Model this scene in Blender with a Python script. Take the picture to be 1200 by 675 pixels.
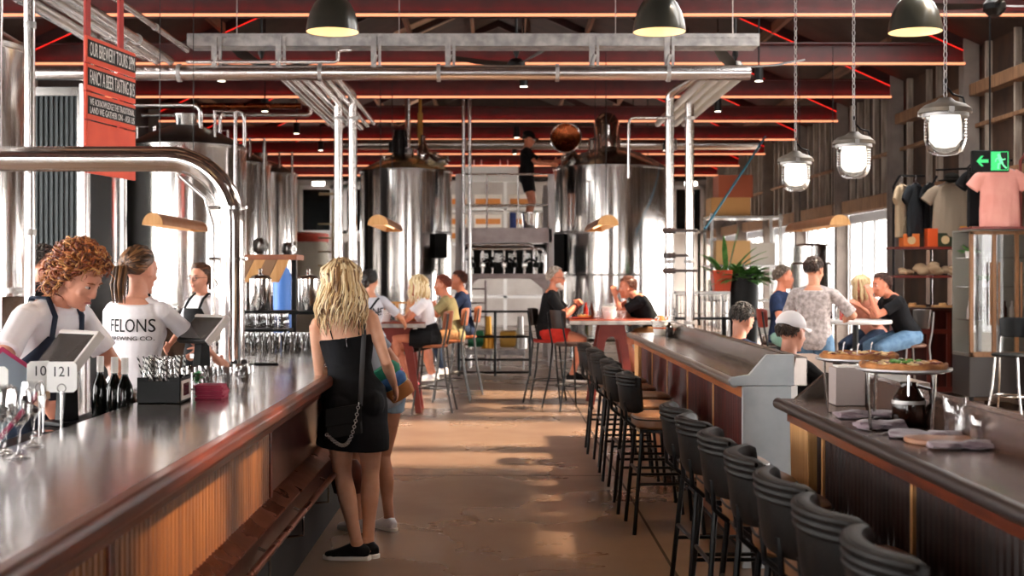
import bpy, math, random
from mathutils import Vector as V, Matrix as M
from mathutils.bvhtree import BVHTree
for _o in list(bpy.data.objects): bpy.data.objects.remove(_o, do_unlink=True)
S = bpy.context.scene
COL = S.collection
R = random.Random(11)
PI = math.pi
def rad(d): return d*PI/180

# ------------------------------------------------------------------ camera
F, CX, CY, EYE = 1500.0, 584.0, 322.0, 1.6
cam_d = bpy.data.cameras.new('camera'); cam = bpy.data.objects.new('camera', cam_d); COL.objects.link(cam)
cam.location = (0, 0, EYE); cam.rotation_euler = (PI/2, 0, 0)
cam_d.sensor_width = 36; cam_d.lens = F/1200*36
cam_d.shift_x = 16/1200; cam_d.shift_y = -15.5/1200
cam_d.clip_start = .05; cam_d.clip_end = 200
cam_d.dof.use_dof = True; cam_d.dof.focus_distance = 7.2; cam_d.dof.aperture_fstop = 3.2
S.camera = cam
# ------------------------------------------------------------------ world, sun, exposure
w = bpy.data.worlds.new('world'); S.world = w; w.use_nodes = True
bg = w.node_tree.nodes['Background']
bg.inputs[0].default_value = (1, .97, .94, 1); bg.inputs[1].default_value = 15
sd = bpy.data.lights.new('sun', 'SUN'); sun = bpy.data.objects.new('sun', sd); COL.objects.link(sun)
sd.energy = 19; sd.color = (1, .80, .58); sd.angle = rad(3.5)
SUN = V((-.62, .10, -.78)).normalized()
sun.rotation_euler = SUN.to_track_quat('-Z', 'Y').to_euler(); sun.location = (8, -2, 12)
S.view_settings.view_transform = 'Standard'; S.view_settings.look = 'None'
S.view_settings.exposure = 0.0; S.view_settings.gamma = 1; S.view_settings.use_curve_mapping = False

# ------------------------------------------------------------------ helpers
def P(px, py, D):
    return V(((px-CX)/F*D, D, EYE-(py-CY)/F*D))
def lin(h):
    h = h.lstrip('#'); o = []
    for i in (0, 2, 4):
        c = int(h[i:i+2], 16)/255
        o.append(c/12.92 if c <= .04045 else ((c+.055)/1.055)**2.4)
    return (*o, 1)
def mat(name, c, rough=.5, metal=0, c2=None, scale=6, stretch=(1, 1, 1), bump=0, bscale=None, coat=0, spec=.5, emit=None, es=0, r2=None, detail=4, sheen=0, aniso=0):
    m = bpy.data.materials.new(name); m.use_nodes = True
    nt = m.node_tree; b = nt.nodes['Principled BSDF']
    b.inputs['Base Color'].default_value = lin(c); b.inputs['Roughness'].default_value = rough
    b.inputs['Metallic'].default_value = metal; b.inputs['Specular IOR Level'].default_value = spec
    b.inputs['Coat Weight'].default_value = coat; b.inputs['Coat Roughness'].default_value = .12
    if sheen: b.inputs['Sheen Weight'].default_value = sheen
    if aniso: b.inputs['Anisotropic'].default_value = aniso
    if emit:
        b.inputs['Emission Color'].default_value = lin(emit); b.inputs['Emission Strength'].default_value = es
    if c2 or bump or r2 is not None:
        tc = nt.nodes.new('ShaderNodeTexCoord'); mp = nt.nodes.new('ShaderNodeMapping')
        mp.inputs['Scale'].default_value = stretch
        nz = nt.nodes.new('ShaderNodeTexNoise'); nz.inputs['Scale'].default_value = scale; nz.inputs['Detail'].default_value = detail
        nt.links.new(tc.outputs['Object'], mp.inputs[0]); nt.links.new(mp.outputs[0], nz.inputs['Vector'])
        if c2:
            cr = nt.nodes.new('ShaderNodeValToRGB')
            cr.color_ramp.elements[0].position = .36; cr.color_ramp.elements[1].position = .66
            cr.color_ramp.elements[0].color = lin(c); cr.color_ramp.elements[1].color = lin(c2)
            nt.links.new(nz.outputs[0], cr.inputs[0]); nt.links.new(cr.outputs[0], b.inputs['Base Color'])
        if r2 is not None:
            mr = nt.nodes.new('ShaderNodeMapRange'); mr.inputs[1].default_value = .35; mr.inputs[2].default_value = .65
            mr.inputs[3].default_value = rough; mr.inputs[4].default_value = r2
            nt.links.new(nz.outputs[0], mr.inputs[0]); nt.links.new(mr.outputs[0], b.inputs['Roughness'])
        if bump:
            n2 = nz
            if bscale:
                n2 = nt.nodes.new('ShaderNodeTexNoise'); n2.inputs['Scale'].default_value = bscale; n2.inputs['Detail'].default_value = 3
                nt.links.new(mp.outputs[0], n2.inputs['Vector'])
            bp = nt.nodes.new('ShaderNodeBump'); bp.inputs['Strength'].default_value = bump; bp.inputs['Distance'].default_value = .01
            nt.links.new(n2.outputs[0], bp.inputs['Height']); nt.links.new(bp.outputs[0], b.inputs['Normal'])
    return m
def clear(name, tint='ffffff', refl=.10, rough=.02):
    m = bpy.data.materials.new(name); m.use_nodes = True; nt = m.node_tree; nt.nodes.clear()
    out = nt.nodes.new('ShaderNodeOutputMaterial'); mx = nt.nodes.new('ShaderNodeMixShader')
    t = nt.nodes.new('ShaderNodeBsdfTransparent'); g = nt.nodes.new('ShaderNodeBsdfGlossy'); lw = nt.nodes.new('ShaderNodeLayerWeight')
    t.inputs[0].default_value = lin(tint); g.inputs['Roughness'].default_value = rough
    lw.inputs[0].default_value = .35
    mr = nt.nodes.new('ShaderNodeMapRange'); mr.inputs[3].default_value = refl; mr.inputs[4].default_value = .75
    nt.links.new(lw.outputs['Facing'], mr.inputs[0]); nt.links.new(mr.outputs[0], mx.inputs[0])
    nt.links.new(t.outputs[0], mx.inputs[1]); nt.links.new(g.outputs[0], mx.inputs[2]); nt.links.new(mx.outputs[0], out.inputs[0])
    return m
def glow(name, c, s, c2=None):
    return mat(name, '000000', .5, emit=c, es=s)

def wm(o):
    m = o.matrix_basis.copy()
    while o.parent: o = o.parent; m = o.matrix_basis @ m
    return m
def frame(t, side=None):
    t = t.normalized()
    if side is None: side = V((1, 0, 0)) if abs(t.x) < .8 else V((0, 1, 0))
    y = t.cross(side)
    if y.length < 1e-6: y = t.cross(V((.3, .5, .8)))
    y.normalize(); x = y.cross(t).normalized()
    return x, y
class MB:
    def __init__(s): s.v = []; s.f = []; s.mi = []; s.cur = 0
    def add(s, vs, fs, T=None):
        n = len(s.v)
        s.v += [tuple(T @ V(p)) if T else tuple(p) for p in vs]
        s.f += [tuple(i+n for i in f) for f in fs]; s.mi += [s.cur]*len(fs); return s
    def rings(s, rs, caps=True, T=None, closed=False):
        n = len(rs[0]); vs = [p for r in rs for p in r]; fs = []
        m = len(rs)
        for i in range(m if closed else m-1):
            a = i*n; b = ((i+1) % m)*n
            for j in range(n):
                k = (j+1) % n; fs.append((a+j, a+k, b+k, b+j))
        if caps and not closed:
            fs.append(tuple(range(n-1, -1, -1))); fs.append(tuple(range((m-1)*n, m*n)))
        return s.add(vs, fs, T)
    def box(s, x0, x1, y0, y1, z0, z1, T=None):
        if x0 > x1: x0, x1 = x1, x0
        if y0 > y1: y0, y1 = y1, y0
        if z0 > z1: z0, z1 = z1, z0
        vs = [(x, y, z) for x in (x0, x1) for y in (y0, y1) for z in (z0, z1)]
        return s.add(vs, [(0, 1, 3, 2), (4, 6, 7, 5), (0, 4, 5, 1), (2, 3, 7, 6), (0, 2, 6, 4), (1, 5, 7, 3)], T)
    def cbox(s, c, d, T=None):
        return s.box(c[0]-d[0]/2, c[0]+d[0]/2, c[1]-d[1]/2, c[1]+d[1]/2, c[2]-d[2]/2, c[2]+d[2]/2, T)
    def tube(s, pts, r, n=8, caps=True, side=None, T=None, closed=False):
        pts = [V(p) for p in pts]; m = len(pts); out = []; x = None
        for i, p in enumerate(pts):
            if closed: t = pts[(i+1) % m]-pts[i-1]
            else: t = pts[min(i+1, m-1)]-pts[max(i-1, 0)]
            if t.length < 1e-9: t = V((0, 0, 1))
            x, y = frame(t, x if x is not None else side)
            rr = r[i] if isinstance(r, (list, tuple)) else r
            rx, ry = rr if isinstance(rr, (list, tuple)) else (rr, rr)
            out.append([p+x*math.cos(2*PI*k/n)*rx+y*math.sin(2*PI*k/n)*ry for k in range(n)])
        return s.rings(out, caps, T, closed)
    def loft(s, rs, side, n=16, T=None):
        side = V(side); pts = [V(r[0]) for r in rs]; m = len(rs); out = []
        for i, r in enumerate(rs):
            t = pts[min(i+1, m-1)]-pts[max(i-1, 0)]
            x, y = frame(t, side)
            out.append([pts[i]+x*math.cos(2*PI*k/n)*r[1]+y*math.sin(2*PI*k/n)*r[2] for k in range(n)])
        return s.rings(out, True, T)
    def lathe(s, pf, c=(0, 0, 0), n=24, T=None, caps=False):
        c = V(c)
        return s.rings([[c+V((r*math.cos(2*PI*k/n), r*math.sin(2*PI*k/n), z)) for k in range(n)] for r, z in pf], caps, T)
    def cyl(s, c, r, h, n=20, T=None, r2=None):
        return s.lathe([(r, 0), (r if r2 is None else r2, h)], c, n, T, True)
    def ell(s, c, r, n=14, T=None, fn=None):
        c = V(c); m = n//2+1; rs = []
        for i in range(m+1):
            a = PI*(i/m)*.996+.006-PI/2; row = []
            for k in range(n):
                b = 2*PI*k/n; d = V((math.cos(a)*math.cos(b), math.cos(a)*math.sin(b), math.sin(a)))
                q = fn(d) if fn else 1
                row.append(c+V((d.x*r[0], d.y*r[1], d.z*r[2]))*q)
            rs.append(row)
        return s.rings(rs, True, T)
    def prism(s, poly, axis, a, b, T=None):
        def q(p, t):
            return (t, p[0], p[1]) if axis == 'x' else (p[0], t, p[1]) if axis == 'y' else (p[0], p[1], t)
        n = len(poly); vs = [q(p, a) for p in poly]+[q(p, b) for p in poly]
        fs = [tuple(range(n-1, -1, -1)), tuple(range(n, 2*n))]+[(i, (i+1) % n, n+(i+1) % n, n+i) for i in range(n)]
        return s.add(vs, fs, T)
    def torus(s, c, R_, r, T=None, n=20, k=6, sx=1, sy=1):
        c = V(c)
        return s.tube([c+V((R_*sx*math.cos(2*PI*i/n), R_*sy*math.sin(2*PI*i/n), 0)) for i in range(n)], r, k, False, None, T, True)
    def mesh(s, name):
        me = bpy.data.meshes.new(name); me.from_pydata(s.v, [], s.f); me.validate(); me.update()
        return me
    def build(s, name, mats, parent=None, world=False, bevel=0, smooth=True, ang=38, loc=None, recalc=True, seg=2):
        me = s.mesh(name)
        if recalc:
            import bmesh
            b = bmesh.new(); b.from_mesh(me); bmesh.ops.recalc_face_normals(b, faces=b.faces); b.to_mesh(me); b.free()
        mats = mats if isinstance(mats, (list, tuple)) else [mats]
        for q in mats: me.materials.append(q)
        if len(mats) > 1 and len(me.polygons) == len(s.mi): me.polygons.foreach_set('material_index', s.mi)
        if smooth:
            me.shade_smooth(); me.set_sharp_from_angle(angle=rad(ang))
        o = bpy.data.objects.new(name, me); COL.objects.link(o)
        if world:
            if parent is not None: me.transform(wm(parent).inverted())
            elif loc is not None: me.transform(M.Translation(-V(loc)))
        if loc is not None: o.location = loc
        if parent is not None: o.parent = parent
        if bevel:
            bv = o.modifiers.new('bevel', 'BEVEL'); bv.width = bevel; bv.segments = seg; bv.limit_method = 'ANGLE'; bv.angle_limit = rad(40)
        return o
    def remesh(s, name, mats, parent=None, vox=.008, it=4, fac=.5):
        me = s.mesh(name); o = bpy.data.objects.new(name, me); COL.objects.link(o)
        r = o.modifiers.new('r', 'REMESH'); r.mode = 'VOXEL'; r.voxel_size = vox
        if it:
            q = o.modifiers.new('s', 'SMOOTH'); q.iterations = it; q.factor = fac
        dg = bpy.context.evaluated_depsgraph_get()
        m2 = bpy.data.meshes.new_from_object(o.evaluated_get(dg)); m2.name = name
        bpy.data.objects.remove(o, do_unlink=True)
        m2.materials.clear()
        for q in (mats if isinstance(mats, (list, tuple)) else [mats]): m2.materials.append(q)
        m2.shade_smooth()
        o = bpy.data.objects.new(name, m2); COL.objects.link(o)
        if parent is not None: o.parent = parent
        return o
def tag(o, label, cat, group=None):
    o['label'] = label; o['category'] = cat
    if group: o['group'] = group
    return o
def thing(name, label, cat, loc=(0, 0, 0), rz=0, group=None):
    o = bpy.data.objects.new(name, None); COL.objects.link(o); o.empty_display_size = .1
    o.location = loc; o.rotation_euler = (0, 0, rz); return tag(o, label, cat, group)
def struct(o): o['kind'] = 'structure'; return o
KIDS = {}
def dup(root, loc, rz=0, label=None, group=None):
    kids = {}
    for o in COL.objects:
        if o.parent: kids.setdefault(o.parent.name, []).append(o)
    def rec(o, par):
        c = o.copy(); COL.objects.link(c)
        if par is not None: c.parent = par
        for k in kids.get(o.name, []): rec(k, c)
        return c
    r = rec(root, None); r.location = loc; r.rotation_euler = (0, 0, rz)
    if label: r['label'] = label
    if group: r['group'] = group
    return r
def text_mb(txt, size, M4, depth=.001, sx=1, wrap=None, off=.002, raydir=None):
    """lettering as a mesh builder; M4 takes x-right y-up letters to the place; wrap lays it on a surface"""
    cu = bpy.data.curves.new('t', 'FONT'); cu.body = txt; cu.size = size; cu.align_x = 'CENTER'; cu.align_y = 'CENTER'
    cu.extrude = depth; cu.resolution_u = 3
    o = bpy.data.objects.new('t', cu); COL.objects.link(o)
    dg = bpy.context.evaluated_depsgraph_get(); me = bpy.data.meshes.new_from_object(o.evaluated_get(dg))
    bpy.data.objects.remove(o, do_unlink=True); bpy.data.curves.remove(cu)
    if wrap:
        import bmesh
        b = bmesh.new(); b.from_mesh(me)
        bmesh.ops.subdivide_edges(b, edges=[e for e in b.edges if e.calc_length() > size*.25], cuts=2)
        b.to_mesh(me); b.free()
    mb = MB(); vs = []
    for q in me.vertices:
        p = M4 @ V((q.co.x*sx, q.co.y, q.co.z))
        if wrap:
            h = wrap.ray_cast(p, raydir)
            if h[0] is not None: p = h[0]-raydir*(off+q.co.z)
        vs.append(p)
    mb.add(vs, [tuple(f.vertices) for f in me.polygons]); bpy.data.meshes.remove(me)
    return mb
def basis(x, y, z, o):
    x, y, z = V(x), V(y), V(z)
    return M(((x.x, y.x, z.x, o[0]), (x.y, y.y, z.y, o[1]), (x.z, y.z, z.z, o[2]), (0, 0, 0, 1)))

# ------------------------------------------------------------------ materials
m_steel = mat('brushed_stainless', 'c9c7c4', .22, 1, c2='b5b2ae', scale=3, stretch=(1, 1, .15), aniso=.3)
m_tank = mat('polished_stainless', 'e2dedb', .14, 1)
m_pipe = mat('satin_stainless_pipe', 'dedad8', .25, 1)
m_galv = mat('galvanised_metal', '9a9796', .5, .7, c2='c0bcb9', scale=9)
m_black = mat('black_metal', '0d0d0f', .4, .4)
m_blackp = mat('black_plastic', '090a0b', .5, spec=.2)
m_beam = mat('dark_painted_beam', '3c1614', .55, c2='2a100f', scale=5)
m_grayst = mat('grey_column_paint', '7d716a', .6, c2='8f837a', scale=4)
m_strip = glow('light_strip', 'ff9e72', 1.7)
m_red = glow('red_light_strip', 'ff2018', 22)
m_red2 = glow('dim_red_strip', 'ff2a20', 1.3)
ORD = ['first', 'second', 'third', 'fourth', 'fifth', 'sixth', 'seventh', 'eighth', 'ninth', 'tenth', 'eleventh', 'twelfth']
m_darkbrass = mat('warm_brass', 'b88a5c', .35, .8)
m_wood_red = mat('red_brown_timber', '47190d', .34, c2='6b2a13', scale=5, stretch=(8, .6, 8), coat=.25)
m_rib = mat('reeded_timber', '8a5224', .45, c2='6b3b18', scale=4, stretch=(6, 6, .5))
m_ribred = mat('dark_red_reeded_timber', '3d1210', .35, c2='5c1c14', scale=4, stretch=(6, 6, .5), coat=.3)
m_ply = mat('pale_plywood', 'd6a56c', .5, c2='c48f55', scale=5, stretch=(6, 6, .5))
m_top = mat('dark_steel_bar_top', 'c2bdbd', .12, .9, c2='b5b0b0', scale=1.2, r2=.18)
m_zinc = mat('zinc_counter_top', '6c645f', .2, .8, c2='686059', scale=1.5, r2=.215)
m_endp = mat('pale_grey_panel', 'a9aeb2', .5, .2, c2='9aa0a5', scale=6)
m_leather = mat('black_leather', '0a0807', .5, c2='140e0b', scale=14, bump=.12, bscale=120, spec=.18)
m_seatl = mat('brown_seat_leather', '7a4e2c', .42, c2='653f22', scale=9, bump=.1, bscale=90)
m_copper = mat('copper_sheet', '9c5230', .24, 1, c2='7a3d22', scale=5, r2=.34)
m_white = mat('white_paint', 'ece9e6', .55)
m_paper = mat('white_card', 'f1efec', .6)
m_orange = mat('orange_paint', 'd8492f', .5, c2='c94128', scale=8)
m_tan = mat('cardboard', 'b98a5c', .8, c2='a87a4e', scale=6)
m_glass = clear('clear_glass', refl=.09)
m_pane = clear('window_glass', refl=.06)
m_redpaint = mat('oxide_red_paint', '6e2620', .45, c2='7d3028', scale=6)
m_timber = mat('rough_timber', '6e4f38', .8, c2='8f6a4a', scale=4, stretch=(6, 6, .6), bump=.2)
m_darkwall = mat('dark_weathered_boards', '2e1e15', .8, c2='4a3222', scale=3, stretch=(5, 1, .5), bump=.2)
# ================================================================== SETTING
XW = 6.65                                    # inner face of the side walls
D0, DS = 14.4, 3.3                           # roof frames: first in view, spacing
def roofz(x): return 4.75+.45*(XW-abs(x))
m_floor = mat('polished_concrete', '6e5646', .34, c2='806755', scale=.9, r2=.24, detail=6, spec=.6)
m_roof = mat('dark_roof_lining', '2a1d18', .8, c2='3b2a22', scale=2)
b = MB(); b.box(-7, 7, -6, 41, -.1, 0); struct(b.build('floor', m_floor))
b = MB(); b.box(7, 22, -6, 45, -.12, -.02); struct(b.build('trim_1', mat('pale_terrace_paving', 'b9b4ac', .8, c2='a8a39b', scale=2)))
b = MB()
for x, y0, y1 in ((.95, -3, 20), (-2.4, 9.6, 20)): b.box(x-.008, x+.008, y0, y1, 0, .002)
for y in (10.2, 16.6): b.box(-2.4, .95, y-.006, y+.006, 0, .0015)
struct(b.build('trim_2', mat('dark_floor_joint', '2c211b', .6)))
# roof; unseen right-slope skylights, placed to drop sun on chosen patches
def to_roof(p):
    p = V(p); t = (p.z+.45*p.x-7.74)/(SUN.z+.45*SUN.x); return p-SUN*t
SKY = []
for xa, xb, za, zb, ya, yb in ((-1.5, 1.9, 0, 0, 10.75, 13.9), (-1.5, 1.9, 0, 0, 14.6, 17.6), (.40, .72, 0, 0, 7.3, 11.6), (-1.85, -1.45, 0, 0, 3.9, 6.1)):
    a, c = to_roof((xa, ya, za)), to_roof((xb, yb, zb)); SKY.append((a.x, c.x, a.y, c.y))
xs = sorted({0, 7.1} | {v for s in SKY for v in s[:2]}); ys = sorted({-6, 41} | {v for s in SKY for v in s[2:]})
b = MB()
for i in range(len(xs)-1):
    for j in range(len(ys)-1):
        cx, cy = (xs[i]+xs[i+1])/2, (ys[j]+ys[j+1])/2
        if any(s[0] < cx < s[1] and s[2] < cy < s[3] for s in SKY): continue
        x0, x1 = xs[i], xs[i+1]
        b.prism([(x0, roofz(x0)), (x1, roofz(x1)), (x1, roofz(x1)+.12), (x0, roofz(x0)+.12)], 'y', ys[j], ys[j+1])
for x0, x1, y0, y1 in ((-7.1, 0, -6, 41),):
    b.prism([(x0, roofz(x0)), (x1, roofz(x1)), (x1, roofz(x1)+.12), (x0, roofz(x0)+.12)], 'y', y0, y1)

struct(b.build('ceiling', m_roof, smooth=False))
for i, s in enumerate(SKY):
    b = MB(); b.prism([(s[0], roofz(s[0])+.05), (s[1], roofz(s[1])+.05), (s[1], roofz(s[1])+.06), (s[0], roofz(s[0])+.06)], 'y', s[2], s[3])
    struct(b.build('window_%d' % (20+i), m_pane, smooth=False))
# purlins under the roof
b = MB()
for sx in (-1, 1):
    for x in (.6, 1.9, 3.2, 4.5, 5.8):
        y0 = 19 if sx > 0 and 2 < x < 6 else -6; b.cbox((sx*x, (y0+41)/2, roofz(x)-.09), (.07, 41-y0, .16))
struct(b.build('trim_3', mat('purlin_timber', '6b4a38', .8, c2='8a6249', scale=3, stretch=(8, .3, 8))))
b = MB()
for k in range(14):
    y = -2.9+k*3.3; x = R.uniform(-4.5, -1); L = R.uniform(1.2, 2.6)
    for q in range(3):
        x0 = x+q*.02
    x0, x1 = x, x+L
    b.prism([(x0, roofz(x0)-.03), (x1, roofz(x1)-.03), (x1, roofz(x1)-.01), (x0, roofz(x0)-.01)], 'y', y+.3, y+1.6)
struct(b.build('trim_4', mat('pale_ceiling_panels', 'b59a80', .7, c2='d0b598', scale=2)))
# side wall, right: boards and studs above, glazed doors below
m_stud = mat('whitewashed_stud', 'b0a293', .7, c2='84766a', scale=4, stretch=(5, 5, .6))
bays = [(-3.0+3.3*i-2.4, -3.0+3.3*(i+1)-2.4) for i in range(14)]
bays = [(D0+DS*i, D0+DS*(i+1)) for i in range(-6, 8)]
b = MB(); st = MB(); tm = MB()
closed = (-6, -5, -4, -3, 0, 1)  # nearest bays, out of view, are shut to darken the front floor
for i, (y0, y1) in enumerate(bays):
    k = i-6
    z0 = 0 if k in closed else 2.74
    if k == 1:
        b.box(XW, XW+.1, y0, y1, 2.2, 5.2); b.box(XW, XW+.1, y0, y1, 0, 1.15)
        b.box(XW, XW+.1, y0, y0+1.0, 1.15, 2.2); b.box(XW, XW+.1, y1-.5, y1, 1.15, 2.2); b.box(XW, XW+.1, y0+1.25, y0+1.9, 1.15, 2.2); b.box(XW, XW+.1, y0+2.2, y1-.5, 1.15, 2.2)
    else: b.box(XW, XW+.1, y0, y1, z0, 5.2)
    n = 7
    for q in range(1, n):
        y = y0+(y1-y0)*q/n+R.uniform(-.05, .05); wd = R.choice((.05, .07, .09))
        if k in closed and q in (2, 5): continue
        st.box(XW-.09, XW, y-wd/2, y+wd/2, max(z0, 2.95), 4.75)
    tm.box(XW-.16, XW, y0+.1, y1-.1, 2.74, 2.98)
    tm.box(XW-.1, XW, y0+.1, y1-.1, 3.62, 3.68)
    if k in (0, 1): tm.box(XW-.18, XW, y0+.1, y1-.1, 4.05, 4.22)
struct(b.build('wall_right', m_darkwall)); struct(st.build('trim_5', m_stud, bevel=.006)); struct(tm.build('trim_6', m_timber, bevel=.01))
for i, (y0, y1) in enumerate(bays):
    k = i-6
    if k in closed: continue
    d = MB(); z1 = 2.72
    ya, yb = y0+.14, y1-.14
    for y in (ya, yb): d.box(XW-.02, XW+.1, y-.05, y+.05, 0, z1)
    for q in (1, 2, 3): d.box(XW, XW+.06, ya+(yb-ya)*q/4-.045, ya+(yb-ya)*q/4+.045, 0, z1-.1)
    d.box(XW-.02, XW+.1, ya, yb, z1-.16, z1); d.box(XW, XW+.06, ya, yb, 0, .12)
    dr = struct(d.build('door_%d' % (i+1), mat('door_frame_%d' % i, 'c9ccd0', .5), bevel=.006))
    g = MB(); g.box(XW+.025, XW+.033, ya, yb, .1, z1-.12); g.build('pane', m_pane, dr)
    h = MB()
    for q in (-1, 1): h.tube([(XW-.05, (ya+yb)/2+q*.1, .9), (XW-.05, (ya+yb)/2+q*.1, 1.3)], .012)
    h.build('door_handle', m_black, dr)
g = MB(); g.box(XW+.04, XW+.05, bays[7][0]+1, bays[7][1]-.5, 1.15, 2.2); struct(g.build('window_1', m_pane))
# side wall, left; its window openings are added to let daylight in
b = MB()
for y0, y1, z0, z1 in ((16.8, 30.5, 0, 5.2), (5, 16.8, 4.2, 5.2), (5, 16.8, 0, .5), (30.5, 39, 3.0, 5.2), (39, 41, 0, 5.2), (-6, 5, 3.2, 5.2), (-6, 5, 0, .9), (-.4, 0, .9, 3.2)): b.box(-XW-.1, -XW, y0, y1, z0, z1)
struct(b.build('wall_left', mat('charcoal_wall_sheeting', '191b1c', .6, c2='232627', scale=2, stretch=(1, 12, .3))))
g = MB(); g.box(-XW-.06, -XW-.05, -6, 5, .9, 3.2); struct(g.build('window_2', m_pane))
d = MB()
for i in range(12): y = 5+i*11.8/11; d.box(-XW-.08, -XW, y-.05, y+.05, .5, 4.2)
d.box(-XW-.08, -XW, 5, 16.8, 2.3, 2.4); wd = struct(d.build('window_4', m_black)); g = MB(); g.box(-XW-.05, -XW-.04, 5, 16.8, .5, 4.2); g.build('pane', m_pane, wd)
g = MB(); g.box(-XW-.06, -XW-.05, 30.5, 39, .0, 3.0); struct(g.build('window_3', m_pane))
b = MB()
for x0, x1, z0, z1 in ((-7, -6.2, 0, 7.9), (-3.2, 3.2, 0, 7.9), (6.2, 7, 0, 7.9), (-6.2, -3.2, 3.7, 7.9), (3.2, 6.2, 3.7, 7.9)): b.box(x0, x1, -6.1, -6, z0, z1)
struct(b.build('wall_front', m_darkwall))  # added behind the camera: solid middle dims the floor, openings streak the tanks
for i, (x0, x1) in enumerate(((-6.2, -3.2), (3.2, 6.2))):
    d = MB()
    for q in range(5): d.box(x0+(x1-x0)*q/4-.04, x0+(x1-x0)*q/4+.04, -6.1, -6.02, 0, 3.7)
    d.box(x0, x1, -6.1, -6.02, 3.6, 3.7); dr = struct(d.build('door_%d' % (30+i), m_black)); g = MB(); g.box(x0, x1, -6.07, -6.06, 0, 3.7); g.build('pane', m_pane, dr)
# end wall: pale panels, two dark windows, dark gable
YB = 40.5
b = MB()
b.box(-7, -5.9, YB, YB+.15, 0, 4.6); b.box(-5.9, 6.4, YB, YB+.15, 0, 3.25); b.box(-5.9, 6.4, YB, YB+.15, 4.55, 4.6)
for x0, x1 in ((-5.5, 5.9),): b.box(x0, x1, YB, YB+.15, 3.2, 4.6)
b.box(6.3, 7, YB, YB+.15, 0, 4.6)
struct(b.build('wall_back', mat('pale_end_wall', 'c9c1ba', .7, c2='b5aaa2', scale=1.5)))
b = MB(); b.prism([(-7, 4.6), (7, 4.6), (7, 4.75), (0, 7.9), (-7, 4.75)], 'y', YB, YB+.15); struct(b.build('trim_7', m_roof))
for i, (x0, x1) in enumerate(((-6.3, -5.2), (-4.9, -4.2), (5.5, 6.5))):
    d = MB()
    for a, c, e, f in ((x0, x1, 4.3, 4.42), (x0, x1, 2.9, 3.0), (x0, x0+.12, 2.9, 4.42), (x1-.12, x1, 2.9, 4.42)): d.box(a, c, YB-.06, YB, e, f)
    wd = struct(d.build('window_%d' % (10+i), m_white))
    g = MB(); g.box(x0+.1, x1-.1, YB-.03, YB-.02, 2.95, 4.35); g.build('pane', mat('dark_glass_%d' % i, '12181a', .08), wd)
# ------------------------------------------------------------------ steel roof frames with light strips
ords = ['ninth', 'eighth', 'seventh', 'sixth', 'fifth', 'fourth', 'third', 'second', 'first']
def roof_frame(y, label):
    t = thing('roof_frame', label, 'roof beam', (0, y, 0), 0, 'red-lit steel roof frames')
    b = MB(); b.box(-6.5, 6.5, -.08, .08, 4.5, 4.52); b.box(-6.5, 6.5, -.02, .02, 4.52, 4.78); b.box(-6.5, 6.5, -.08, .08, 4.78, 4.8); b.box(-6.5, 6.5, -.084, -.080, 4.5, 4.556)
    b.build('tie_beam', m_beam, t)
    b = MB(); b.tube([(-6.42, -.092, 4.505), (6.42, -.092, 4.505)], .017, 8); b.build('light_strip', m_strip, t)
    b = MB(); b.tube([(-6.42, -.062, 4.533), (6.42, -.062, 4.533)], .010, 8); b.build('red_strip', m_red, t)
    for s in (-1, 1):
        c = MB(); c.box(s*6.4, s*6.62, -.09, -.075, 0, 4.85); c.box(s*6.4, s*6.62, .075, .09, 0, 4.85); c.box(s*6.505, s*6.52, -.08, .08, 0, 4.85)
        c.box(s*6.36, s*6.64, -.13, .13, 0, .02); c.build('column', m_grayst, t)
        r = MB(); r.prism([(s*6.62, 4.6), (0, 4.6+6.62*.45), (0, 4.88+6.62*.45), (s*6.62, 4.88)], 'y', -.06, .06); r.build('rafter', m_beam, t)
        q = MB(); q.tube([(s*6.6, -.075, 4.15), (s*6.6, -.075, 4.6), (s*3.6, -.075, 4.6+3.0*.45)], .009, 6); q.build('red_strip', m_red2, t)
for k in range(-4, 8):
    if k < 0: lab = 'dark roof beam above the front of the bar, above the top edge of the photo'
    else: lab = ['red-lit roof beam crossing the very top of the photo, nearest and largest', 'red-lit roof beam right behind the long horizontal pipe, second nearest',
                 'third red-lit roof beam, the first one below the long horizontal pipe', 'fourth red-lit roof beam, behind the cap of the man on the platform', 'fifth red-lit roof beam, counted from the nearest',
                 'sixth red-lit roof beam, counted from the nearest', 'seventh red-lit roof beam, second from the end wall', 'red-lit roof beam farthest away, nearest the pale end wall'][k]
    roof_frame(D0+DS*k, lab)
# ================================================================== PEOPLE
def ik(a, c, l1, l2, pole):
    a, c, pole = V(a), V(c), V(pole); d = c-a; L = d.length
    if L > (l1+l2)*.995: c = a+d*((l1+l2)*.995/L); d = c-a; L = d.length
    u = d/L; x = (l1*l1-l2*l2+L*L)/(2*L); h = math.sqrt(max(l1*l1-x*x, 0))
    p = pole-u*pole.dot(u)
    if p.length < 1e-5: p = V((0, -1, 0))-u*V((0, -1, 0)).dot(u)
    return a+u*x+p.normalized()*h, c
SK = {}
def skin_mat(c, c2):
    if c not in SK: SK[c] = mat('skin', c, .45, c2=c2, scale=9, spec=.4)
    return SK[c]
def cloth_mat(c, c2=None, sc=14): return mat('cloth', c, .85, c2=c2, scale=sc, bump=.25, bscale=16, spec=.2)
m_eye = mat('eye_white', 'bfae a4'.replace(' ', ''), .5); m_iris = mat('iris', '2c2018', .3); m_lip = mat('lips', 'b0605a', .5)
class Body: pass
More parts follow.
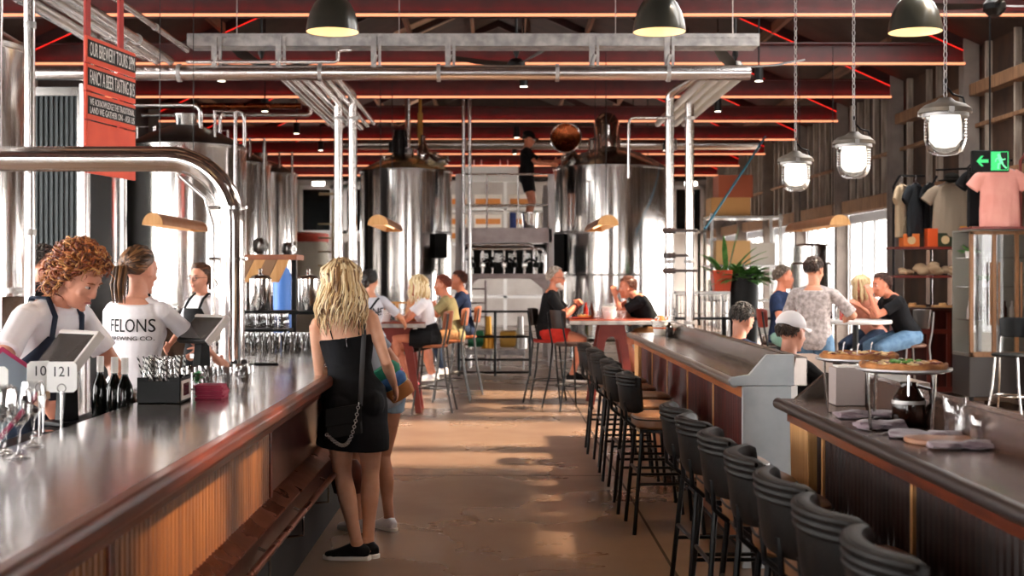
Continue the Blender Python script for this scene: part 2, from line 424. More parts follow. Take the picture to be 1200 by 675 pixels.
def hand(mb, w, hd, pn, s, curl, k, spread=.12):
    hd = hd.normalized(); pn = (pn-hd*pn.dot(hd)).normalized(); lat = hd.cross(pn).normalized()*s    # lat points to the thumb side
    mb.loft([(w-hd*.01*k, .023*k, .018*k), (w+hd*.02*k, .028*k, .018*k), (w+hd*.055*k, .040*k, .0155*k), (w+hd*.088*k, .042*k, .0125*k), (w+hd*.096*k, .038*k, .009*k)], lat, 12)
    for i, (o, L) in enumerate(((.031, .066), (.0105, .076), (-.0105, .071), (-.031, .055))):
        p = w+hd*.086*k+lat*o*k; d = (hd+lat*(o/.03)*spread*.6).normalized(); pts = [p]; c = curl*(.9+.07*i)
        for f, a in ((.45, .55), (.32, .95), (.25, .7)):
            d = (d*math.cos(c*a)+pn*math.sin(c*a)).normalized()
            d.normalize(); pts.append(pts[-1]+d*L*f*k)
            pn2 = pn
        mb.tube(pts, [.0095*k, .009*k, .0082*k, .0065*k], 8)
    p = w+hd*.022*k+lat*.026*k; d = (hd*.62+lat*.72+pn*.3).normalized(); q = p+d*.04*k
    d2 = (hd*.9+lat*.25+pn*(.35+.5*curl)).normalized(); q2 = q+d2*.03*k; q3 = q2+(d2+pn*.2*curl).normalized()*.024*k
    mb.tube([w+hd*.012*k+lat*.012*k, p, q, q2, q3], [.014*k, .0145*k, .0115*k, .0098*k, .007*k], 8)
def head_rings(mb, T, k, fem=False):
    def q(d):
        return 1
    mb.ell((0, -.014, .035), (.0745, .094, .088), 20, T)
    jw = .9 if fem else 1
    mb.loft([T @ V((0, .012, .045)), ], (1, 0, 0)) if False else None
    X = T.to_3x3() @ V((1, 0, 0))
    rs = []
    for z, y, rx, ry in ((.05, .012, .068, .07), (.015, .018, .068, .070), (-.03, .024, .064, .066), (-.06, .030, .056*jw, .060), (-.088, .038, .044*jw, .049), (-.108, .046, .028*jw, .034), (-.115, .048, .016, .02)):
        rs.append((T @ V((0, y, z)), rx*T.median_scale, ry*T.median_scale))
    mb.loft(rs, X, 18)
    mb.loft([(T @ V((0, .074, .022)), .008, .008), (T @ V((0, .088, .004)), .009, .010), (T @ V((0, .098, -.016)), .011, .012), (T @ V((0, .100, -.028)), .014, .012), (T @ V((0, .09, -.036)), .012, .010)], X, 8)
    for s in (-1, 1):
        mb.ell((s*.014, .088, -.029), (.0075, .009, .007), 8, T)
        mb.ell((s*.074, -.008, -.006), (.008, .02, .03), 10, T @ M.Rotation(s*.25, 4, 'Z'))
        mb.ell((s*.03, .078, .026), (.022, .009, .007), 8, T)
        mb.ell((s*.042, .062, -.028), (.02, .016, .018), 8, T)
    mb.ell((0, .086, -.058), (.022, .008, .0055), 8, T); mb.ell((0, .086, -.068), (.019, .008, .006), 8, T)
    mb.ell((0, .08, -.102), (.018, .012, .012), 8, T)
def strand(mb, pts, r, n=5):
    m = len(pts); mb.tube(pts, [r*(.75+.35*math.sin(PI*min(1, .15+i/(m-1)*.8)))*(1-.85*(i/(m-1))**3) for i in range(m)], n)
def hair_cap(mb, T, f=1.085, lo=-.45, hi=.58, mx=(1, 1, 1)):
    def fn(d):
        t = lo+(hi-lo)*max(0, min(1, (d.y+.35)/1.0))
        x = max(0, min(1, (d.z-t)/.12+.5)); return .88+(f-.88)*x
    mb.ell((0, -.016, .036), (.0755*mx[0], .095*mx[1], .089*mx[2]), 28, T, fn)
def dome(d, f): return V((d.x*.0755*f, -.016+d.y*.095*f, .036+d.z*.089*f))
def rdir(rr, lo=-.45, hi=.55):
    while True:
        d = V((rr.gauss(0, 1), rr.gauss(0, 1), rr.gauss(0, 1))).normalized()
        if d.z > lo+(hi-lo)*max(0, min(1, (d.y+.35)/1.0)): return d
def make_hair(style, mats, par, T, rr, k):
    mb = MB(); mb2 = MB()
    nm = len(mats)
    if style in ('short', 'grey_short', 'receding', 'fringe'):
        hi, lo = (.62, -.56) if style != 'receding' else (.86, -.52)
        hair_cap(mb, T, 1.06, lo, hi)
        for i in range(430):
            mb.cur = i % nm; d = rdir(rr, lo+.05, hi+.02)
            if style == 'fringe' and d.z > .02-.12*d.y: continue
            fl = (V((0, .75 if d.z > .5 else -.2, -.9 if d.z < .6 else .15))+V((rr.gauss(0, .3), rr.gauss(0, .3), 0)))
            fl = (fl-d*fl.dot(d)).normalized()
            p = dome(d, 1.04); L = .024 if style != 'short' else .028
            strand(mb, [T @ p, T @ (p+fl*L*.5+d*.008), T @ (p+fl*L+d*.006)], .0042*k, 5)
    elif style in ('bun', 'ponytail', 'tied'):
        hair_cap(mb, T, 1.10, -.74, .6)
        for i in range(110):
            mb.cur = i % nm; d = rdir(rr, -.70, .6); p = dome(d, 1.085); tgt = V((0, -.115, .02 if style != 'bun' else -.03))
            v1 = (tgt-p); m1 = p+v1*.33; n1 = (m1-V((0, -.016, .036))); m1 = V((0, -.016, .036))+n1.normalized()*max(n1.length, .104)
            m2 = p+v1*.66; n2 = (m2-V((0, -.016, .036))); m2 = V((0, -.016, .036))+n2.normalized()*max(n2.length, .106)
            strand(mb, [T @ p, T @ m1, T @ m2, T @ tgt], .0065*k, 5)
        if style == 'bun':
            mb.ell((0, -.128, -.045), (.045, .04, .042), 14, T)
            for a in range(10):
                c = V((0, -.128, -.045)); mb.torus(c, .03, .012, T @ M.Translation(c) @ M.Rotation(a*.63, 4, 'Y') @ M.Rotation(.6, 4, 'X') @ M.Translation(-c), 14, 5)
        else:
            for i in range(22):
                mb.cur = i % nm; x = rr.gauss(0, .016); y = rr.gauss(0, .012); L = .19 if style == 'ponytail' else .10
                strand(mb, [T @ V((x*.4, -.105, .02+y)), T @ V((x, -.132+y, .0)), T @ V((x*1.4, -.138+y, -L*.5)), T @ V((x*1.1, -.115+y, -L))], .010*k, 6)
    elif style in ('long', 'bob'):
        hair_cap(mb, T, 1.13, -.75, .55)
        L0 = .30 if style == 'long' else .20
        for i in range(170 if style == 'long' else 120):
            mb.cur = i % nm; a = rr.uniform(0, 2*PI); e = rr.uniform(.05, 1.2)
            d = V((math.sin(a)*math.cos(e), math.cos(a)*math.cos(e), math.sin(e)))
            if d.y > .45 and e < .62: continue
            if d.y > .72: continue
            p0 = dome(d, 1.10); side = V((d.x, min(d.y, .25), 0))
            side = side.normalized() if side.length > .05 else V((0, -1, 0))
            q = V((side.x*.088, -.016+side.y*.108, -.0)); L = L0*rr.uniform(.75, 1.05); wv = rr.uniform(0, 6); amp = .011 if style == 'long' else .006
            pts = [p0]; m1 = (p0+q)/2; n1 = m1-V((0, -.016, .036)); pts.append(V((0, -.016, .036))+n1.normalized()*max(n1.length, .112)); pts.append(q)
            for j in range(1, 8):
                t = j/7; fl = 1+.22*math.sin(t*2.6)
                o = V((math.sin(wv+t*8.5)*amp, math.cos(wv+t*8.5)*amp, 0))*min(1, t*2)
                pts.append(V((q.x*fl*(1-.12*t), q.y*fl*(1-.12*t), -L*t))+o)
            strand(mb, [T @ z for z in pts], rr.uniform(.008, .012)*k, 6)
    elif style == 'curly':
        hair_cap(mb, T, 1.20, -.85, .5)
        for i in range(520):
            mb.cur = i % nm; d = rdir(rr, -.98, .52)
            p = dome(d, rr.uniform(1.12, 1.36)); p.z -= .05*max(0, -d.z); ax = V((rr.gauss(0, .5), rr.gauss(0, .5)-.25, -.7)); ax = (ax-d*ax.dot(d)*.6).normalized()
            u, v_ = frame(ax); L = rr.uniform(.05, .10) if d.z > 0 else rr.uniform(.07, .13); ra = rr.uniform(.007, .015); ph = rr.uniform(0, 6)
            pts = [T @ (p+ax*L*(j/9-.3)+d*.012*math.sin(j/9*PI)+u*ra*math.cos(ph+j*1.15)+v_*ra*math.sin(ph+j*1.15)) for j in range(10)]
            strand(mb, pts, rr.uniform(.0028, .0055)*k, 5)
    return mb.build('hair', mats, par, ang=180, recalc=False)
HAIRM = {}
def hair_mats(cs):
    key = tuple(cs)
    if key not in HAIRM: HAIRM[key] = [mat('hair', c, .42, spec=.5) for c in cs]
    return HAIRM[key]
ALLP = []
def person(label, loc, rz, H=1.72, fem=False, g=1.0, pel=(0, 0, .93), lean=(0, 0, 1), twist=0, roll=0, hands=None, feet=None, hand_dir=(None, None), palm=(None, None), curl=(.45, .45),
           elb=((.7, -.7, -.4), (-.7, -.7, -.4)), knee=((.1, 1, 0), (-.1, 1, 0)), head=(0, 0, 0), hfwd=.015, skin=('d9a184', 'c98a6d'), hair=('short', ['2a1b14']), toes=((.15, 1, 0), (-.15, 1, 0)),
           tee=None, pants=None, shoes=None, vox=.008, seed=1, sleeve=.62, socks=None, face=True, pants_to=1.0, group=None, neckopen=0):
    rr = random.Random(seed); k = H/1.72
    t = thing('person', label, 'person', loc, rz, group)
    sk = skin_mat(*skin)
    pel = V(pel)*k; up = V(lean).normalized(); X0 = V((1, 0, 0)); Rt = M.Rotation(twist, 3, up); sx = (Rt @ (X0-up*X0.dot(up)).normalized())
    sx = (M.Rotation(roll, 3, sx.cross(up)) @ sx); fw = up.cross(sx).normalized()
    hip = 1.12 if fem else 1.0; sw = .158 if fem else .182; wst = .86 if fem else 1
    nb = pel+up*.51*k
    sh = [nb-up*.082*k+sx*sw*k*s for s in (1, -1)]
    hp = [pel-up*.01*k+X0*(.09*k*s) for s in (1, -1)]
    hands = hands or ((.25, .02, .85), (-.25, .02, .85)); feet = feet or ((.1, 0, 0), (-.1, 0, 0))
    el, wr, kn, an = [], [], [], []
    for i, s in enumerate((1, -1)):
        e, w_ = ik(sh[i], V(hands[i])*k, .285*k, .25*k, elb[i]); el.append(e); wr.append(w_)
        q, a = ik(hp[i], V(feet[i])*k+V((0, 0, .085*k)), .435*k, .42*k, knee[i]); kn.append(q); an.append(a)
    hc = nb+up*.052*k+V((0, 0, .092*k))+fw*(.02+hfwd)*k
    T = M.Translation(hc) @ M.Rotation(head[0], 4, 'Z') @ M.Rotation(head[1], 4, 'X') @ M.Rotation(head[2], 4, 'Y') @ M.Scale(k*1.06, 4)
    def torso(o=0, a=-9, z=9, top=1):
        rs = []
        for u_, rx, ry, dy in ((-.10, .115*hip, .095, 0), (-.05, .152*hip, .112, -.006), (.02, .158*hip, .115, -.006), (.10, .143*wst*g, .104*g, 0), (.17, .134*wst*g, .098*g, .004), (.25, .143*(.95 if fem else 1)*g**.5, .102*g**.5, .004), (.34, .158*(.93 if fem else 1.02), .108, 0), (.42, .150*(.92 if fem else 1.05), .096, -.008), (.47, .115, .078, -.012), (.495, .075, .066, -.008)):
            if a <= u_ <= z: rs.append((pel+up*u_*k+fw*dy*k, (rx+o)*k, (ry+o)*k))
        return rs
    def legr(i, o=0, t1=1.0, o2=None):
        h, q, a = hp[i], kn[i], an[i]; o2 = o if o2 is None else o2; out = []
        fd = V((0, 1, 0))
        L = [(0, .086*hip**.5), (.12, .088), (.3, .076), (.46, .058), (.5, .054), (.54, .051), (.64, .055), (.72, .052), (.85, .038), (1.0, .034)]
        for t_, r in L:
            if t_ > t1+1e-6: break
            p = h.lerp(q, t_*2) if t_ <= .5 else q.lerp(a, (t_-.5)*2)
            if .55 < t_ < .8: 
                ax = (a-q).normalized(); bk = V((0, -1, 0))-ax*V((0, -1, 0)).dot(ax); p = p+bk*.010*k
            oo = o+(o2-o)*t_; out.append((p, (r+oo)*k, (r+oo)*k))
        return out
    def footr(i, o=0, lift=0):
        a = an[i]; d = V(toes[i]); d.normalize(); up_ = V((0, 0, 1))
        if abs(d.z) > .05: up_ = (up_-d*up_.dot(d)).normalized()
        f0 = a-up_*.085*k
        return [(f0+d*y*k+up_*(z+lift)*k, (rx+o)*k, (rz_+o)*k) for y, z, rx, rz_ in ((-.07, .034, .018, .022), (-.055, .038, .029, .034), (-.02, .046, .034, .044), (.03, .046, .036, .044), (.08, .034, .042, .032), (.13, .025, .043, .023), (.17, .02, .032, .017), (.185, .018, .014, .012))], d
    # one continuous body
    mb = MB(); mb.loft(torso(), sx, 22)
    mb.loft([(nb-up*.05*k, .07*k, .062*k), (nb+up*.0*k, .058*k, .058*k), (nb+up*.03*k+fw*.008*k, .052*k, .055*k), (T @ V((0, -.01, -.05)), .050*k, .056*k), (T @ V((0, -.012, .0)), .048*k, .055*k)], sx, 16)
    if fem:
        for s in (1, -1): mb.ell(tuple(pel+up*.305*k+fw*.070*k+sx*s*.066*k), (.064*k, .056*k, .066*k), 14)
    for i, s in enumerate((1, -1)):
        af = .84 if fem else 1
        mb.ell(tuple(sh[i]-sx*s*.012*k), (.054*k*af,)*3, 12)
        mb.loft([(nb-up*.032*k+sx*s*.045*k, .05*k, .042*k), (sh[i]-sx*s*.04*k+up*.005*k, .054*k*af, .05*k*af), (sh[i], .05*k*af, .05*k*af)], fw, 12)
        mb.tube([sh[i], sh[i].lerp(el[i], .35), sh[i].lerp(el[i], .8), el[i], el[i].lerp(wr[i], .25), el[i].lerp(wr[i], .7), wr[i]], [q*k*af for q in (.050, .048, .039, .0375, .041, .032, .0255)], 14)
        hd = V(hand_dir[i]) if hand_dir[i] else (wr[i]-el[i]); pn = V(palm[i]) if palm[i] else V((-s, 0, 0))
        if abs(pn.normalized().dot(hd.normalized())) > .95: pn = V((0, 0, -1))
        # thumb side: the palm's inner/forward edge
        hdn = hd.normalized(); pnn = (pn-hdn*pn.dot(hdn)).normalized()
        hand(mb, wr[i], hd, pn, s, curl[i], k)
        mb.loft(legr(i), (1, 0, 0), 16)
        fr, d = footr(i); mb.loft(fr, V((0, 0, 1)).cross(d) if abs(d.z) < .9 else (1, 0, 0), 14)
        mb.loft([(an[i]+V((0, 0, .02*k)), .036*k, .036*k), (an[i]-V((0, 0, .03*k)), .036*k, .042*k)], (1, 0, 0), 12)
    head_rings(mb, T, k, fem)
    body = mb.remesh('body', sk, t, vox, 3)
    B = Body(); B.root, B.T, B.k, B.sh, B.el, B.wr, B.kn, B.an, B.hp, B.nb, B.pel, B.up, B.sx, B.fw, B.torso, B.legr, B.footr, B.body, B.vox, B.fem = t, T, k, sh, el, wr, kn, an, hp, nb, pel, up, sx, fw, torso, legr, footr, body, vox, fem
    if face:
        for s in (-1, 1):
            e = MB(); e.ell((s*.031, .0725, .006), (.015, .0115, .0072), 10, T); e.cur = 1; e.ell((s*.031, .0795, .006), (.0068, .0055, .0066), 10, T); e.build('eye', [m_eye, m_iris], t, ang=180)
            e = MB(); e.tube([T @ V((s*.014, .086, .026)), T @ V((s*.032, .0865, .031)), T @ V((s*.05, .074, .026))], [.003*k, .0042*k, .002*k], 6); e.build('eyebrow', hair_mats(hair[1])[0] if hair else m_iris, t)
        e = MB(); e.tube([T @ V((-.022, .0875, -.064)), T @ V((-.01, .0945, -.061)), T @ V((0, .0945, -.0625)), T @ V((.01, .0945, -.061)), T @ V((.022, .0875, -.064))], [.002*k, .0045*k, .005*k, .0045*k, .002*k], 6); e.build('mouth', m_lip, t)
    if hair: make_hair(hair[0], hair_mats(hair[1]), t, T, rr, k)
    if tee: B.shirt = shirt(B, tee, sleeve)
    if pants: B.pants = legwear(B, pants, pants_to)
    if shoes: footwear(B, *shoes)
    return B
def shirt(B, m, sleeve=.62, low=-.10, name='shirt', o=.016, hi=.47):
    k, mb = B.k, MB()
    rs = B.torso(o, low, hi); mb.loft(rs, B.sx, 22)
    mb.loft([(B.nb-B.up*.06*k, .11*k, .085*k), (B.nb-B.up*.012*k, .072*k, .07*k)], B.sx, 18)
    if B.fem:
        for s in (1, -1): mb.ell(tuple(B.pel+B.up*.30*k+B.fw*.062*k+B.sx*s*.060*k), (.084*k, .072*k, .085*k), 16)
    for i, s in enumerate((1, -1)):
        af = .88 if B.fem else 1; p, e = B.sh[i], B.el[i]; d = (e-p).normalized()
        mb.ell(tuple(p-B.sx*s*.014*k), (.064*k*af,)*3, 14)
        mb.loft([(B.nb-B.up*.04*k+B.sx*s*.05*k, .058*k, .05*k), (p-B.sx*s*.04*k+B.up*.003*k, .062*k*af, .059*k*af), (p, .061*k*af, .060*k*af)], B.fw, 12)
        if sleeve <= 1:
            q = p.lerp(e, sleeve); mb.tube([p, p.lerp(e, sleeve*.5), q], [.061*k*af, .059*k*af, .064*k*af], 14)
        else:
            w_ = B.wr[i]; mb.tube([p, p.lerp(e, .5), e, e.lerp(w_, .5), e.lerp(w_, sleeve-1)], [.066*k*af, .06*k*af, .054*k*af, .05*k*af, .042*k*af], 14)
    return mb.remesh(name, m, B.root, B.vox, 3)
def legwear(B, m, to=1.0, name='trousers', flare=.018):
    k, mb = B.k, MB(); mb.loft(B.torso(.013, -.2, .06), B.sx, 22)
    for i in (0, 1):
        mb.loft(B.legr(i, .016, to, flare if to > .6 else .03), (1, 0, 0), 16)
        mb.ell(tuple(B.hp[i]), (.1*k, .1*k, .1*k), 12)
    return mb.remesh(name, m, B.root, B.vox, 3)
def footwear(B, m, sole=None, high=0):
    k = B.k
    for i in (0, 1):
        fr, d = B.footr(i, .006); mb = MB(); sd = V((0, 0, 1)).cross(d) if abs(d.z) < .9 else V((1, 0, 0)); mb.loft(fr, sd, 16)
        a = B.an[i]; mb.loft([(a-V((0, 0, .04*k)), .042*k, .05*k), (a-V((0, 0, .005*k))+V((0, 0, high)), .042*k, .046*k)], (1, 0, 0), 14)
        sh = mb.remesh('shoe', m, B.root, .006, 2)
        if sole:
            up_ = V((0, 0, 1)); up_ = (up_-d*up_.dot(d)).normalized()
            f0 = a-up_*.085*k; s2 = MB(); sd = sd.normalized()
            pr = [(-.082, .012), (-.07, .03), (-.02, .040), (.04, .041), (.09, .048), (.14, .047), (.175, .034), (.197, .012)]
            pts = [(y, x) for y, x in pr]+[(y, -x) for y, x in reversed(pr)]
            lo = [f0+d*y*k+sd*x*k-up_*.002*k for y, x in pts]; hi = [f0+d*y*k+sd*x*k+up_*.024*k for y, x in pts]
            s2.rings([lo, hi]); s2.build('sole', sole, sh, bevel=.004)
def apron(B, m, low=-.1, hi=.40, bib=.11):
    k, mb = B.k, MB(); rows = []
    # bib on the chest and skirt round the hips, a cloth shell just off the shirt
    for u_, rx, ry, dy in ((-.30, .19, .16, .02), (-.2, .185, .155, .01), (-.10, .178, .15, 0), (-.0, .182, .142, -.004), (.08, .168, .132, 0), (.14, .16, .128, .004), (.2, .16, .128, .004), (.26, .165, .132, .004), (.33, .18, .136, 0), (.385, .18, .128, -.004)):
        if u_ < low-1e-6 or u_ > hi+1e-6: continue
        ry += .022 if B.fem and u_ > .22 else 0
        am = 1.9 if u_ < .13 else 1.9-(u_-.13)*4.6
        am = max(am, .75); rows.append([B.pel+B.up*u_*k+B.fw*dy*k+(B.sx*math.sin(a)*rx+B.fw*math.cos(a)*ry)*k*1.03 for a in [am*(j/12-.5)*2*.9 for j in range(13)]])
    vs = [p for r in rows for p in r]; fs = [(i*13+j, i*13+j+1, (i+1)*13+j+1, (i+1)*13+j) for i in range(len(rows)-1) for j in range(12)]
    mb.add(vs, fs)
    for j in (1, 11):
        s = 1 if j == 11 else -1
        p = rows[-1][j]; n = B.nb
        mb.tube([p, n+B.sx*s*.09*k+B.fw*.075*k-B.up*.04*k, n+B.sx*s*.085*k+B.up*.012*k, n+B.sx*s*.075*k-B.fw*.085*k-B.up*.03*k, B.pel+B.up*.25*k-B.fw*.13*k-B.sx*s*.03*k, B.pel+B.up*.1*k-B.fw*.128*k-B.sx*s*.1*k], [(.014*k, .004*k)]*6, 8, side=B.sx)
    o = mb.build('apron', m, B.root, recalc=False, ang=60); sd_ = o.modifiers.new('thick', 'SOLIDIFY'); sd_.thickness = .004; sd_.offset = 1
    return o
def glasses(B, m):
    T = B.T; b = MB()
    for s in (-1, 1):
        b.torus((0, 0, 0), .024, .0022, T @ M.Translation((s*.032, .1, .003)) @ M.Rotation(PI/2, 4, 'X'), 18, 6, 1, .85)
        b.tube([T @ V((s*.056, .1, .008)), T @ V((s*.078, .06, .01)), T @ V((s*.08, -.01, .008))], .002, 6)
    b.tube([T @ V((-.009, .1, .006)), T @ V((0, .104, .009)), T @ V((.009, .1, .006))], .002, 6)
    b.build('glasses', m, B.root)
def bvh(o):
    return BVHTree.FromPolygons([wm(o) @ v.co for v in o.data.vertices], [tuple(p.vertices) for p in o.data.polygons])
def lettering(B, shirt_o, txt, size, u_, m, back=True, sx=.9, xo=0, name='lettering'):
    """wrap words on the back (or chest) of a shirt"""
    W = wm(B.root); s = -1 if back else 1
    c = B.pel+B.up*u_*B.k+B.fw*s*.5+B.sx*xo
    x = B.sx if back else -B.sx; d = (B.fw if back else -B.fw)
    c, x, y, d = W @ c, W.to_3x3() @ x, W.to_3x3() @ B.up, W.to_3x3() @ d
    mb = text_mb(txt, size, basis(x, y, -d, c), .0008, sx, bvh(shirt_o), .004, d)
    return mb.build(name, m, B.root, world=True, smooth=False, recalc=False)
# ================================================================== BARS
def reeds(x, y0, y1, z0, z1, sgn, pitch=.048, r=.0145):
    """one reeded panel: half-round vertical ribs on a backing board; faces -x (sgn -1) or +x"""
    b = MB(); n = int((y1-y0)/pitch); b.cur = 1; b.box(x, x-sgn*.02, y0, y1, z0, z1); b.cur = 0
    for i in range(n):
        y = y0+(i+.5)*(y1-y0)/n
        prof = [(x+sgn*r*math.sin(a), y+r*math.cos(a)) for a in (0, PI/4, PI/2, 3*PI/4, PI)]
        k = len(prof); vs = [(p[0], p[1], z0) for p in prof]+[(p[0], p[1], z1) for p in prof]
        b.add(vs, [(j, j+1, k+j+1, k+j) for j in range(k-1)]+[tuple(range(k, 2*k))])
    return b
m_groove = mat('shaded_groove_board', '1c0d08', .6)  # near-black backing, standing in for shade between the ribs
m_dkred = mat('dark_red_panel', '260b08', .3, c2='3d130c', scale=4, stretch=(6, 6, .5), coat=.4)
m_toe = mat('recess_shadow_black', '0b0a0a', .7)  # black colour stands in for the shadow under the bars
t = thing('bar_counter', 'long left-hand bar with dark steel top, red-brown timber edge and reeded front', 'bar', (-1.3, 5, 0))
ya, yb = 1.0, 9.3
b = MB(); b.box(-1.62, -.985, ya, yb, .985, 1.03); b.box(-1.82, -1.62, 7.3, yb, .985, 1.03); b.build('countertop', m_top, t, True, bevel=.004)
b = MB(); b.prism([(-.99, .965), (-.945, .965), (-.93, .98), (-.93, 1.015), (-.945, 1.031), (-.99, 1.031)], 'y', ya, yb); b.build('timber_edge', m_wood_red, t, True, bevel=.006, seg=3)
b = MB(); b.box(-1.06, -1.0, ya, yb, .905, .965); b.build('rail', m_wood_red, t, True, bevel=.004)
for y0, y1 in ((1.0, 3.4), (3.44, 5.8)): reeds(-1.05, y0, y1, .585, .905, 1).build('front_panel', [m_rib, m_groove], t, True)
b = MB(); b.box(-1.07, -1.05, 5.84, 7.5, .585, .905); b.box(-1.07, -1.05, 7.54, 9.3, .585, .905); b.build('front_panel', m_dkred, t, True)
for y in (3.42, 5.82, 7.52): 
    b = MB(); b.box(-1.06, -1.03, y-.02, y+.02, .585, .905); b.build('post', m_wood_red, t, True, bevel=.003)
b = MB(); b.prism([(-1.07, .60), (-1.035, .588), (-.965, .545), (-.965, .535), (-1.07, .565)], 'y', ya, yb); b.build('ledge', m_copper, t, True)
b = MB(); b.box(-1.0, -.975, ya, yb, .44, .54); b.build('kick_panel', m_dkred, t, True)
b = MB(); b.box(-1.6, -1.09, ya, yb, 0, .985); b.build('carcass', m_toe, t, True)
b = MB(); b.tube([(-.93, ya, .47), (-.93, yb, .47)], .016, 10); rl = b.build('foot_rail', m_copper, t, True)
for y in [1.6+.9*i for i in range(9)]:
    b = MB(); b.tube([(-.975, y, .49), (-.93, y, .47), (-.93, y, .36), (-1.08, y, .34)], .007, 6); b.build('bracket', m_steel, rl, True)
b = MB(); b.box(-2.0, -1.625, ya, 7.25, .88, .93); b.build('service_shelf', m_blackp, t, True, bevel=.005)
b = MB(); b.box(-1.98, -1.64, ya, 7.2, .1, .88); b.build('under_bar_cabinet', m_steel, t, True)

def counter(label, ya, yb, mtop, mnose, mrail, mribs, posts, battens, far_post):
    t = thing('bar_counter', label, 'counter', (1.5, (ya+yb)/2, 0))
    b = MB(); b.box(1.29, 1.61, ya, yb, .99, 1.03); b.build('countertop', mtop, t, True, bevel=.003)
    b = MB(); b.tube([(1.29, ya, 1.008), (1.29, yb, 1.008)], (.026), 14); b.build('rounded_edge', mnose, t, True)
    b = MB(); b.prism([(1.60, 1.03), (1.625, 1.15), (1.69, 1.15), (1.69, .99), (1.60, .99)], 'y', ya, yb); b.build('riser', mtop, t, True, bevel=.005)
    b = MB(); b.box(1.33, 1.36, ya, yb, .925, .988); b.build('rail', mrail, t, True, bevel=.003)
    ys = [ya+.05]+battens+[yb-.4]
    for y0, y1 in zip(ys[:-1], ys[1:]): reeds(1.375, y0+.012, y1-.012, .25, .925, -1, .05, .016).build('front_panel', [mribs, m_groove], t, True)
    for y in battens:
        b = MB(); b.box(1.355, 1.375, y-.012, y+.012, .25, .925); b.build('batten', m_ply, t, True)
    b = MB(); b.prism([(yb-.42, .0), (yb-.12, .0), (yb-.03, .985), (yb-.36, .985)], 'x', 1.335, 1.395); b.build('end_post', m_ply, t, True, bevel=.004)
    b = MB(); b.box(1.35, 1.38, ya+.05, yb-.4, .08, .25); b.build('skirting', mrail, t, True, bevel=.003)
    b = MB(); b.box(1.4, 1.62, ya+.05, yb-.05, 0, .985); b.build('carcass', m_toe, t, True)
    return t
far_c = counter('right-hand counter with dark red reeded front and grey end panel, the farther one', 7.0, 12.6, m_zinc, mat('grey_metal_edge', '8d8784', .3, .8), mat('orange_timber_rail', 'a85a2a', .4, c2='8f4820', scale=5, stretch=(6, .5, 6), coat=.3), m_ribred, 0, [8.1, 9.2, 10.3, 11.3], True)
b = MB(); b.prism([(1.255, 1.02), (1.27, .995), (1.61, .995), (1.61, 1.165), (1.46, 1.165), (1.365, 1.056), (1.262, 1.04)], 'y', 6.965, 7.0); b.build('end_plate', m_endp, far_c, True, bevel=.004)
b = MB(); b.box(1.33, 1.595, 6.97, 7.0, 0, .995); b.build('end_panel', m_endp, far_c, True, bevel=.003)
b = MB(); b.box(1.595, 1.63, 6.97, 7.05, 0, .995); b.build('end_trim', m_white, far_c, True, bevel=.003)
near_c = counter('right foreground counter with brown metal top and rounded dark edge, carrying pizza stands', .8, 5.9, mat('brown_metal_top', '5a4238', .22, .6, c2='604539', scale=3, r2=.25), mat('dark_rubber_edge', '2a2220', .4), m_wood_red, mat('dark_reeded_timber', '24110d', .4, c2='34170f', scale=4, stretch=(6, 6, .5), coat=.2), 0, [1.8, 3.0, 4.2, 5.36], True)
b = MB(); b.prism([(1.36, 1.03), (1.5, 1.15), (1.69, 1.15), (1.69, 1.0), (1.36, 1.0)], 'y', 5.87, 5.9); b.build('end_plate', m_zinc, near_c, True, bevel=.004)

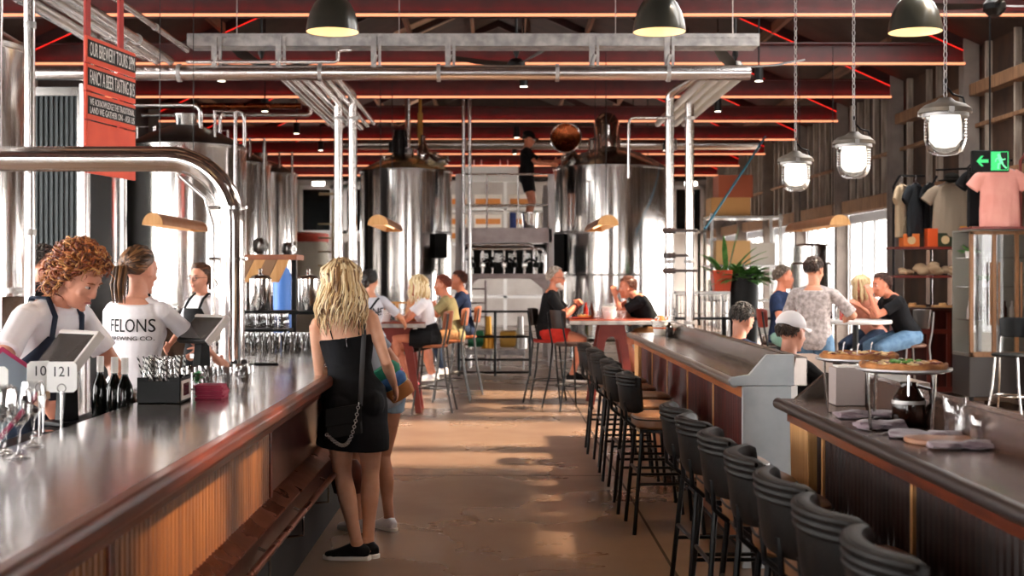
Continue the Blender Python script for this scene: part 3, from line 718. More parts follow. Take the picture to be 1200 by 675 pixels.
# ================================================================== STOOLS
def arc_pad(mb, R0, th, z0, z1, a0, a1, lean=.10, n=22, bulge=.02):
    rs = []
    for i in range(n+1):
        u = i/n; a = a0+(a1-a0)*u; e = min(1, 7*min(u, 1-u)+.30); ring = []
        zc, hz = (z0+z1)/2, (z1-z0)/2
        for k in range(16):
            q = 2*PI*k/16; cx, cz = math.cos(q), math.sin(q)
            px = abs(cx)**.6*(1 if cx > 0 else -1)*th/2*min(1, e*1.15); pz = abs(cz)**.45*(1 if cz > 0 else -1)*hz*(.80+.20*e)
            rr = R0+px+lean*(zc+pz-z0)
            ring.append((rr*math.cos(a), rr*math.sin(a), zc+pz))
        rs.append(ring)
    return mb.rings(rs)
def make_bar_stool(label, loc, rz, grp):
    t = thing('bar_stool', label, 'bar stool', (0, 0, 0), 0, grp)
    b = MB()
    rs = []
    for z, f in ((.685, .93), (.70, 1.0), (.745, 1.0), (.765, .97), (.776, .86), (.782, .6)):
        rs.append([(.205*f*(abs(math.cos(a))**.6)*(1 if math.cos(a) > 0 else -1), .02+.205*f*(abs(math.sin(a))**.6)*(1 if math.sin(a) > 0 else -1), z) for a in [2*PI*k/28 for k in range(28)]])
    b.rings(rs); st = b.build('seat', m_seatl, t)
    b = MB(); b.tube([(.207*(abs(math.cos(a))**.6)*(1 if math.cos(a) > 0 else -1), .02+.207*(abs(math.sin(a))**.6)*(1 if math.sin(a) > 0 else -1), .748) for a in [2*PI*k/32 for k in range(32)]], .005, 6, closed=True); b.build('piping', m_leather, st)
    b = MB(); arc_pad(b, .30, .06, .79, 1.045, rad(226), rad(314)); bk = b.build('backrest', m_leather, t); bk.location = (0, .07, 0)
    for z in (.975, 1.0, 1.025):
        b = MB(); pts = []
        for i in range(19):
            a = rad(229+i*82/18); rr = .30+.10*(z-.79)+.024; pts.append((rr*math.cos(a), rr*math.sin(a), z))
        b.tube(pts, [.009]+[.013]*17+[.009], 8); b.build('channel_roll', m_leather, bk)
    for s in (-1, 1):
        b = MB(); b.tube([(s*.10, -.18, .69), (s*.11, -.235, .74), (s*.11, -.243, .86)], .011, 8); b.build('back_bracket', m_black, t)
    b = MB(); b.box(-.18, .18, -.16, .19, .662, .685); b.build('seat_frame', m_black, t)
    for sx in (-1, 1):
        for sy in (-1, 1):
            b = MB(); b.tube([(sx*.165, .015+sy*.16, .67), (sx*.225, .015+sy*.215, .004)], .0125, 8); b.build('leg', m_black, t)
    zf = .27; q = lambda z: (.67-z)/.67
    for z, a, c in ((.24, (-1, 1), (1, 1)), (.33, (-1, -1), (-1, 1)), (.33, (1, -1), (1, 1)), (.40, (-1, -1), (1, -1))):
        f = q(z); X = .165+.06*f; Y = .16+.055*f
        b = MB(); b.tube([(a[0]*X, .015+a[1]*Y, z), (c[0]*X, .015+c[1]*Y, z)], .010, 8); b.build('footrest' if z == .24 else 'stretcher', m_black, t)
    t.location = loc; t.rotation_euler = (0, 0, rz); t.scale = (1, 1, .94); return t
G1 = 'black bar stools along the farther right counter'; G2 = 'black bar stools along the near right counter'
n1 = ['last stool of the row, at the far end of the farther right counter', 'black leather bar stool second from the far end of the farther right counter', 'black leather bar stool third from the far end of the farther counter',
      'black leather bar stool fourth from the far end of the farther counter', 'black leather bar stool second from the grey end panel, farther counter', 'black leather bar stool with green-black back, nearest the grey end panel']
st0 = None
for lab, y, rz in zip(n1, (11.6, 10.85, 10.1, 9.42, 8.75, 8.08), (-.03, .02, -.02, .03, -.03, .02)):
    if lab.startswith('last'): lab = 'black leather bar stool farthest away, at the far end of the farther right counter'
    if st0 is None: st0 = make_bar_stool(lab, (1.0, y, 0), -PI/2+rz, G1)
    else: dup(st0, (1.02+rz*.5, y, 0), -PI/2+rz, lab, G1)
n2 = ['black leather bar stool at the far end of the near counter, beside the gap', 'black leather bar stool second from the far end of the near counter', 'black bar stool third from the far end of the near counter, whole back in view',
      'black bar stool with brown seat, fourth from the far end of the near counter', 'black bar stool third from the bottom right of the row, near counter', 'black bar stool next to last before the bottom edge, near counter', 'black bar stool nearest the camera, cut by the bottom edge of the photo']
for lab, y, rz in zip(n2, (6.1, 5.6, 5.03, 4.48, 3.98, 3.48, 3.0), (.05, .02, -.05, -.12, .03, .05, .0)):
    dup(st0, (1.10-.014*(y-3), y, 0), -PI/2+rz, lab, G2)

# ================================================================== TABLES AND CHAIRS BEYOND
def high_table(label, c, w_, d_, h=1.05, rz=0, legx=0, grp='high tables with oxide red legs'):
    t = thing('high_table', label, 'table', (c[0], c[1], 0), rz, grp)
    b = MB(); b.box(-w_/2, w_/2, -d_/2, d_/2, h-.012, h+.001); b.build('table_top', mat('oxide_red_table_top', '8e3a26', .35), t, bevel=.004)
    b = MB(); b.box(-w_/2-.004, w_/2+.004, -d_/2-.004, d_/2+.004, h-.06, h-.0125); b.build('metal_edge', m_galv, t, bevel=.004)
    out = [(-.15, h-.06), (.15, h-.06), (.29, 0), (.23, 0)]
    arch = [(.085*math.cos(a), h-.30+.09*math.sin(a)) for a in [PI*i/10 for i in range(11)]]
    for y in (-d_*.3, d_*.3):
        b = MB()
        L = [(-.29, 0), (-.15, h-.06)]; I = [(-.23, 0)]
        # left leg, right leg and head plate as clean convex slices
        n = 8
        pts_o = [(-.29+.14*i/n, (h-.06)*i/n) for i in range(n+1)]
        for s in (-1, 1):
            b.prism([(s*.29, 0), (s*.22, 0), (s*.085, h-.30), (s*.19, h-.30)], 'y', y-.025, y+.025)
            for i in range(5):
                a0, a1 = PI/2*i/5, PI/2*(i+1)/5
                z0, z1 = h-.30+.09*math.sin(a0), h-.30+.09*math.sin(a1); xo = lambda z: .29-.14*z/(h-.06)
                b.prism([(s*xo(z0), z0), (s*.085*math.cos(a0), z0), (s*.085*math.cos(a1), z1), (s*xo(z1), z1)], 'y', y-.025, y+.025)
        b.prism([(-.176, h-.21), (.176, h-.21), (.15, h-.06), (-.15, h-.06)], 'y', y-.025, y+.025)
        b.cyl((0, 0, 0), .018, .012, 12, M.Translation((0, y-.03, h-.13)) @ M.Rotation(-PI/2, 4, 'X'))
        lg = b.build('leg', m_redpaint, t); lg.location = (legx, 0, 0)
    b = MB(); b.box(legx-.02, legx+.02, -d_*.3, d_*.3, h-.20, h-.15); b.build('stretcher', m_redpaint, t)
    return t
TBL_C = high_table('oxide red high table with metal edge where two men in black sit', (1.40, 16.0), 1.06, .8)
TBL_L = high_table('high table with metal edge and red legs, behind the blonde woman at the bar', (-1.32, 15.1), .95, .75, legx=.14)
def tall_chair(label, loc, rz, mleg, mseat, mback, grp, seat_h=.78, slim=False):
    t = thing('tall_chair', label, 'chair', loc, rz, grp)
    b = MB(); b.lathe([(0, seat_h-.03), (.17, seat_h-.03), (.19, seat_h-.015), (.19, seat_h), (.17, seat_h+.012), (0, seat_h+.006)], n=28); b.build('seat', mseat, t)
    for sx in (-1, 1):
        b = MB(); b.tube([(sx*.12, .12, seat_h-.03), (sx*.14, .15, seat_h*.5), (sx*.19, .20, .003)], .012, 8); b.build('leg', mleg, t)
        b = MB(); b.tube([(sx*.15, -.22, seat_h+.37), (sx*.16, -.19, seat_h+.15), (sx*.155, -.155, seat_h-.02), (sx*.17, -.19, seat_h*.5), (sx*.21, -.27, .003)], .012, 8); b.build('leg', mleg, t)
    b = MB(); pts = []
    arc_pad(b, .17, .016, seat_h+.18, seat_h+.40, rad(213), rad(327), .12, 16)
    o = b.build('backrest', mback, t); o.location = (0, -.055, 0)
    b = MB(); b.torus((0, 0, seat_h*.36), .185, .008, n=28); b.build('foot_ring', mleg, t)
    return t
m_cwood = mat('orange_brown_seat_wood', '9c5a33', .4, c2='84472a', scale=5)
m_cdark = mat('dark_bentwood', '34201a', .4, c2='221512', scale=5); m_cleg = mat('dark_grey_tube', '4a4745', .35, .8)
tall_chair('tall chair with brown wooden seat under the woman in the black pinafore', (-.78, 15.0, 0), PI/2-.1, m_cleg, m_cwood, m_cwood, 'tall metal and wood chairs', slim=True)
tall_chair('tall chair with orange-brown back behind the woman in the black pinafore', (-.62, 16.15, 0), PI/2, m_cleg, m_cwood, m_cwood, 'tall metal and wood chairs')
tall_chair('tall dark chair under the bearded man with grey hair', (.62, 16.1, 0), -PI/2-.25, m_black, mat('red_seat_pad', 'b02a20', .5), m_cdark, 'tall dark chairs at the middle table')
tall_chair('empty tall dark chair in front of the bearded man', (.86, 15.3, 0), -PI/2+.5, m_black, m_cdark, m_cdark, 'tall dark chairs at the middle table')
tall_chair('tall dark chair under the man leaning on his elbow at the middle table', (2.0, 16.3, 0), PI/2, m_black, m_cdark, m_cdark, 'tall dark chairs at the middle table')
t = thing('round_table', 'round white high table on a black post, on the right by the glass doors', 'table', (4.06, 14.55, 0))
b = MB(); b.lathe([(0, 1.045), (.39, 1.045), (.4, 1.055), (.4, 1.08), (.39, 1.09), (0, 1.09)], n=40); b.build('table_top', mat('white_table_top', 'cfcbc8', .3), t)
b = MB(); b.cyl((0, 0, .03), .035, 1.02, 16); b.build('post', m_black, t)
b = MB(); b.lathe([(0, 0), (.26, 0), (.26, .012), (.05, .035), (0, .035)], n=28); b.build('base', m_black, t)
m_met = mat('grey_bentwood_metal', '8f8b88', .35, .8)
tall_chair('grey metal tall chair under the man in the black tee and jeans', (4.72, 14.7, 0), PI/2+.3, m_met, mat('brown_seat', '7b5a4a', .4), m_met, 'tall chairs around the round white table', .8)
tall_chair('dark tall chair under the man in the navy polo shirt', (3.3, 15.1, 0), -PI/2, m_black, m_cdark, mat('oxide_red_back', '8a2f22', .4), 'tall chairs around the round white table', .8)
tall_chair('dark tall chair under the woman hidden behind the man in the black tee', (4.55, 15.55, 0), PI-.4, m_black, m_cdark, m_cdark, 'tall chairs around the round white table', .8)
tall_chair('black tall chair with chrome legs standing before the glass cabinet', P(1183, 484, 14.2)+V((0, 0, -P(1183, 484, 14.2).z)), PI/2+.9, m_steel, m_blackp, m_blackp, 'tall chairs around the round white table', .72)
# ================================================================== BREWERY
def pipe(label, pts, r, m=None, name='steel_pipe', group='steel pipes', collars=(), bend=.12, cat='pipe'):
    """a run of pipe with rounded bends; collars are clamps (index of leg, fraction)"""
    pts = [V(p) for p in pts]; out = [pts[0]]
    for i in range(1, len(pts)-1):
        a, p, c = pts[i-1], pts[i], pts[i+1]; d1, d2 = (a-p), (c-p); q = min(bend, d1.length*.45, d2.length*.45)
        s, e = p+d1.normalized()*q, p+d2.normalized()*q
        for j in range(7):
            u = j/6; out.append(s.lerp(p, u).lerp(p.lerp(e, u), u))
    out.append(pts[-1]); o = (pts[0])
    if not collars:
        b = MB(); b.tube(out, r, 14); x = b.build(name, m or m_pipe, None, True, loc=o); return tag(x, label, cat, group)
    t = thing(name, label, cat, o, 0, group); b = MB(); b.tube(out, r, 16); b.build('pipe', m or m_pipe, t, True)
    for i, f in collars:
        a, c = pts[i], pts[i+1]; p = a.lerp(c, f); d = (c-a).normalized(); b = MB(); b.tube([p-d*.02, p+d*.02], r*1.22, 16); b.build('clamp', m_galv, t, True)
    return t
def tank(label, x, y, r, z0, z1, top=.35, bottom='legs', m=None, grp='stainless brewing tanks', mtop=None, extra=None):
    m = m or m_tank; t = thing('brewing_tank', label, 'tank', (x, y, 0), 0, grp)
    b = MB(); b.lathe([(r, z0), (r, z1)], n=64); b.build('shell', m, t)
    for z in (z0+.04, z1-.015):
        b = MB(); b.lathe([(r, z-.02), (r+.018, z-.018), (r+.018, z+.018), (r, z+.02)], n=64); b.build('band', m_steel, t)
    b = MB(); b.lathe([(r+.005, z1), (r*.97, z1+.04), (r*.6, z1+top*.62), (r*.28, z1+top*.93), (.0, z1+top)], n=64); b.build('lid', mtop or m_steel, t)
    b = MB(); b.lathe([(r*.18, z1+top*.9), (r*.18, z1+top+.1), (r*.2, z1+top+.1), (r*.2, z1+top+.13), (0, z1+top+.14)], n=24); b.build('top_port', m_steel, t)
    if bottom == 'cone':
        b = MB(); b.lathe([(r, z0), (r*.93, z0-.06), (.09, z0-r*1.25), (.05, z0-r*1.25-.1), (0, z0-r*1.25-.1)], n=48); b.build('cone', m_steel, t)
    else:
        b = MB(); b.lathe([(r, z0), (r*.9, z0-.06), (0, z0-.1)], n=48); b.build('cone', m_steel, t)
    for k in range(4):
        a = PI/4+k*PI/2; px, py = r*.92*math.cos(a), r*.92*math.sin(a)
        b = MB(); b.tube([(px, py, .02), (px, py, z0+.1)], .035, 10); b.cyl((px, py, 0), .06, .02, 12); b.build('leg', m_steel, t)
    return t
def manway(t, c, r, d, m=None):
    d = V(d).normalized(); x, y = frame(d); B4 = basis(x, y, d, c)
    b = MB(); b.lathe([(r, -.08), (r, .02), (r*1.12, .02), (r*1.12, .05), (r*.9, .075), (0, .09)], n=28, T=B4); o = b.build('manway', m or m_steel, t)
    b = MB(); b.torus((0, 0, .12), r*.5, .012, B4, 18, 6); b.tube([B4 @ V((-r*.5, 0, .12)), B4 @ V((r*.5, 0, .12))], .01, 6); b.tube([B4 @ V((0, 0, .08)), B4 @ V((0, 0, .13))], .012, 6); b.build('hand_wheel', m_steel, o)
m_drk = mat('dark_lid_steel', '5d5a58', .3, .9)
KL = tank('stainless brewing kettle left of the platform, with a black motor on its lid', -1.73, 24, .86, .55, 3.53, .32, mtop=mat('warm_steel_lid', 'd8c39a', .25, .9))
KR = tank('large stainless brewing kettle right of the platform, with a domed flue on its lid', 2.1, 24, 1.06, .45, 3.58, .42)
# motor on the left kettle
b = MB(); b.cyl((-.12, -.1, 3.72), .14, .12, 16); b.cyl((-.12, -.1, 3.84), .12, .34, 20); b.cyl((-.12, -.1, 4.18), .10, .12, 16); b.cbox((-.25, -.1, 3.98), (.12, .14, .2))
for k in range(12): a = k*PI/6; b.cbox((-.12+.125*math.cos(a), -.1+.125*math.sin(a), 4.0), (.02, .02, .26))
b.cbox((-.3, -.15, 3.68), (.34, .3, .04)); mo = b.build('motor', m_black, KL); 
b = MB(); b.tube([(-.42, -.2, 3.62), (-.42, -.2, 3.82), (-.2, -.2, 3.82)], .018, 8); b.tube([(-.42, .1, 3.62), (-.42, .1, 3.82), (-.42, -.2, 3.82)], .018, 8); b.build('guard_rail', m_steel, KL)
b = MB(); b.tube([(0.05, -.1, 3.8), (.05, -.1, 5.0)], .045, 12); b.tube([(-.0, -.02, 3.8), (-.0, -.02, 5.0)], .025, 10); b.build('stand_pipe', m_pipe, KL)
b = MB(); b.cyl((.05, -.14, 3.86), .07, .09, 16); b.build('valve_body', m_galv, KL)
b = MB(); b.tube([(.27, -.1, 3.7), (.27, -.1, 5.0)], .03, 10); b.tube([(.27, -.1, 4.15), (.27, -.1, 4.62)], .05, 12); b.build('lagged_pipe', mat('yellow_lagging', 'b98a3c', .7), KL)
b = MB(); b.lathe([(.10, 3.72), (.12, 3.76), (.12, 3.92), (.09, 3.97), (.05, 4.05), (.05, 4.2)], (.33, -.15, 0), 20); b.build('spray_pot', m_tank, KL)
manway(KL, (.52, -.40, 3.74), .13, (.7, -.5, .6)); manway(KL, (.70, -.30, 3.70), .09, (.8, -.4, .4))
b = MB(); b.box(.58, .80, -.76, -.60, 1.9, 2.35); b.build('control_box', m_blackp, KL)
# flue, hatch, side box on the right kettle
b = MB(); b.lathe([(.24, 3.82), (.24, 4.38), (.225, 4.48), (.16, 4.58), (.08, 4.62), (0, 4.63)], (-.08, -.1, 0), 32); b.build('domed_flue', m_tank, KR)
b = MB(); b.lathe([(.26, 4.14), (.26, 4.17)], (-.08, -.1, 0), 32); b.lathe([(.27, 3.80), (.27, 3.86)], (-.08, -.1, 0), 32); b.build('flue_band', m_steel, KR)
x, y = frame(V((-.1, -1, .12))); HT = basis(x, y, V((-.1, -1, .12)).normalized(), (-.86, -.55, 4.10))
b = MB(); b.lathe([(0, .0), (.2, .015), (.27, .05)], n=36, T=HT); b.build('hatch_lid', m_copper, KR)
b = MB(); b.torus((0, 0, .05), .275, .018, HT, 36, 8); b.tube([(-.86, -.50, 3.84), (-.72, -.45, 3.72)], .02, 8); b.build('hatch_rim', m_tank, KR)
manway(KR, (-.80, -.55, 3.72), .17, (-.75, -.35, .5)); manway(KR, (-.52, -.75, 3.68), .09, (-.2, -.8, .4))
b = MB(); b.tube([(-.42, -.4, 3.75), (-.42, -.4, 4.1), (-.28, -.3, 4.1)], .02, 8); b.tube([(-.2, -.5, 3.7), (-.2, -.5, 3.95), (.05, -.4, 3.95)], .018, 8); b.build('lid_pipes', m_steel, KR)
b = MB(); b.box(-1.12, -.9, -.62, -.48, 1.65, 2.35); b.build('control_box', m_blackp, KR)
b = MB(); b.lathe([(1.062, 1.58), (1.066, 1.6), (1.062, 1.62)], n=64); b.build('weld_seam', m_steel, KR)
# fermenters along the left
for lab, x, y, r, z0, z1 in (('stainless tank at the far left edge of the photo, with a round hatch', -4.0, 9.0, .66, 1.45, 3.2), ('big bright stainless tank behind the bartenders, under the curved bar pipe', -3.95, 16.2, .74, 1.2, 3.2),
    ('stainless tank half hidden behind the big bright tank, on its left', -5.35, 17.8, .7, 1.2, 3.2), ('stainless tank just right of the big bright tank, second in the row', -4.75, 19.6, .72, 1.2, 3.35),
    ('stainless tank third in the left-hand row', -4.75, 22.6, .72, 1.2, 3.55), ('stainless tank fourth in the left-hand row, close to the white silo', -4.75, 25.6, .72, 1.2, 3.6)):
    t = tank(lab, x, y, r, z0, z1, .3, 'cone', grp='conical tanks along the left wall', mtop=m_drk if y in (16.2,) else None)
    if y < 10: manway(t, (.30, -.60, 1.82), .17, (.45, -.9, 0))
    elif y > 17.9: manway(t, (.62, -.38, 2.1), .13, (.85, -.5, 0))
    else: manway(t, (.1, -.74, 1.0), .1, (.1, -1, -.5))
    b = MB(); b.tube([(r*.6, -r*.5, z1+.1), (r*.6, -r*.5, z1+.42), (r*.95, -r*.5, z1+.42), (r*.95, -r*.55, z1-.1), (r*.95, -r*.55, .9)], .025, 10); b.build('spray_pipe', m_pipe, t)
t = thing('cold_room', 'dark ribbed cold room wall behind the far left tank', 'cold room', (-5.8, 15.6, 0))
b = MB(); b.box(-6.6, -4.9, 15.05, 16.2, 0, 3.75); b.build('box', mat('dark_blue_grey_sheet', '23292b', .45), t, True)
b = MB()
for i in range(28): b.box(-6.58+i*.06, -6.55+i*.06, 15.02, 15.05, .05, 3.7)
b.build('ribs', mat('dark_ribs', '343c3e', .45), t, True)
b = MB(); b.box(-6.6, -4.88, 15.0, 15.06, 3.7, 3.8); b.box(-4.94, -4.86, 15.0, 15.08, 0, 3.7); b.build('trim', m_steel, t, True)
# platform between the kettles
m_pink = mat('warm_grey_steel', 'a99a98', .4, .6, c2='978886', scale=6)
t = thing('platform', 'raised steel platform with handrail between the two brewing kettles', 'platform', (.1, 22.4, 0))
b = MB(); b.box(-.68, .92, 22.4, 25.2, 2.37, 2.41); b.build('deck', m_galv, t, True)
b = MB(); b.box(-.70, .94, 22.36, 22.42, 2.16, 2.42); b.build('edge_beam', m_pink, t, True, bevel=.005)
b = MB(); b.box(-.70, .94, 22.36, 22.46, 1.53, 1.62); b.build('lower_beam', m_pink, t, True, bevel=.005)
for x in (-.70, .92):
    for y in (22.41, 25.1):
        b = MB(); b.box(x-.05, x+.05, y-.05, y+.05, 0, 3.36); b.build('post', mat('post_paint', 'b9b2b0', .45, .3) if x < 0 and y < 23 else bpy.data.materials['post_paint'], t, True, bevel=.006)
for z in (3.36, 2.82, ):
    b = MB(); b.tube([(-.7, 22.41, z), (.92, 22.41, z)], .02, 10); b.build('handrail', m_pipe, t, True)
for x in (-.2, .35):
    b = MB(); b.tube([(x, 22.41, 2.4), (x, 22.41, 3.36)], .016, 8); b.build('baluster', m_pipe, t, True)
b = MB()
for x in (-.62, -.22): b.tube([(x, 22.3, 0), (x, 22.3, 1.5)], .02, 8)
for i in range(6): b.tube([(-.62, 22.3, .15+i*.24), (-.22, 22.3, .15+i*.24)], .014, 8)
b.build('ladder', m_pink, t, True)
for s in (-1, 1):
    b = MB(); b.prism([(.11+s*.8, 1.53), (.11+s*.8, 1.25), (.11+s*.45, 1.53)], 'y', 22.39, 22.43); b.build('gusset', m_pink, t, True)
for i, (x0, x1, z) in enumerate(((-.62, .62, 2.12), (-.56, .80, 2.05))):
    pipe('bent steel pipe loop under the platform edge, %s one' % ('upper' if i == 0 else 'lower'), [(x0, 22.2-.1*i, 1.62), (x0, 22.2-.1*i, z), (x1, 22.2-.1*i, z), (x1, 22.2-.1*i, 1.62)], .03, m_pipe, group='pipe loops under the platform')
for i, x in enumerate((-.45, -.27, -.1, .1, .28, .45, .66)):
    t = thing('valve', 'black handled valve under the platform, %s from the left' % ORD[i], 'valve', (x, 22.14, 1.62), 0, 'valves under the platform')
    b = MB(); b.tube([(0, 0, 0), (0, 0, .40)], .022, 8); b.build('stem_pipe', m_pipe, t)
    b = MB(); b.lathe([(.0, .10), (.055, .11), (.06, .15), (.055, .19), (0, .2)], n=14); b.cbox((0, -.02, .26), (.05, .05, .06)); b.build('body', m_tank if i % 2 else m_blackp, t)
    b = MB(); b.tube([(0, -.04, .2), (.09*(1 if i % 2 else -1), -.06, .25), (.13*(1 if i % 2 else -1), -.06, .24)], [.02, .018, .014], 8); b.build('handle', m_blackp, t)
t = thing('dark_backing_box', 'dark box added as a dark background behind the row of black handled valves', 'cabinet', (.12, 22.8, 1.62)); b = MB(); b.box(-.62, .84, 22.55, 23.1, 1.62, 2.14); b.build('box', m_blackp, t, True, bevel=.01)  # added box that darkens the space behind the valves
for i in range(6):
    b = MB(); b.cbox((-.5+.25*i, 22.54, 1.9), (.14, .02, .16)); b.build('panel_plate', m_steel, t, True)
t = thing('safety_railing', 'black steel railing in front of the pumps, below the platform', 'railing', (0, 20.2, 0))
b = MB()
for x in (-.62, -.05, .5): 
    b = MB(); b.tube([(x, 20.2, 0), (x, 20.2, 1.02)], .022, 8); b.build('post', m_black, t, True)
for z in (1.02, .62, .26, .06):
    b = MB(); b.tube([(-.64, 20.2, z), (.52, 20.2, z)], .018, 8); b.build('bar', m_black, t, True)
for lab, x, y, cb, ck in (('green pump standing behind the black railing', -.32, 21.6, '2f7a52', 'd59a3a'), ('yellow and steel pump behind the black railing, on the right', .22, 21.5, 'c79a4a', 'b7b3ae')):
    t = thing('pump', lab, 'pump', (x, y, 0), 0, 'pumps behind the railing')
    b = MB(); b.cbox((0, 0, .3), (.46, .3, .08)); b.build('base', m_galv, t, bevel=.01)
    T = M.Translation((-.2, 0, .52)) @ M.Rotation(PI/2, 4, 'Y'); b = MB(); b.lathe([(0, 0), (.13, .01), (.14, .04), (.14, .26), (.1, .28), (0, .28)], n=20, T=T); b.build('motor', mat('pump_paint', cb, .4), t)
    b = MB(); b.cyl((.15, 0, .36), .12, .18, 18); b.lathe([(.12, .54), (.06, .6), (.05, .9)], (.15, 0, 0), 16); b.build('pump_body', mat('pump_body', ck, .3, .6), t)
    for s in (-1, 1):
        b = MB(); b.tube([(s*.2, 0, 0), (s*.2, 0, .27)], .02, 8); b.build('leg', m_galv, t)
# pipes: the big one across the room, bundles, drops
pipe('thick steel pipe crossing the whole room under the first light strip', [(-5.35, 14, 3.81), (2.75, 14, 3.81)], .082, m_pipe, collars=((0, .11), (0, .23), (0, .42), (0, .58), (0, .74), (0, .89)), group='overhead steel pipes')
pipe('thin steel pipe on top of the thick crossing pipe, rising at its middle', [(-3.4, 13.95, 3.92), (-1.75, 13.95, 3.92), (-1.75, 13.95, 4.05), (-1.6, 13.95, 4.05)], .022, m_pipe, group='overhead steel pipes', bend=.05)
for i, (dx, dz, r) in enumerate(((-.32, 0, .07), (-.17, .04, .055), (-.03, .0, .06), (.12, -.02, .045), (.30, .10, .03))):
    pipe('steel pipe running along the ceiling at upper left, %s of its bundle from the left' % ['first', 'second', 'third', 'fourth', 'last'][i], [(-3.68+dx, 7.4, 3.81+dz+.13), (-3.68+dx, 13.9, 3.81+dz+.13)], r, m_pipe, group='pipe bundle at upper left', collars=((0, .45), (0, .8)))
for i in range(6):
    pipe('steel pipe receding to the left kettle above the pair of uprights, %s from left' % ['first', 'second', 'third', 'fourth', 'fifth', 'sixth'][i], [(-2.36+.12*i, 14.1, 3.76), (-2.36+.12*i, 18.6-.25*(i % 3), 3.74)], .042 if i < 4 else .028, m_pipe, group='pipe bundle above the left kettle')
for i in range(4):
    pipe('steel pipe receding from the thick pipe to the right kettle, %s from left' % ['first', 'second', 'third', 'fourth'][i], [(2.28+.125*i, 14.1, 3.78), (2.28+.125*i, 18.3, 3.76)], .045, mat('dull_pipe', 'b9b2a8', .35, .9) if i == 0 else bpy.data.materials['dull_pipe'], group='pipe bundle above the right kettle')
for i, (x, s) in enumerate(((-2.0, -1), (-1.82, -1), (2.14, 1), (2.39, 1))):
    lab = ['upright steel pipe behind the blonde woman, left of a pair', 'upright steel pipe behind the blonde woman, right of a pair', 'upright steel pipe right of the large kettle, left of a pair', 'upright steel pipe right of the large kettle, right of a pair'][i]
    pipe(lab, [(x-.22*s*-1 if s < 0 else x+.3, 15.5, 4.02), (x, 16, 3.86), (x, 16, .05)], .056, m_pipe, group='upright pipes', collars=((1, .08), (1, .55), (1, .75)), bend=.09)
for z, w_, qq in ((2.15, .44, 'topmost'), (1.84, .16, 'middle'), (1.65, .44, 'lowest')):
    t = thing('pipe_bracket', 'dark clamp joining the uprights right of the large kettle, %s of three' % qq, 'bracket', (2.26, 15.93, z), 0, 'dark pipe clamps')
    b = MB(); b.cbox((0, 0, 0), (w_, .05, .035)); b.build('bar', m_cdark, t, bevel=.005)
    b = MB(); b.lathe([(.07, -.035), (.08, -.03), (.08, .03), (.07, .035)], (-.12, .07, 0), 16); b.build('ring', m_cdark, t)
for i, x in enumerate((-.60, -.49)):
    pipe('thin upright pipe at the left of the platform, %s of two' % ('left' if i == 0 else 'right'), [(x, 22, 4.9), (x, 22, 0)], .032, m_pipe, group='thin uprights beside the platform')
pipe('thick steel pipe crossing behind the platform worker, high at the back', [(-3.4, 27.5, 4.40), (5.6, 27.5, 4.40)], .11, m_pipe, group='overhead steel pipes', collars=((0, .3), (0, .6), (0, .8)))
pipe('steel pipe loop with rounded end below the second beam at left', [(-5.4, 19.4, 4.02), (-2.85, 19.4, 4.02), (-2.85, 19.4, 4.2), (-2.85, 20.95, 4.2), (-2.85, 20.95, 4.5)], .035, m_pipe, group='overhead steel pipes')
pipe('copper-toned pipe just above the rounded loop at left', [(-5.4, 19.5, 4.17), (-3.0, 19.5, 4.17)], .045, m_copper, group='overhead steel pipes')
pipe('thin steel rail above the left-hand tanks', [(-5.3, 16.0, 3.72), (-3.72, 16.0, 3.72), (-3.72, 16.0, 1.2)], .03, m_pipe, group='pipes above the left tanks')
pipe('thin arched pipe above the left-hand tanks', [(-4.0, 18.4, 3.1), (-4.0, 18.4, 3.95), (-3.65, 18.4, 3.95), (-3.65, 18.4, 0)], .028, m_pipe, group='pipes above the left tanks')
pipe('slim pipe bent down beside the right kettle uprights', [(2.1, 15.9, 3.55), (1.62, 15.9, 3.55), (1.62, 15.9, 2.8)], .018, m_pipe, group='overhead steel pipes', bend=.08)
pipe('upright steel tube with clamps in front of the far left tank', [(-3.0, 8.2, 3.9), (-3.0, 8.2, .0)], .032, m_pipe, group='upright pipes', collars=((0, .18), (0, .52)))
pipe('thin upright tube close to the far left tank', [(-3.13, 8.5, 3.9), (-3.13, 8.5, .0)], .02, m_pipe, group='upright pipes')
pipe('upright pipe beside the dark ribbed cold room', [(-4.78, 14.8, 3.8), (-4.78, 14.8, .0)], .06, m_pipe, group='upright pipes')
# the curved bar pipe
t = thing('beer_pipe', 'big curved steel pipe rising from the bar and bending left across the photo', 'pipe', (-1.68, 8.07, 1.03))
pts = [V((-1.68, 8.07, 1.03)), V((-1.68, 8.07, 1.93))]
for i in range(1, 12): a = PI/2*i/11; pts.append(V((-1.68-.40+.40*math.cos(a), 8.07, 1.93+.40*math.sin(a))))
pts.append(V((-5.2, 8.07, 2.33)))
b = MB(); b.tube(pts, .08, 28); b.build('main_pipe', m_tank, t, True)
b = MB(); b.lathe([(.08, 1.03), (.13, 1.03), (.13, 1.045), (.085, 1.05)], (-1.68, 8.07, 0), 28); b.build('base_flange', m_steel, t, True)
b = MB(); b.tube([(-1.79, 8.04, 1.03), (-1.79, 8.04, 1.9), (-1.84, 8.04, 2.08), (-2.0, 8.04, 2.22)], .014, 10); b.build('side_tube', m_pipe, t, True)
for z in (1.70, 2.02):
    b = MB(); b.lathe([(.08, z-.012), (.09, z-.01), (.09, z+.01), (.08, z+.012)], (-1.68, 8.07, 0), 28); b.tube([(-1.60, 8.0, z), (-1.57, 7.98, z)], .01, 8); b.tube([(-1.75, 8.0, z), (-1.81, 8.02, z)], .01, 8); b.build('clamp', m_steel, t, True)
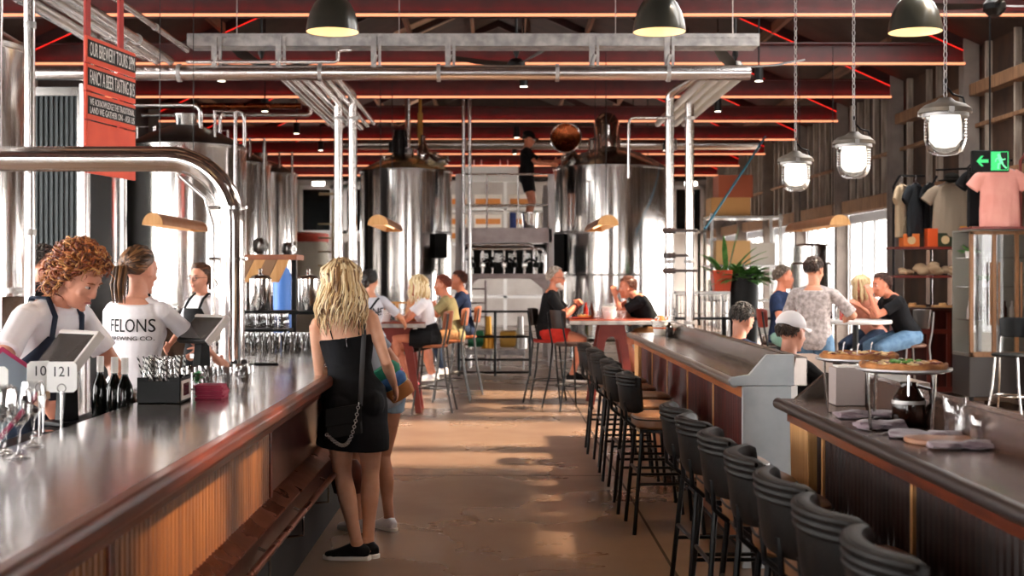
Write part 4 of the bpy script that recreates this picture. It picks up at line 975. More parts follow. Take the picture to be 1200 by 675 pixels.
# ------------------------------------------------------------------ cable tray, hangers, fans, downlights
t = thing('cable_tray', 'perforated steel cable tray hung above the thick crossing pipe', 'cable tray', (0, 14.1, 4.17))
b = MB()
for y in (13.98, 14.28): b.box(-3.4, 2.85, y-.008, y+.008, 4.1, 4.235)
b.build('side_rail', m_galv, t, True)
b = MB(); b.box(-3.4, 2.85, 13.99, 14.27, 4.105, 4.112)
for i in range(84): b.box(-3.38+i*.0745, -3.345+i*.0745, 13.955, 13.975, 4.19, 4.205)
b.build('tray_bed', m_galv, t, True)
b = MB(); b.tube([(-3.4, 14.08, 4.15), (2.8, 14.08, 4.15)], .022, 8); b.tube([(-3.4, 14.15, 4.15), (2.8, 14.15, 4.15)], .018, 8); b.build('cables', m_blackp, t, True)
for x in (-3.1, -2.4, -1.36, -.55, 1.02, 1.84):
    b = MB(); b.box(x-.03, x+.03, 13.95, 13.975, 3.86, 4.2); b.box(x+.05, x+.08, 13.95, 13.975, 3.88, 4.2); b.tube([(x, 13.94, 3.89), (x+.03, 13.94, 4.0)], .02, 6); b.build('hanger', m_galv, t, True)
for x in (-2.9, -1.1, 1.3, 2.6):
    b = MB(); b.tube([(x, 14.2, 4.11), (x, 14.2, 5.2)], .006, 6); b.build('rod', m_galv, t, True)
for i, (x, y, z, ry) in enumerate(((-2.85, 15.4, 4.10, .3), (.22, 15.6, 4.15, 1.0), (2.85, 15.4, 4.08, .1), (5.0, 12.9, 4.3, .5))):
    t = thing('ceiling_fan', ['dark ceiling fan at left above the thick crossing pipe', 'dark ceiling fan in the middle, left of the middle dome lamp', 'dark ceiling fan right of the middle dome lamp, blades upturned', 'dark ceiling fan at far right near the roof'][i], 'fan', (x, y, z), ry, 'ceiling fans')
    b = MB(); b.lathe([(0, -.1), (.06, -.09), (.11, -.03), (.11, .03), (.07, .08), (0, .09)], n=24); b.build('motor', m_black, t)
    b = MB(); b.tube([(0, 0, .08), (0, 0, 1.2)], .016, 8); b.lathe([(.016, .1), (.04, .16), (.016, .3)], n=14); b.build('rod', m_black, t)
    for k in range(3):
        a = 2*PI*k/3; T = M.Rotation(a, 4, 'Z') @ M.Rotation(.10, 4, 'Y')
        T = M.Rotation(a, 4, 'Z'); b = MB(); b.rings([[T @ V((xx, c*w_/2*math.cos(.3), .02+.10*(xx/.85)**2+c*w_/2*.3+dz)) for c, dz in ((-1, 0), (0, .012), (1, 0), (0, -.006))] for xx, w_ in ((.09, .07), (.2, .13), (.5, .15), (.8, .11), (.86, .06))]); b.build('blade', mat('fan_blade', '1d1a19', .4) if i == 0 and k == 0 else bpy.data.materials['fan_blade'], t)
m_dl = glow('downlight_glow', 'fff4e0', 14)
dl0 = None; n = 0
for sx, X in ((-1, -3.72), (1, 3.5), (0, .35)):
    for k in range(6 if sx else 3):
        y = 17.2+3.2*k if sx else 17.7+3.3*(0, 2, 3)[k]
        lab = 'black cylinder downlight with a bright white lens, %s row%s' % (['middle', 'right-hand', 'left-hand'][sx], [', nearest', ', second', ', third', ', fourth', ', fifth', ', farthest'][k])
        if dl0 is None:
            dl0 = thing('downlight', lab, 'downlight', (X, y, 4.2), 0, 'black cylinder downlights')
            b = MB(); b.lathe([(.055, .0), (.06, .0), (.06, .2), (0, .2)], n=18); b.build('housing', m_black, dl0)
            b = MB(); b.lathe([(0, .004), (.054, .004), (.054, .02), (0, .02)], n=18); b.build('lens', m_dl, dl0)
            b = MB(); b.tube([(0, 0, .2), (0, 0, .2+3.54-.45*abs(X)+.45*6.65-3.0)], .012, 6); b.build('stem', m_black, dl0)
        else: dup(dl0, (X, y, 4.2), 0, lab, 'black cylinder downlights')
# ------------------------------------------------------------------ lamps
m_domei = mat('cream_lamp_inside', 'efe2c4', .5); m_bulb = glow('warm_bulb', 'ffd9a0', 30)
m_dome = mat('dark_green_grey_enamel', '35352f', .28, .2, coat=.3)
def lamp_light(par, loc, e, c, spot=None, size=.08):
    l = bpy.data.lights.new('lamp_light', 'SPOT' if spot else 'POINT'); l.energy = e; l.color = c; l.shadow_soft_size = size
    if spot: l.spot_size = spot; l.spot_blend = .6
    o = bpy.data.objects.new('lamp_light', l); COL.objects.link(o); o.location = loc; o.parent = par; return o
for lab, x, y in (('dark dome pendant lamp at upper left, first of the three domes', -1.36, 10.5), ('dark dome pendant lamp at the top middle of the photo', 1.32, 10.5), ('dark dome pendant lamp at upper right, beside the lantern chain', 3.42, 10.5),
                  ('added dome lamp over the near end of the bar, unseen, for warm light', -1.36, 5.4), ('added dome lamp over the near counter, unseen, for warm light', 1.32, 5.4), ('added dome lamp over the stools of the farther counter, unseen, for golden light', 1.32, 7.95)):  # last three lamps are unseen, added to warm the front
    t = thing('dome_pendant', lab, 'pendant lamp', (x, y, 3.59), 0, 'dark dome pendant lamps')
    b = MB(); b.lathe([(.217, 0), (.215, .03), (.205, .09), (.185, .16), (.15, .23), (.105, .28), (.06, .305), (.05, .36), (.02, .38), (0, .38)], n=40); b.build('shade', m_dome, t)
    b = MB(); b.lathe([(.212, .002), (.208, .03), (.198, .09), (.178, .155), (.145, .22), (.1, .268), (0, .29)], n=40); b.build('shade_lining', m_domei, t)
    b = MB(); b.ell((0, 0, .15), (.04, .04, .055), 14); b.build('bulb', m_bulb, t)
    b = MB(); b.tube([(0, 0, .37), (0, 0, 2.1)], .008, 6); b.build('cord', m_black, t)
    lamp_light(t, (0, 0, .09), 160 if (x, y) == (1.32, 7.95) else 50, (1, .72, .42), rad(48) if (x, y) == (1.32, 7.95) else rad(115), .06)
m_pend = mat('brushed_copper_trough', 'b98a68', .35, .7, c2='b87a4d', scale=6); m_pin = mat('trough_inside', 'f2d3ac', .5)
for lab, x in (('half-round copper trough pendant at left, over the bartenders', -4.3), ('half-round copper trough pendant in front of the left kettle', -1.5), ('half-round copper trough pendant in front of the right kettle', 1.37), ('half-round copper trough pendant at right, before the glass doors', 4.26)):
    t = thing('trough_pendant', lab, 'pendant lamp', (x, 17.2, 2.22), 0, 'half-round trough pendants'); b = MB(); n = 14
    for a, c in ((.13, .12),): b.add([(rr*math.cos(PI*i/n), y, rr*math.sin(PI*i/n)) for y in (-1.25, 1.25) for rr in (a, c) for i in range(n+1)], [])
    m = n+1; f = []
    for i in range(n): f += [(i, i+1, 2*m+i+1, 2*m+i)]
    b.f += f; b.mi += [0]*len(f); f = [(m+i+1, m+i, 3*m+i, 3*m+i+1) for i in range(n)]; b.cur = 1; b.f += f; b.mi += [1]*len(f)
    b.f += [(0, m, 3*m, 2*m), (n, m+n, 3*m+n, 2*m+n)]; b.mi += [0, 0]; b.build('trough', [m_pend, m_pin], t, recalc=False)
    for y in (-1.25, 1.25):
        b = MB(); b.prism([(.13*math.cos(PI*i/n), .13*math.sin(PI*i/n)) for i in range(n+1)], 'y', y-.006, y+.006); b.build('end_cap', m_ply, t)
    b = MB(); b.tube([(0, -1.15, .05), (0, 1.15, .05)], .016, 8); b.build('tube_light', glow('warm_tube', 'ffd0a0', 3) if x == -4.3 else bpy.data.materials['warm_tube'], t)
    for y in (-.9, .9):
        b = MB(); b.tube([(0, y, .125), (0, y, 3.5 if x == -4.3 else 2.3)], .006, 6); b.build('wire', m_black, t)
    if x == -4.3: t.location = (-3.12, 12.45, 2.05); t.scale = (.72, .72, 1); t.scale.z = .85
m_cap = mat('cast_lamp_cap', '6d675f', .45, .5, c2='857d74', scale=12); m_jar = clear('ribbed_lamp_glass', 'f4f6f8', .10, .05); m_lb = glow('lantern_bulb', 'fff2dc', 16)
m_frost = mat('frosted_inner_tube', 'f0ece4', .4, emit='fff4e4', es=1.5)
for lab, x, y, z, k in (('glass jar lantern on a chain, largest and rightmost of the three', 2.27, 6.5, 2.385, 1.0), ('glass jar lantern on a chain, middle of the three', 2.235, 8.05, 2.385, 1.0), ('glass jar lantern on a chain, smallest and leftmost of the three', 2.16, 9.3, 2.385, 1.0)):
    t = thing('jar_lantern', lab, 'lantern', (x, y, z), 0, 'glass jar lanterns on chains')
    b = MB(); b.lathe([(0, .115), (.03, .113), (.05, .095), (.10, .078), (.128, .055), (.132, .035), (.124, .032), (.11, .045), (0, .05)], n=36); b.build('cap', m_cap, t)
    b = MB(); pf = [(.104, .036), (.104, .0)]
    for i in range(7): pf += [(.1045, .0-.016*i), (.1015, -.008-.016*i)]
    pf += [(.097, -.125), (.082, -.16), (.05, -.178), (0, -.182)]
    b.lathe(pf, n=40); b.build('glass_jar', m_jar, t)
    b = MB(); b.lathe([(.108, .02), (.113, .015), (.113, .034), (.108, .036)], n=36)
    for a in (.4, 2.5, 4.6): b.cbox((.125*math.cos(a), .125*math.sin(a), .04), (.025, .025, .03))
    b.build('rim_clip', m_galv, t)
    b = MB(); b.lathe([(.07, .03), (.08, -.02), (.078, -.1), (.05, -.135), (0, -.145)], n=20); b.build('frosted_tube', m_frost, t)
    b = MB(); b.tube([(.11, .02, .07), (.10, .03, .12), (.05, .03, .135), (.01, .01, .17), (0, 0, .22)], .006, 6); b.build('cable', m_black, t)
    b = MB(); zz = .115
    for i in range(46):
        T = M.Translation((0, 0, zz+.017)) @ M.Rotation(PI/2*(i % 2)+.3, 4, 'Z') @ M.Rotation(PI/2, 4, 'X'); b.torus((0, 0, 0), .0135, .0032, T, 10, 5, .72, 1.5); zz += .0335
    b.tube([(0, 0, zz-.01), (0, 0, zz+1.2)], .006, 6); b.build('chain', m_galv, t)
    lamp_light(t, (0, 0, -.06), 14, (1, .93, .82), None, .05)
# ================================================================== THE PEOPLE
c_white = cloth_mat('ebe7ea', 'e0dce2', 5); c_navy = cloth_mat('262c3a', '2f3645'); c_black = cloth_mat('101013', '17171a'); c_jean = cloth_mat('6c8aa6', '55738f'); c_dkjean = cloth_mat('2c3646', '36435a')
c_olive = cloth_mat('8a7d58', '978a64'); c_denim = cloth_mat('8fa3b4', '7b8fa2'); c_khaki = cloth_mat('b5845a', 'a5754c'); c_redsh = cloth_mat('c8332a', 'b52c24'); c_teal = cloth_mat('8fb5a5', '7da596')
c_grey = cloth_mat('c9c9d2', 'bcbcc6'); c_print = cloth_mat('c8bdbb', '8f8582', 26); c_pinkt = cloth_mat('e8a08a', 'd98f78'); c_polo = cloth_mat('1e2942', '263352')
m_print = mat('black_print', '17171b', .7)
fair = ('d99b82', 'cc8a70'); warm = ('d6987a', 'c98868'); red = ('d98a6c', 'c87a5c')
# bartender with curly hair, bending over the bar
a = person('person with curly ginger hair in white tee and navy apron, bending over the bar', (-2.33, 6.2, 0), -PI/2-.35, H=1.84, lean=(0, .52, 1), hands=((.30, .40, .95), (-.14, .47, .97)), elb=((.9, -.5, .0), (-.9, -.3, -.3)),
           head=(.05, -.58, .05), hfwd=.07, skin=fair, hair=('curly', ['8f4a24', 'b06a35', '5e2a14', 'c08a50', '7a3418']), tee=c_white, pants=c_dkjean, shoes=(c_black, m_white), vox=.0065, seed=3, curl=(.8, .5), sleeve=.7)
ap = apron(a, c_navy)
b = MB(); p0 = a.pel+a.up*.30*a.k+a.fw*.141*a.k+a.sx*.0*a.k; b.cbox((0, 0, 0), (.085, .012, .055), basis(a.sx, a.fw, a.up, p0)); lb = b.build('badge', mat('khaki_badge', 'c9b27a', .7), ap, bevel=.002)
b = text_mb('FELONS', .02, basis(-a.sx, a.up, a.fw, p0+a.fw*.0075), .0006); b.build('lettering', m_print, lb, smooth=False, recalc=False)
b = MB(); w0 = a.wr[1].lerp(a.el[1], .35)
for i in range(5): b.torus((0, 0, 0), .006+.003*i, .0012, M.Translation(w0+V((-.02+.004*i, .0, .033*a.k))) @ M.Rotation(.3*i, 4, 'X'), 14, 5)
b.build('tattoo', mat('tattoo_ink', '6a4a48', .6), a.root)
# bartender seen from behind
a = person('person with tied brown hair in white printed tee, back turned, behind the bar', (-2.10, 7.45, 0), -.22, H=1.76, fem=True, hands=((.30, .42, 1.05), (-.2, .35, 1.0)), head=(-.35, -.15, 0), skin=fair, hair=('ponytail', ['5a3a24', '8a5f3a', '3f2716']), tee=c_white, pants=c_black, shoes=(c_black, m_white), vox=.007, seed=5, sleeve=.75)
lettering(a, a.shirt, 'FELONS', .108, .345, m_print, True, .72, .012); lettering(a, a.shirt, 'BREWING CO.', .033, .275, m_print, True, 1.2, .012)
# bartender with glasses
a = person('person with glasses and tied back hair in white tee and black apron', (-2.68, 11.6, 0), PI-.62, H=1.70, fem=True, hands=((.16, .25, .98), (-.2, .2, .95)), head=(.1, -.02, 0), skin=fair, hair=('tied', ['4a2c1c', '6b4228', '38200f']), tee=c_white, pants=c_black, shoes=(c_black, m_white), seed=6)
apron(a, c_black); glasses(a, m_black)
# man at far left between the tanks
person('person with short dark hair seen in profile by the upright tube at far left', (-3.72, 10.4, 0), -PI/2+.1, H=1.84, head=(0, -.05, 0), skin=fair, hair=('short', ['2b211c', '4a4038']), tee=c_black, pants=c_black, shoes=(c_black, m_white), seed=8)
# waiter with bun
a = person('person with black hair bun in pale grey printed tee at the left high table', (-1.44, 14.35, 0), -.12, H=1.66, fem=True, hands=((.34, .34, 1.08), (-.25, .3, 1.0)), head=(-.2, -.1, 0), skin=warm, hair=('bun', ['17110f', '241a16']), tee=c_grey, pants=c_dkjean, shoes=(c_black, m_white), seed=9, sleeve=.8)
lettering(a, a.shirt, 'FELONS', .12, .30, m_print, True, .8); W = wm(a.root)
b = MB(); tr = bvh(a.shirt); pts = []
for i in range(15):
    u = i/14; q = W @ (a.pel+a.up*(.06+.40*u)*a.k+a.sx*(-.15+.27*u)*a.k-a.fw*.5); h = tr.ray_cast(q, W.to_3x3() @ a.fw)
    if h[0] is not None: pts.append(h[0]-(W.to_3x3() @ a.fw)*.006)
b.tube(pts, [(.012, .004)]*len(pts), 8, side=W.to_3x3() @ a.sx); b.build('shoulder_strap', c_black, a.root, True)
# blonde woman in the black dress leaning on the bar
a = person('person with wavy blonde hair in a short black strappy dress, standing at the bar edge', (-.825, 7.28, 0), .12, H=1.70, fem=True, lean=(-.13, .03, 1), roll=.02, hands=((.24, .14, .97), (-.05, .22, 1.075)), elb=((.25, -.7, -.8), (-.6, -.9, -.9)), feet=((.085, -.02, 0), (.02, -.09, 0)),
           knee=((.15, 1, 0), (-.55, .9, 0)), toes=((-.6, .75, 0), (-.95, .25, 0)), head=(.2, -.12, .0), skin=('dba78c', 'cf9577'), hair=None, vox=.0065, seed=2)
rr = random.Random(4)
def long_hair(B, mats, n=330):
    T, k = B.T, B.k; mb = MB(); hair_cap(mb, T, 1.10, -.75, .55)
    for i in range(n):
        mb.cur = rr.choice((0, 0, 1, 1, 2, 3)); az = rr.uniform(0, 2*PI); e = rr.uniform(.0, 1.25)
        d = V((math.sin(az)*math.cos(e), math.cos(az)*math.cos(e), math.sin(e)))
        if d.y > .45 and e < .75: continue
        p0 = dome(d, 1.08); sd = V((d.x, min(d.y, .2), 0)); sd = sd.normalized() if sd.length > .05 else V((0, -1, 0))
        q = V((sd.x*rr.uniform(.085, .105), -.016+sd.y*rr.uniform(.10, .125), -.01)); L = rr.uniform(.19, .31); wv = rr.uniform(0, 6); am = rr.uniform(.008, .02); fr = rr.uniform(6, 10)
        m1 = (p0+q)/2; n1 = m1-V((0, -.016, .036)); pts = [p0, V((0, -.016, .036))+n1.normalized()*max(n1.length, .112), q]
        for j in range(1, 10):
            t = j/9; fl = 1+.30*math.sin(t*2.4); o = V((math.sin(wv+t*fr), math.cos(wv+t*fr)*.8, 0))*am*min(1, t*2.2)
            pts.append(V((q.x*fl, q.y*fl-.006*t, -L*t))+o)
        strand(mb, [T @ z for z in pts], rr.uniform(.0045, .0085)*k, 5)
    mb.build('hair', mats, B.root, ang=180, recalc=False)
long_hair(a, [mat('hair', 'd9bb8c', .4), mat('hair', 'efdcb6', .4), mat('hair', '9c7647', .42), mat('hair', '6e4c2c', .42)])
k = a.k; b = MB(); rs = a.torso(.012, -.05, .26); top = (a.pel+a.up*.335*k, .162*k, .112*k)
low = [(a.pel-V((0, 0, .30))*k+V((-.005, .005, 0)), .212*k, .165*k), (a.pel-V((0, 0, .24))*k, .208*k, .16*k), (a.pel-V((0, 0, .14))*k, .198*k, .148*k), (a.pel-a.up*.07*k, .19*k, .138*k)]
b.loft(low+rs[1:]+[top], a.sx, 30)
for s in (1, -1): b.ell(tuple(a.pel+a.up*.295*k+a.fw*.062*k+a.sx*s*.060*k), (.084*k, .072*k, .07*k), 16)
for s in (1, -1): b.ell(tuple(a.pel-a.up*.06*k-a.fw*.06*k+a.sx*s*.075*k), (.1*k, .09*k, .1*k), 16)
dr = b.remesh('dress', cloth_mat('0e0f12', '1a1b20', 7), a.root, .0065, 3)
for s in (1, -1):
    pts = []; trb = bvh(a.body); W = wm(a.root)
    for i in range(9):
        u = i/8; q = a.pel+a.up*(.335+.14*u)*k-a.fw*.4+a.sx*s*(.075+.02*u)*k; h = trb.ray_cast(W @ q, W.to_3x3() @ a.fw)
        if h[0] is not None: pts.append(h[0]-(W.to_3x3() @ a.fw)*.004)
    pts += [W @ (a.nb-a.up*.035*k+a.sx*s*.1*k+a.fw*.01), W @ (a.pel+a.up*.38*k+a.sx*s*.09*k+a.fw*.12*k)]
    b = MB(); b.tube(pts, .0035, 6); b.build('shoulder_strap', c_black, a.root, True)
b = MB(); b.tube([a.pel+a.up*(.335-.0*i)*k-a.fw*.113*k+a.up*(-.02*i)*k for i in range(4)], .003, 6); b.build('zip', m_steel, dr)
footwear(a, c_black, m_white)
W = wm(a.root)
# her shoulder bag with wide strap and chain
t = thing('shoulder_bag', 'small black bag with wide grey strap and chain hung behind the blonde woman', 'bag', W @ (a.pel-V((0, 0, .12))-a.fw*.20))
T = W @ basis(a.sx, a.fw, (0, 0, 1), a.pel-V((.055, 0, .13))-a.fw*.195)
b = MB(); b.rings([[T @ V((x*(.105 if z < .05 else .098), y, z)) for x, y in ((-1, -.02), (-.9, -.035), (.9, -.035), (1, -.02), (1, .02), (.9, .03), (-.9, .03), (-1, .02))] for z in (-.085, -.075, .05, .075)]); b.build('bag_body', mat('black_bag_leather', '08080a', .6, spec=.25), t, True)
b = MB(); b.rings([[T @ V((x*.1, y, z)) for x, y in ((-1, -.038), (1, -.038), (1, -.032), (-1, -.032))] for z in (-.02, .078)]); b.build('flap', bpy.data.materials['black_bag_leather'], t, True, bevel=.002)
pts = []; td = bvh(dr); tb = bvh(a.body); fd = W.to_3x3() @ a.fw
for i in range(22):
    u = i/21; q = a.pel+a.up*(-.06+.52*u)*k+a.sx*(.03+.075*min(1, u*1.3))*k-a.fw*.5; h = [x for x in (td.ray_cast(W @ q, fd), tb.ray_cast(W @ q, fd)) if x[0] is not None]
    if h: pts.append(min(h, key=lambda z: z[3])[0]-fd*.008)
pts += [W @ (a.nb-a.up*.03*k+a.sx*.105*k+a.fw*.0*k+a.up*.012), W @ (a.nb-a.up*.09*k+a.sx*.10*k+a.fw*.075*k), W @ (a.pel+a.up*.30*k+a.sx*.06*k+a.fw*.15*k)]
b = MB(); b.tube(pts, [(.014, .003)]*len(pts), 8, side=W.to_3x3() @ a.sx); b.build('strap', mat('grey_strap', '2f2f33', .5), t, True)
b = MB(); p1, p2 = T @ V((.085, -.04, .08)), T @ V((-.09, -.045, -.06))
n = 34
for i in range(n):
    u = i/(n-1); p = p1.lerp(p2, u)+V((.02*math.sin(u*PI), -.012, -.15*math.sin(u*PI)*(1.0-.2*u))); b.torus((0, 0, 0), .0085, .0026, M.Translation(p) @ M.Rotation(u*2.2+PI/2, 4, 'Y') @ M.Rotation(PI/2*(i % 2), 4, 'X'), 9, 5)
b.build('chain', m_galv, t, True)
# companion hidden behind her
a = person('person in light denim shorts and white shoes, mostly hidden behind the blonde woman', (-.74, 7.98, 0), .75, H=1.58, fem=True, lean=(-.34, .30, 1), hands=((.26, .12, .92), (-.1, .3, 1.0)), elb=((.6, -.7, -.6), (-.7, -.7, -.4)), feet=((.08, 0, 0), (-.10, .10, 0)), head=(.2, -.1, 0), skin=('c98f74', 'b97e62'),
           hair=('short', ['3a251a', '55382a']), tee=cloth_mat('8c8f96'), pants=c_denim, pants_to=.16, shoes=(c_white, m_white), seed=12)
W = wm(a.root)
t = thing('clutch_bag', 'colourful green, blue and tan bag at the hip of the person behind the blonde woman', 'bag', P(466, 450, 7.75)); c0 = P(462, 448, 7.72)
T = M.Translation(c0) @ M.Rotation(-.55, 4, 'Y') @ M.Rotation(.3, 4, 'X')
for nm, c, z0, z1, col_ in (('tan_panel', (0, 0, 0), -.11, .0, 'b0703a'), ('yellow_panel', (0, 0, 0), -.04, .045, 'c9a04a'), ('blue_panel', (0, -.012, 0), -.02, .06, '3f6fae'), ('pink_panel', (0, .01, 0), .02, .07, 'b5506a'), ('green_flap', (0, -.006, .0), .05, .125, '1f7a5f')):
    b = MB(); b.loft([(T @ V((c[0], c[1], z0)), .075, .032), (T @ V((c[0], c[1], (z0+z1)/2)), .088, .04), (T @ V((c[0], c[1], z1)), .07, .028)], T.to_3x3() @ V((1, 0, 0)), 18); b.build(nm, mat('bag_'+nm, col_, .55), t, True)
b = MB(); b.tube([T @ V((-.07, 0, .11)), T @ V((-.12, .05, .25)), W @ (a.nb-a.up*.05+a.sx*.1)], .008, 6); b.build('strap', c_black, t, True)
t = thing('leather_bag', 'brown leather bag hanging under the bar behind the blonde woman\'s knees', 'bag', (-.90, 7.62, .42))
b = MB(); b.loft([(V((-.90, 7.62, .30)), .08, .04), (V((-.90, 7.62, .36)), .095, .055), (V((-.90, 7.62, .46)), .085, .045), (V((-.90, 7.62, .50)), .06, .03)], (1, 0, 0), 18); b.build('bag_body', mat('brown_leather', '5a2a20', .4), t, True)
b = MB(); b.tube([(-.95, 7.62, .49), (-.945, 7.62, .62), (-.96, 7.62, .66)], .006, 6); b.build('strap', m_galv, t, True)
# ------------------------------------------------------------------ left high table
a = person('person with fair hair in white tee and black pinafore, seated at the left table', (-.80, 15.0, 0), PI/2+.12, H=1.66, fem=True, pel=(0, 0, .89), lean=(0, .22, 1), hands=((.1, .50, 1.205), (-.02, .46, 1.205)), elb=((.6, -.4, -.7), (-.6, -.3, -.7)), feet=((.10, .22, .30), (.0, .42, .40)), knee=((.25, 1, .3), (.0, 1, .4)),
           toes=((.1, 1, -.25), (0, 1, .05)), head=(.1, 0, 0), skin=red, hair=('bob', ['e6cf9e', 'f0dfb8', 'c9a56e']), tee=c_white, shoes=(c_white, mat('pinkish_sole', 'd86a6a', .6)), seed=14, sleeve=.55, curl=(.8, .8))
b = MB(); b.loft(a.torso(.024, -.12, .19), a.sx, 24)
for i in (0, 1): b.loft(a.legr(i, .03, .30), (1, 0, 0), 16)
b.remesh('pinafore', c_black, a.root, .009, 3)
b = MB(); T = a.T
for s in (-1, 1): b.torus((0, 0, 0), .024, .003, T @ M.Translation((s*.03, .055, .118)) @ M.Rotation(.6, 4, 'X'), 16, 6)
b.build('sunglasses', mat('tortoise_frame', '8a5a20', .3), a.root)
person('person with auburn hair in olive shirt, seated behind the woman in the pinafore', (-.55, 16.15, 0), PI/2-.1, H=1.66, pel=(0, 0, .89), lean=(0, .25, 1), hands=((.15, .45, 1.2), (-.1, .45, 1.2)), feet=((.12, .3, .28), (-.12, .3, .28)), head=(.3, -.05, 0), skin=red, hair=('short', ['6a2c1c', '8a3d26']), tee=c_olive, pants=c_khaki, pants_to=.42, shoes=(c_white, m_white), seed=15)
person('person with brown hair in navy top, farthest back at the left high table', (-.45, 17.2, 0), PI/2+.1, H=1.70, pel=(0, 0, .89), lean=(0, .1, 1), hands=((.15, .4, 1.2), (-.1, .4, 1.2)), feet=((.12, .3, .28), (-.12, .3, .28)), head=(.1, 0, 0), skin=red, hair=('short', ['5a2a1c', '3a1c12']), tee=c_polo, pants=c_dkjean, shoes=(c_white, m_white), seed=16)
tall_chair('tall chair of the person in navy, farthest back at the left high table', (-.48, 17.2, 0), PI/2, m_cleg, m_cwood, m_cwood, 'tall metal and wood chairs')
# ------------------------------------------------------------------ middle table
a = person('person with grey hair, beard and glasses in black polo, seated at the middle table', (.62, 16.1, 0), -PI/2-.1, H=1.80, g=1.28, pel=(0, 0, .88/1.046), lean=(0, .12, 1), hands=((.02, .34, 1.165), (-.04, .36, 1.17)), elb=((.8, -.6, -.5), (-.8, -.5, -.5)), feet=((.14, .30, .26), (-.14, .30, .26)), head=(-.1, -.05, 0), skin=red,
           hair=('receding', ['b8a898', 'd0c4b8', '8d7c6e']), tee=c_black, pants=c_redsh, pants_to=.45, shoes=(c_black, m_white), seed=17, curl=(1.0, 1.0), sleeve=.72)
b = MB(); T = a.T
b.ell((0, .066, -.098), (.036, .034, .036), 14, T)
for s in (-1, 1): b.ell((s*.044, .04, -.075), (.018, .036, .034), 12, T)
b.ell((0, .092, -.05), (.026, .01, .008), 10, T); b.remesh('beard', mat('white_beard', 'd8ccc2', .8, bump=.5, scale=60), a.root, .005, 1); glasses(a, m_cdark)
b = MB(); w0 = a.wr[0]; d = (a.wr[0]-a.el[0]).normalized(); x, y = frame(d); b.torus((0, 0, 0), .033, .007, basis(x, y, d, w0-d*.02), 18, 6); b.build('wristband', m_black, a.root)
a = person('person with short brown hair in black tee, resting his cheek on one hand', (2.02, 16.3, 0), PI/2+.05, H=1.80, pel=(0, 0, .88/1.046), lean=(0, .62, 1), hands=((.05, .38, 1.12), (.03, .505, 1.27)), elb=((.6, -.3, -.8), (-.35, .5, -1)), feet=((.16, .25, .26), (-.14, .25, .26)), head=(.1, -.12, 0), hfwd=.06, skin=red,
           hair=('grey_short', ['5a3020', '7a4630']), tee=c_black, pants=c_khaki, pants_to=.45, shoes=(c_black, m_white), seed=18, curl=(.6, .9), hand_dir=(None, (.1, .2, 1)), sleeve=.7)
# ------------------------------------------------------------------ bench behind the far counter
a = person('person in a white baseball cap, seated behind the farther right counter', (2.00, 8.75, 0), -PI/2+.45, H=1.74, pel=(0, 0, .53), lean=(0, -.05, 1), hands=((.2, .4, .75), (-.2, .4, .75)), feet=((.12, .45, 0), (-.12, .45, 0)), head=(.15, -.1, 0), skin=fair, hair=('fringe', ['2c1d15', '44301f']), tee=c_black, pants=c_jean, shoes=(c_white, m_white), seed=21)
def cap(B, m, f=1.2):
    T = B.T; b = MB()
    def fn(d):
        x = max(0, min(1, (d.z-.02+.12*d.y)/.10+.5)); return .86+(f-.86)*x
    b.ell((0, -.016, .036), (.0755, .095, .092), 28, T, fn); o = b.build('cap', m, B.root, ang=180, recalc=False)
    b = MB(); rs = []
    for i in range(11):
        a = rad(-62+124*i/10); r0 = V((math.sin(a)*.08, -.016+math.cos(a)*.1, .052-.012*abs(math.sin(a)))); r1 = V((math.sin(a)*.078, -.01+math.cos(a)*.1+.075*math.cos(a)**.7, .042-.03*abs(math.sin(a))**2))
        rs.append([T @ r0, T @ r1, T @ (r1-V((0, 0, .005))), T @ (r0-V((0, 0, .006)))])
    b.rings(rs); b.build('brim', m, o)
    b = MB(); b.ell((0, -.016, .142), (.008, .008, .005), 8, T); b.build('button', m, o)
cap(a, cloth_mat('e6e2e4'))
person('person with dark hair greying at the sides, beside the person in the white cap', (1.98, 10.55, 0), -PI/2+.5, H=1.78, pel=(0, 0, .53), lean=(0, .0, 1), hands=((.2, .4, .75), (-.2, .4, .75)), feet=((.12, .45, 0), (-.12, .45, 0)), head=(.1, -.35, .1), skin=fair, hair=('short', ['1d1816', '2b2523', '4a4440']), tee=c_polo, pants=c_jean, shoes=(c_white, m_white), seed=22)
t = thing('bench', 'low bench behind the farther right counter under the two seated people', 'bench', (2.0, 9.4, 0)); b = MB(); b.box(1.8, 2.2, 7.6, 11.6, .41, .45); b.build('seat', m_cwood, t, True, bevel=.005)
for y in (7.8, 9.6, 11.4):
    for x in (1.84, 2.16):
        b = MB(); b.box(x-.02, x+.02, y-.02, y+.02, 0, .41); b.build('leg', m_black, t, True)
t = thing('dining_table', 'pale table behind the farther right counter, carrying glasses and a brown bottle', 'table', (2.66, 9.2, 0)); b = MB(); b.box(2.30, 2.80, 8.3, 11.4, .86, .9); b.build('table_top', mat('pale_table_top', '8d7a6c', .35), t, True, bevel=.005)
for y in (8.6, 11.0):
    for x in (2.36, 2.74):
        b = MB(); b.box(x-.025, x+.025, y-.025, y+.025, 0, .86); b.build('leg', m_black, t, True)
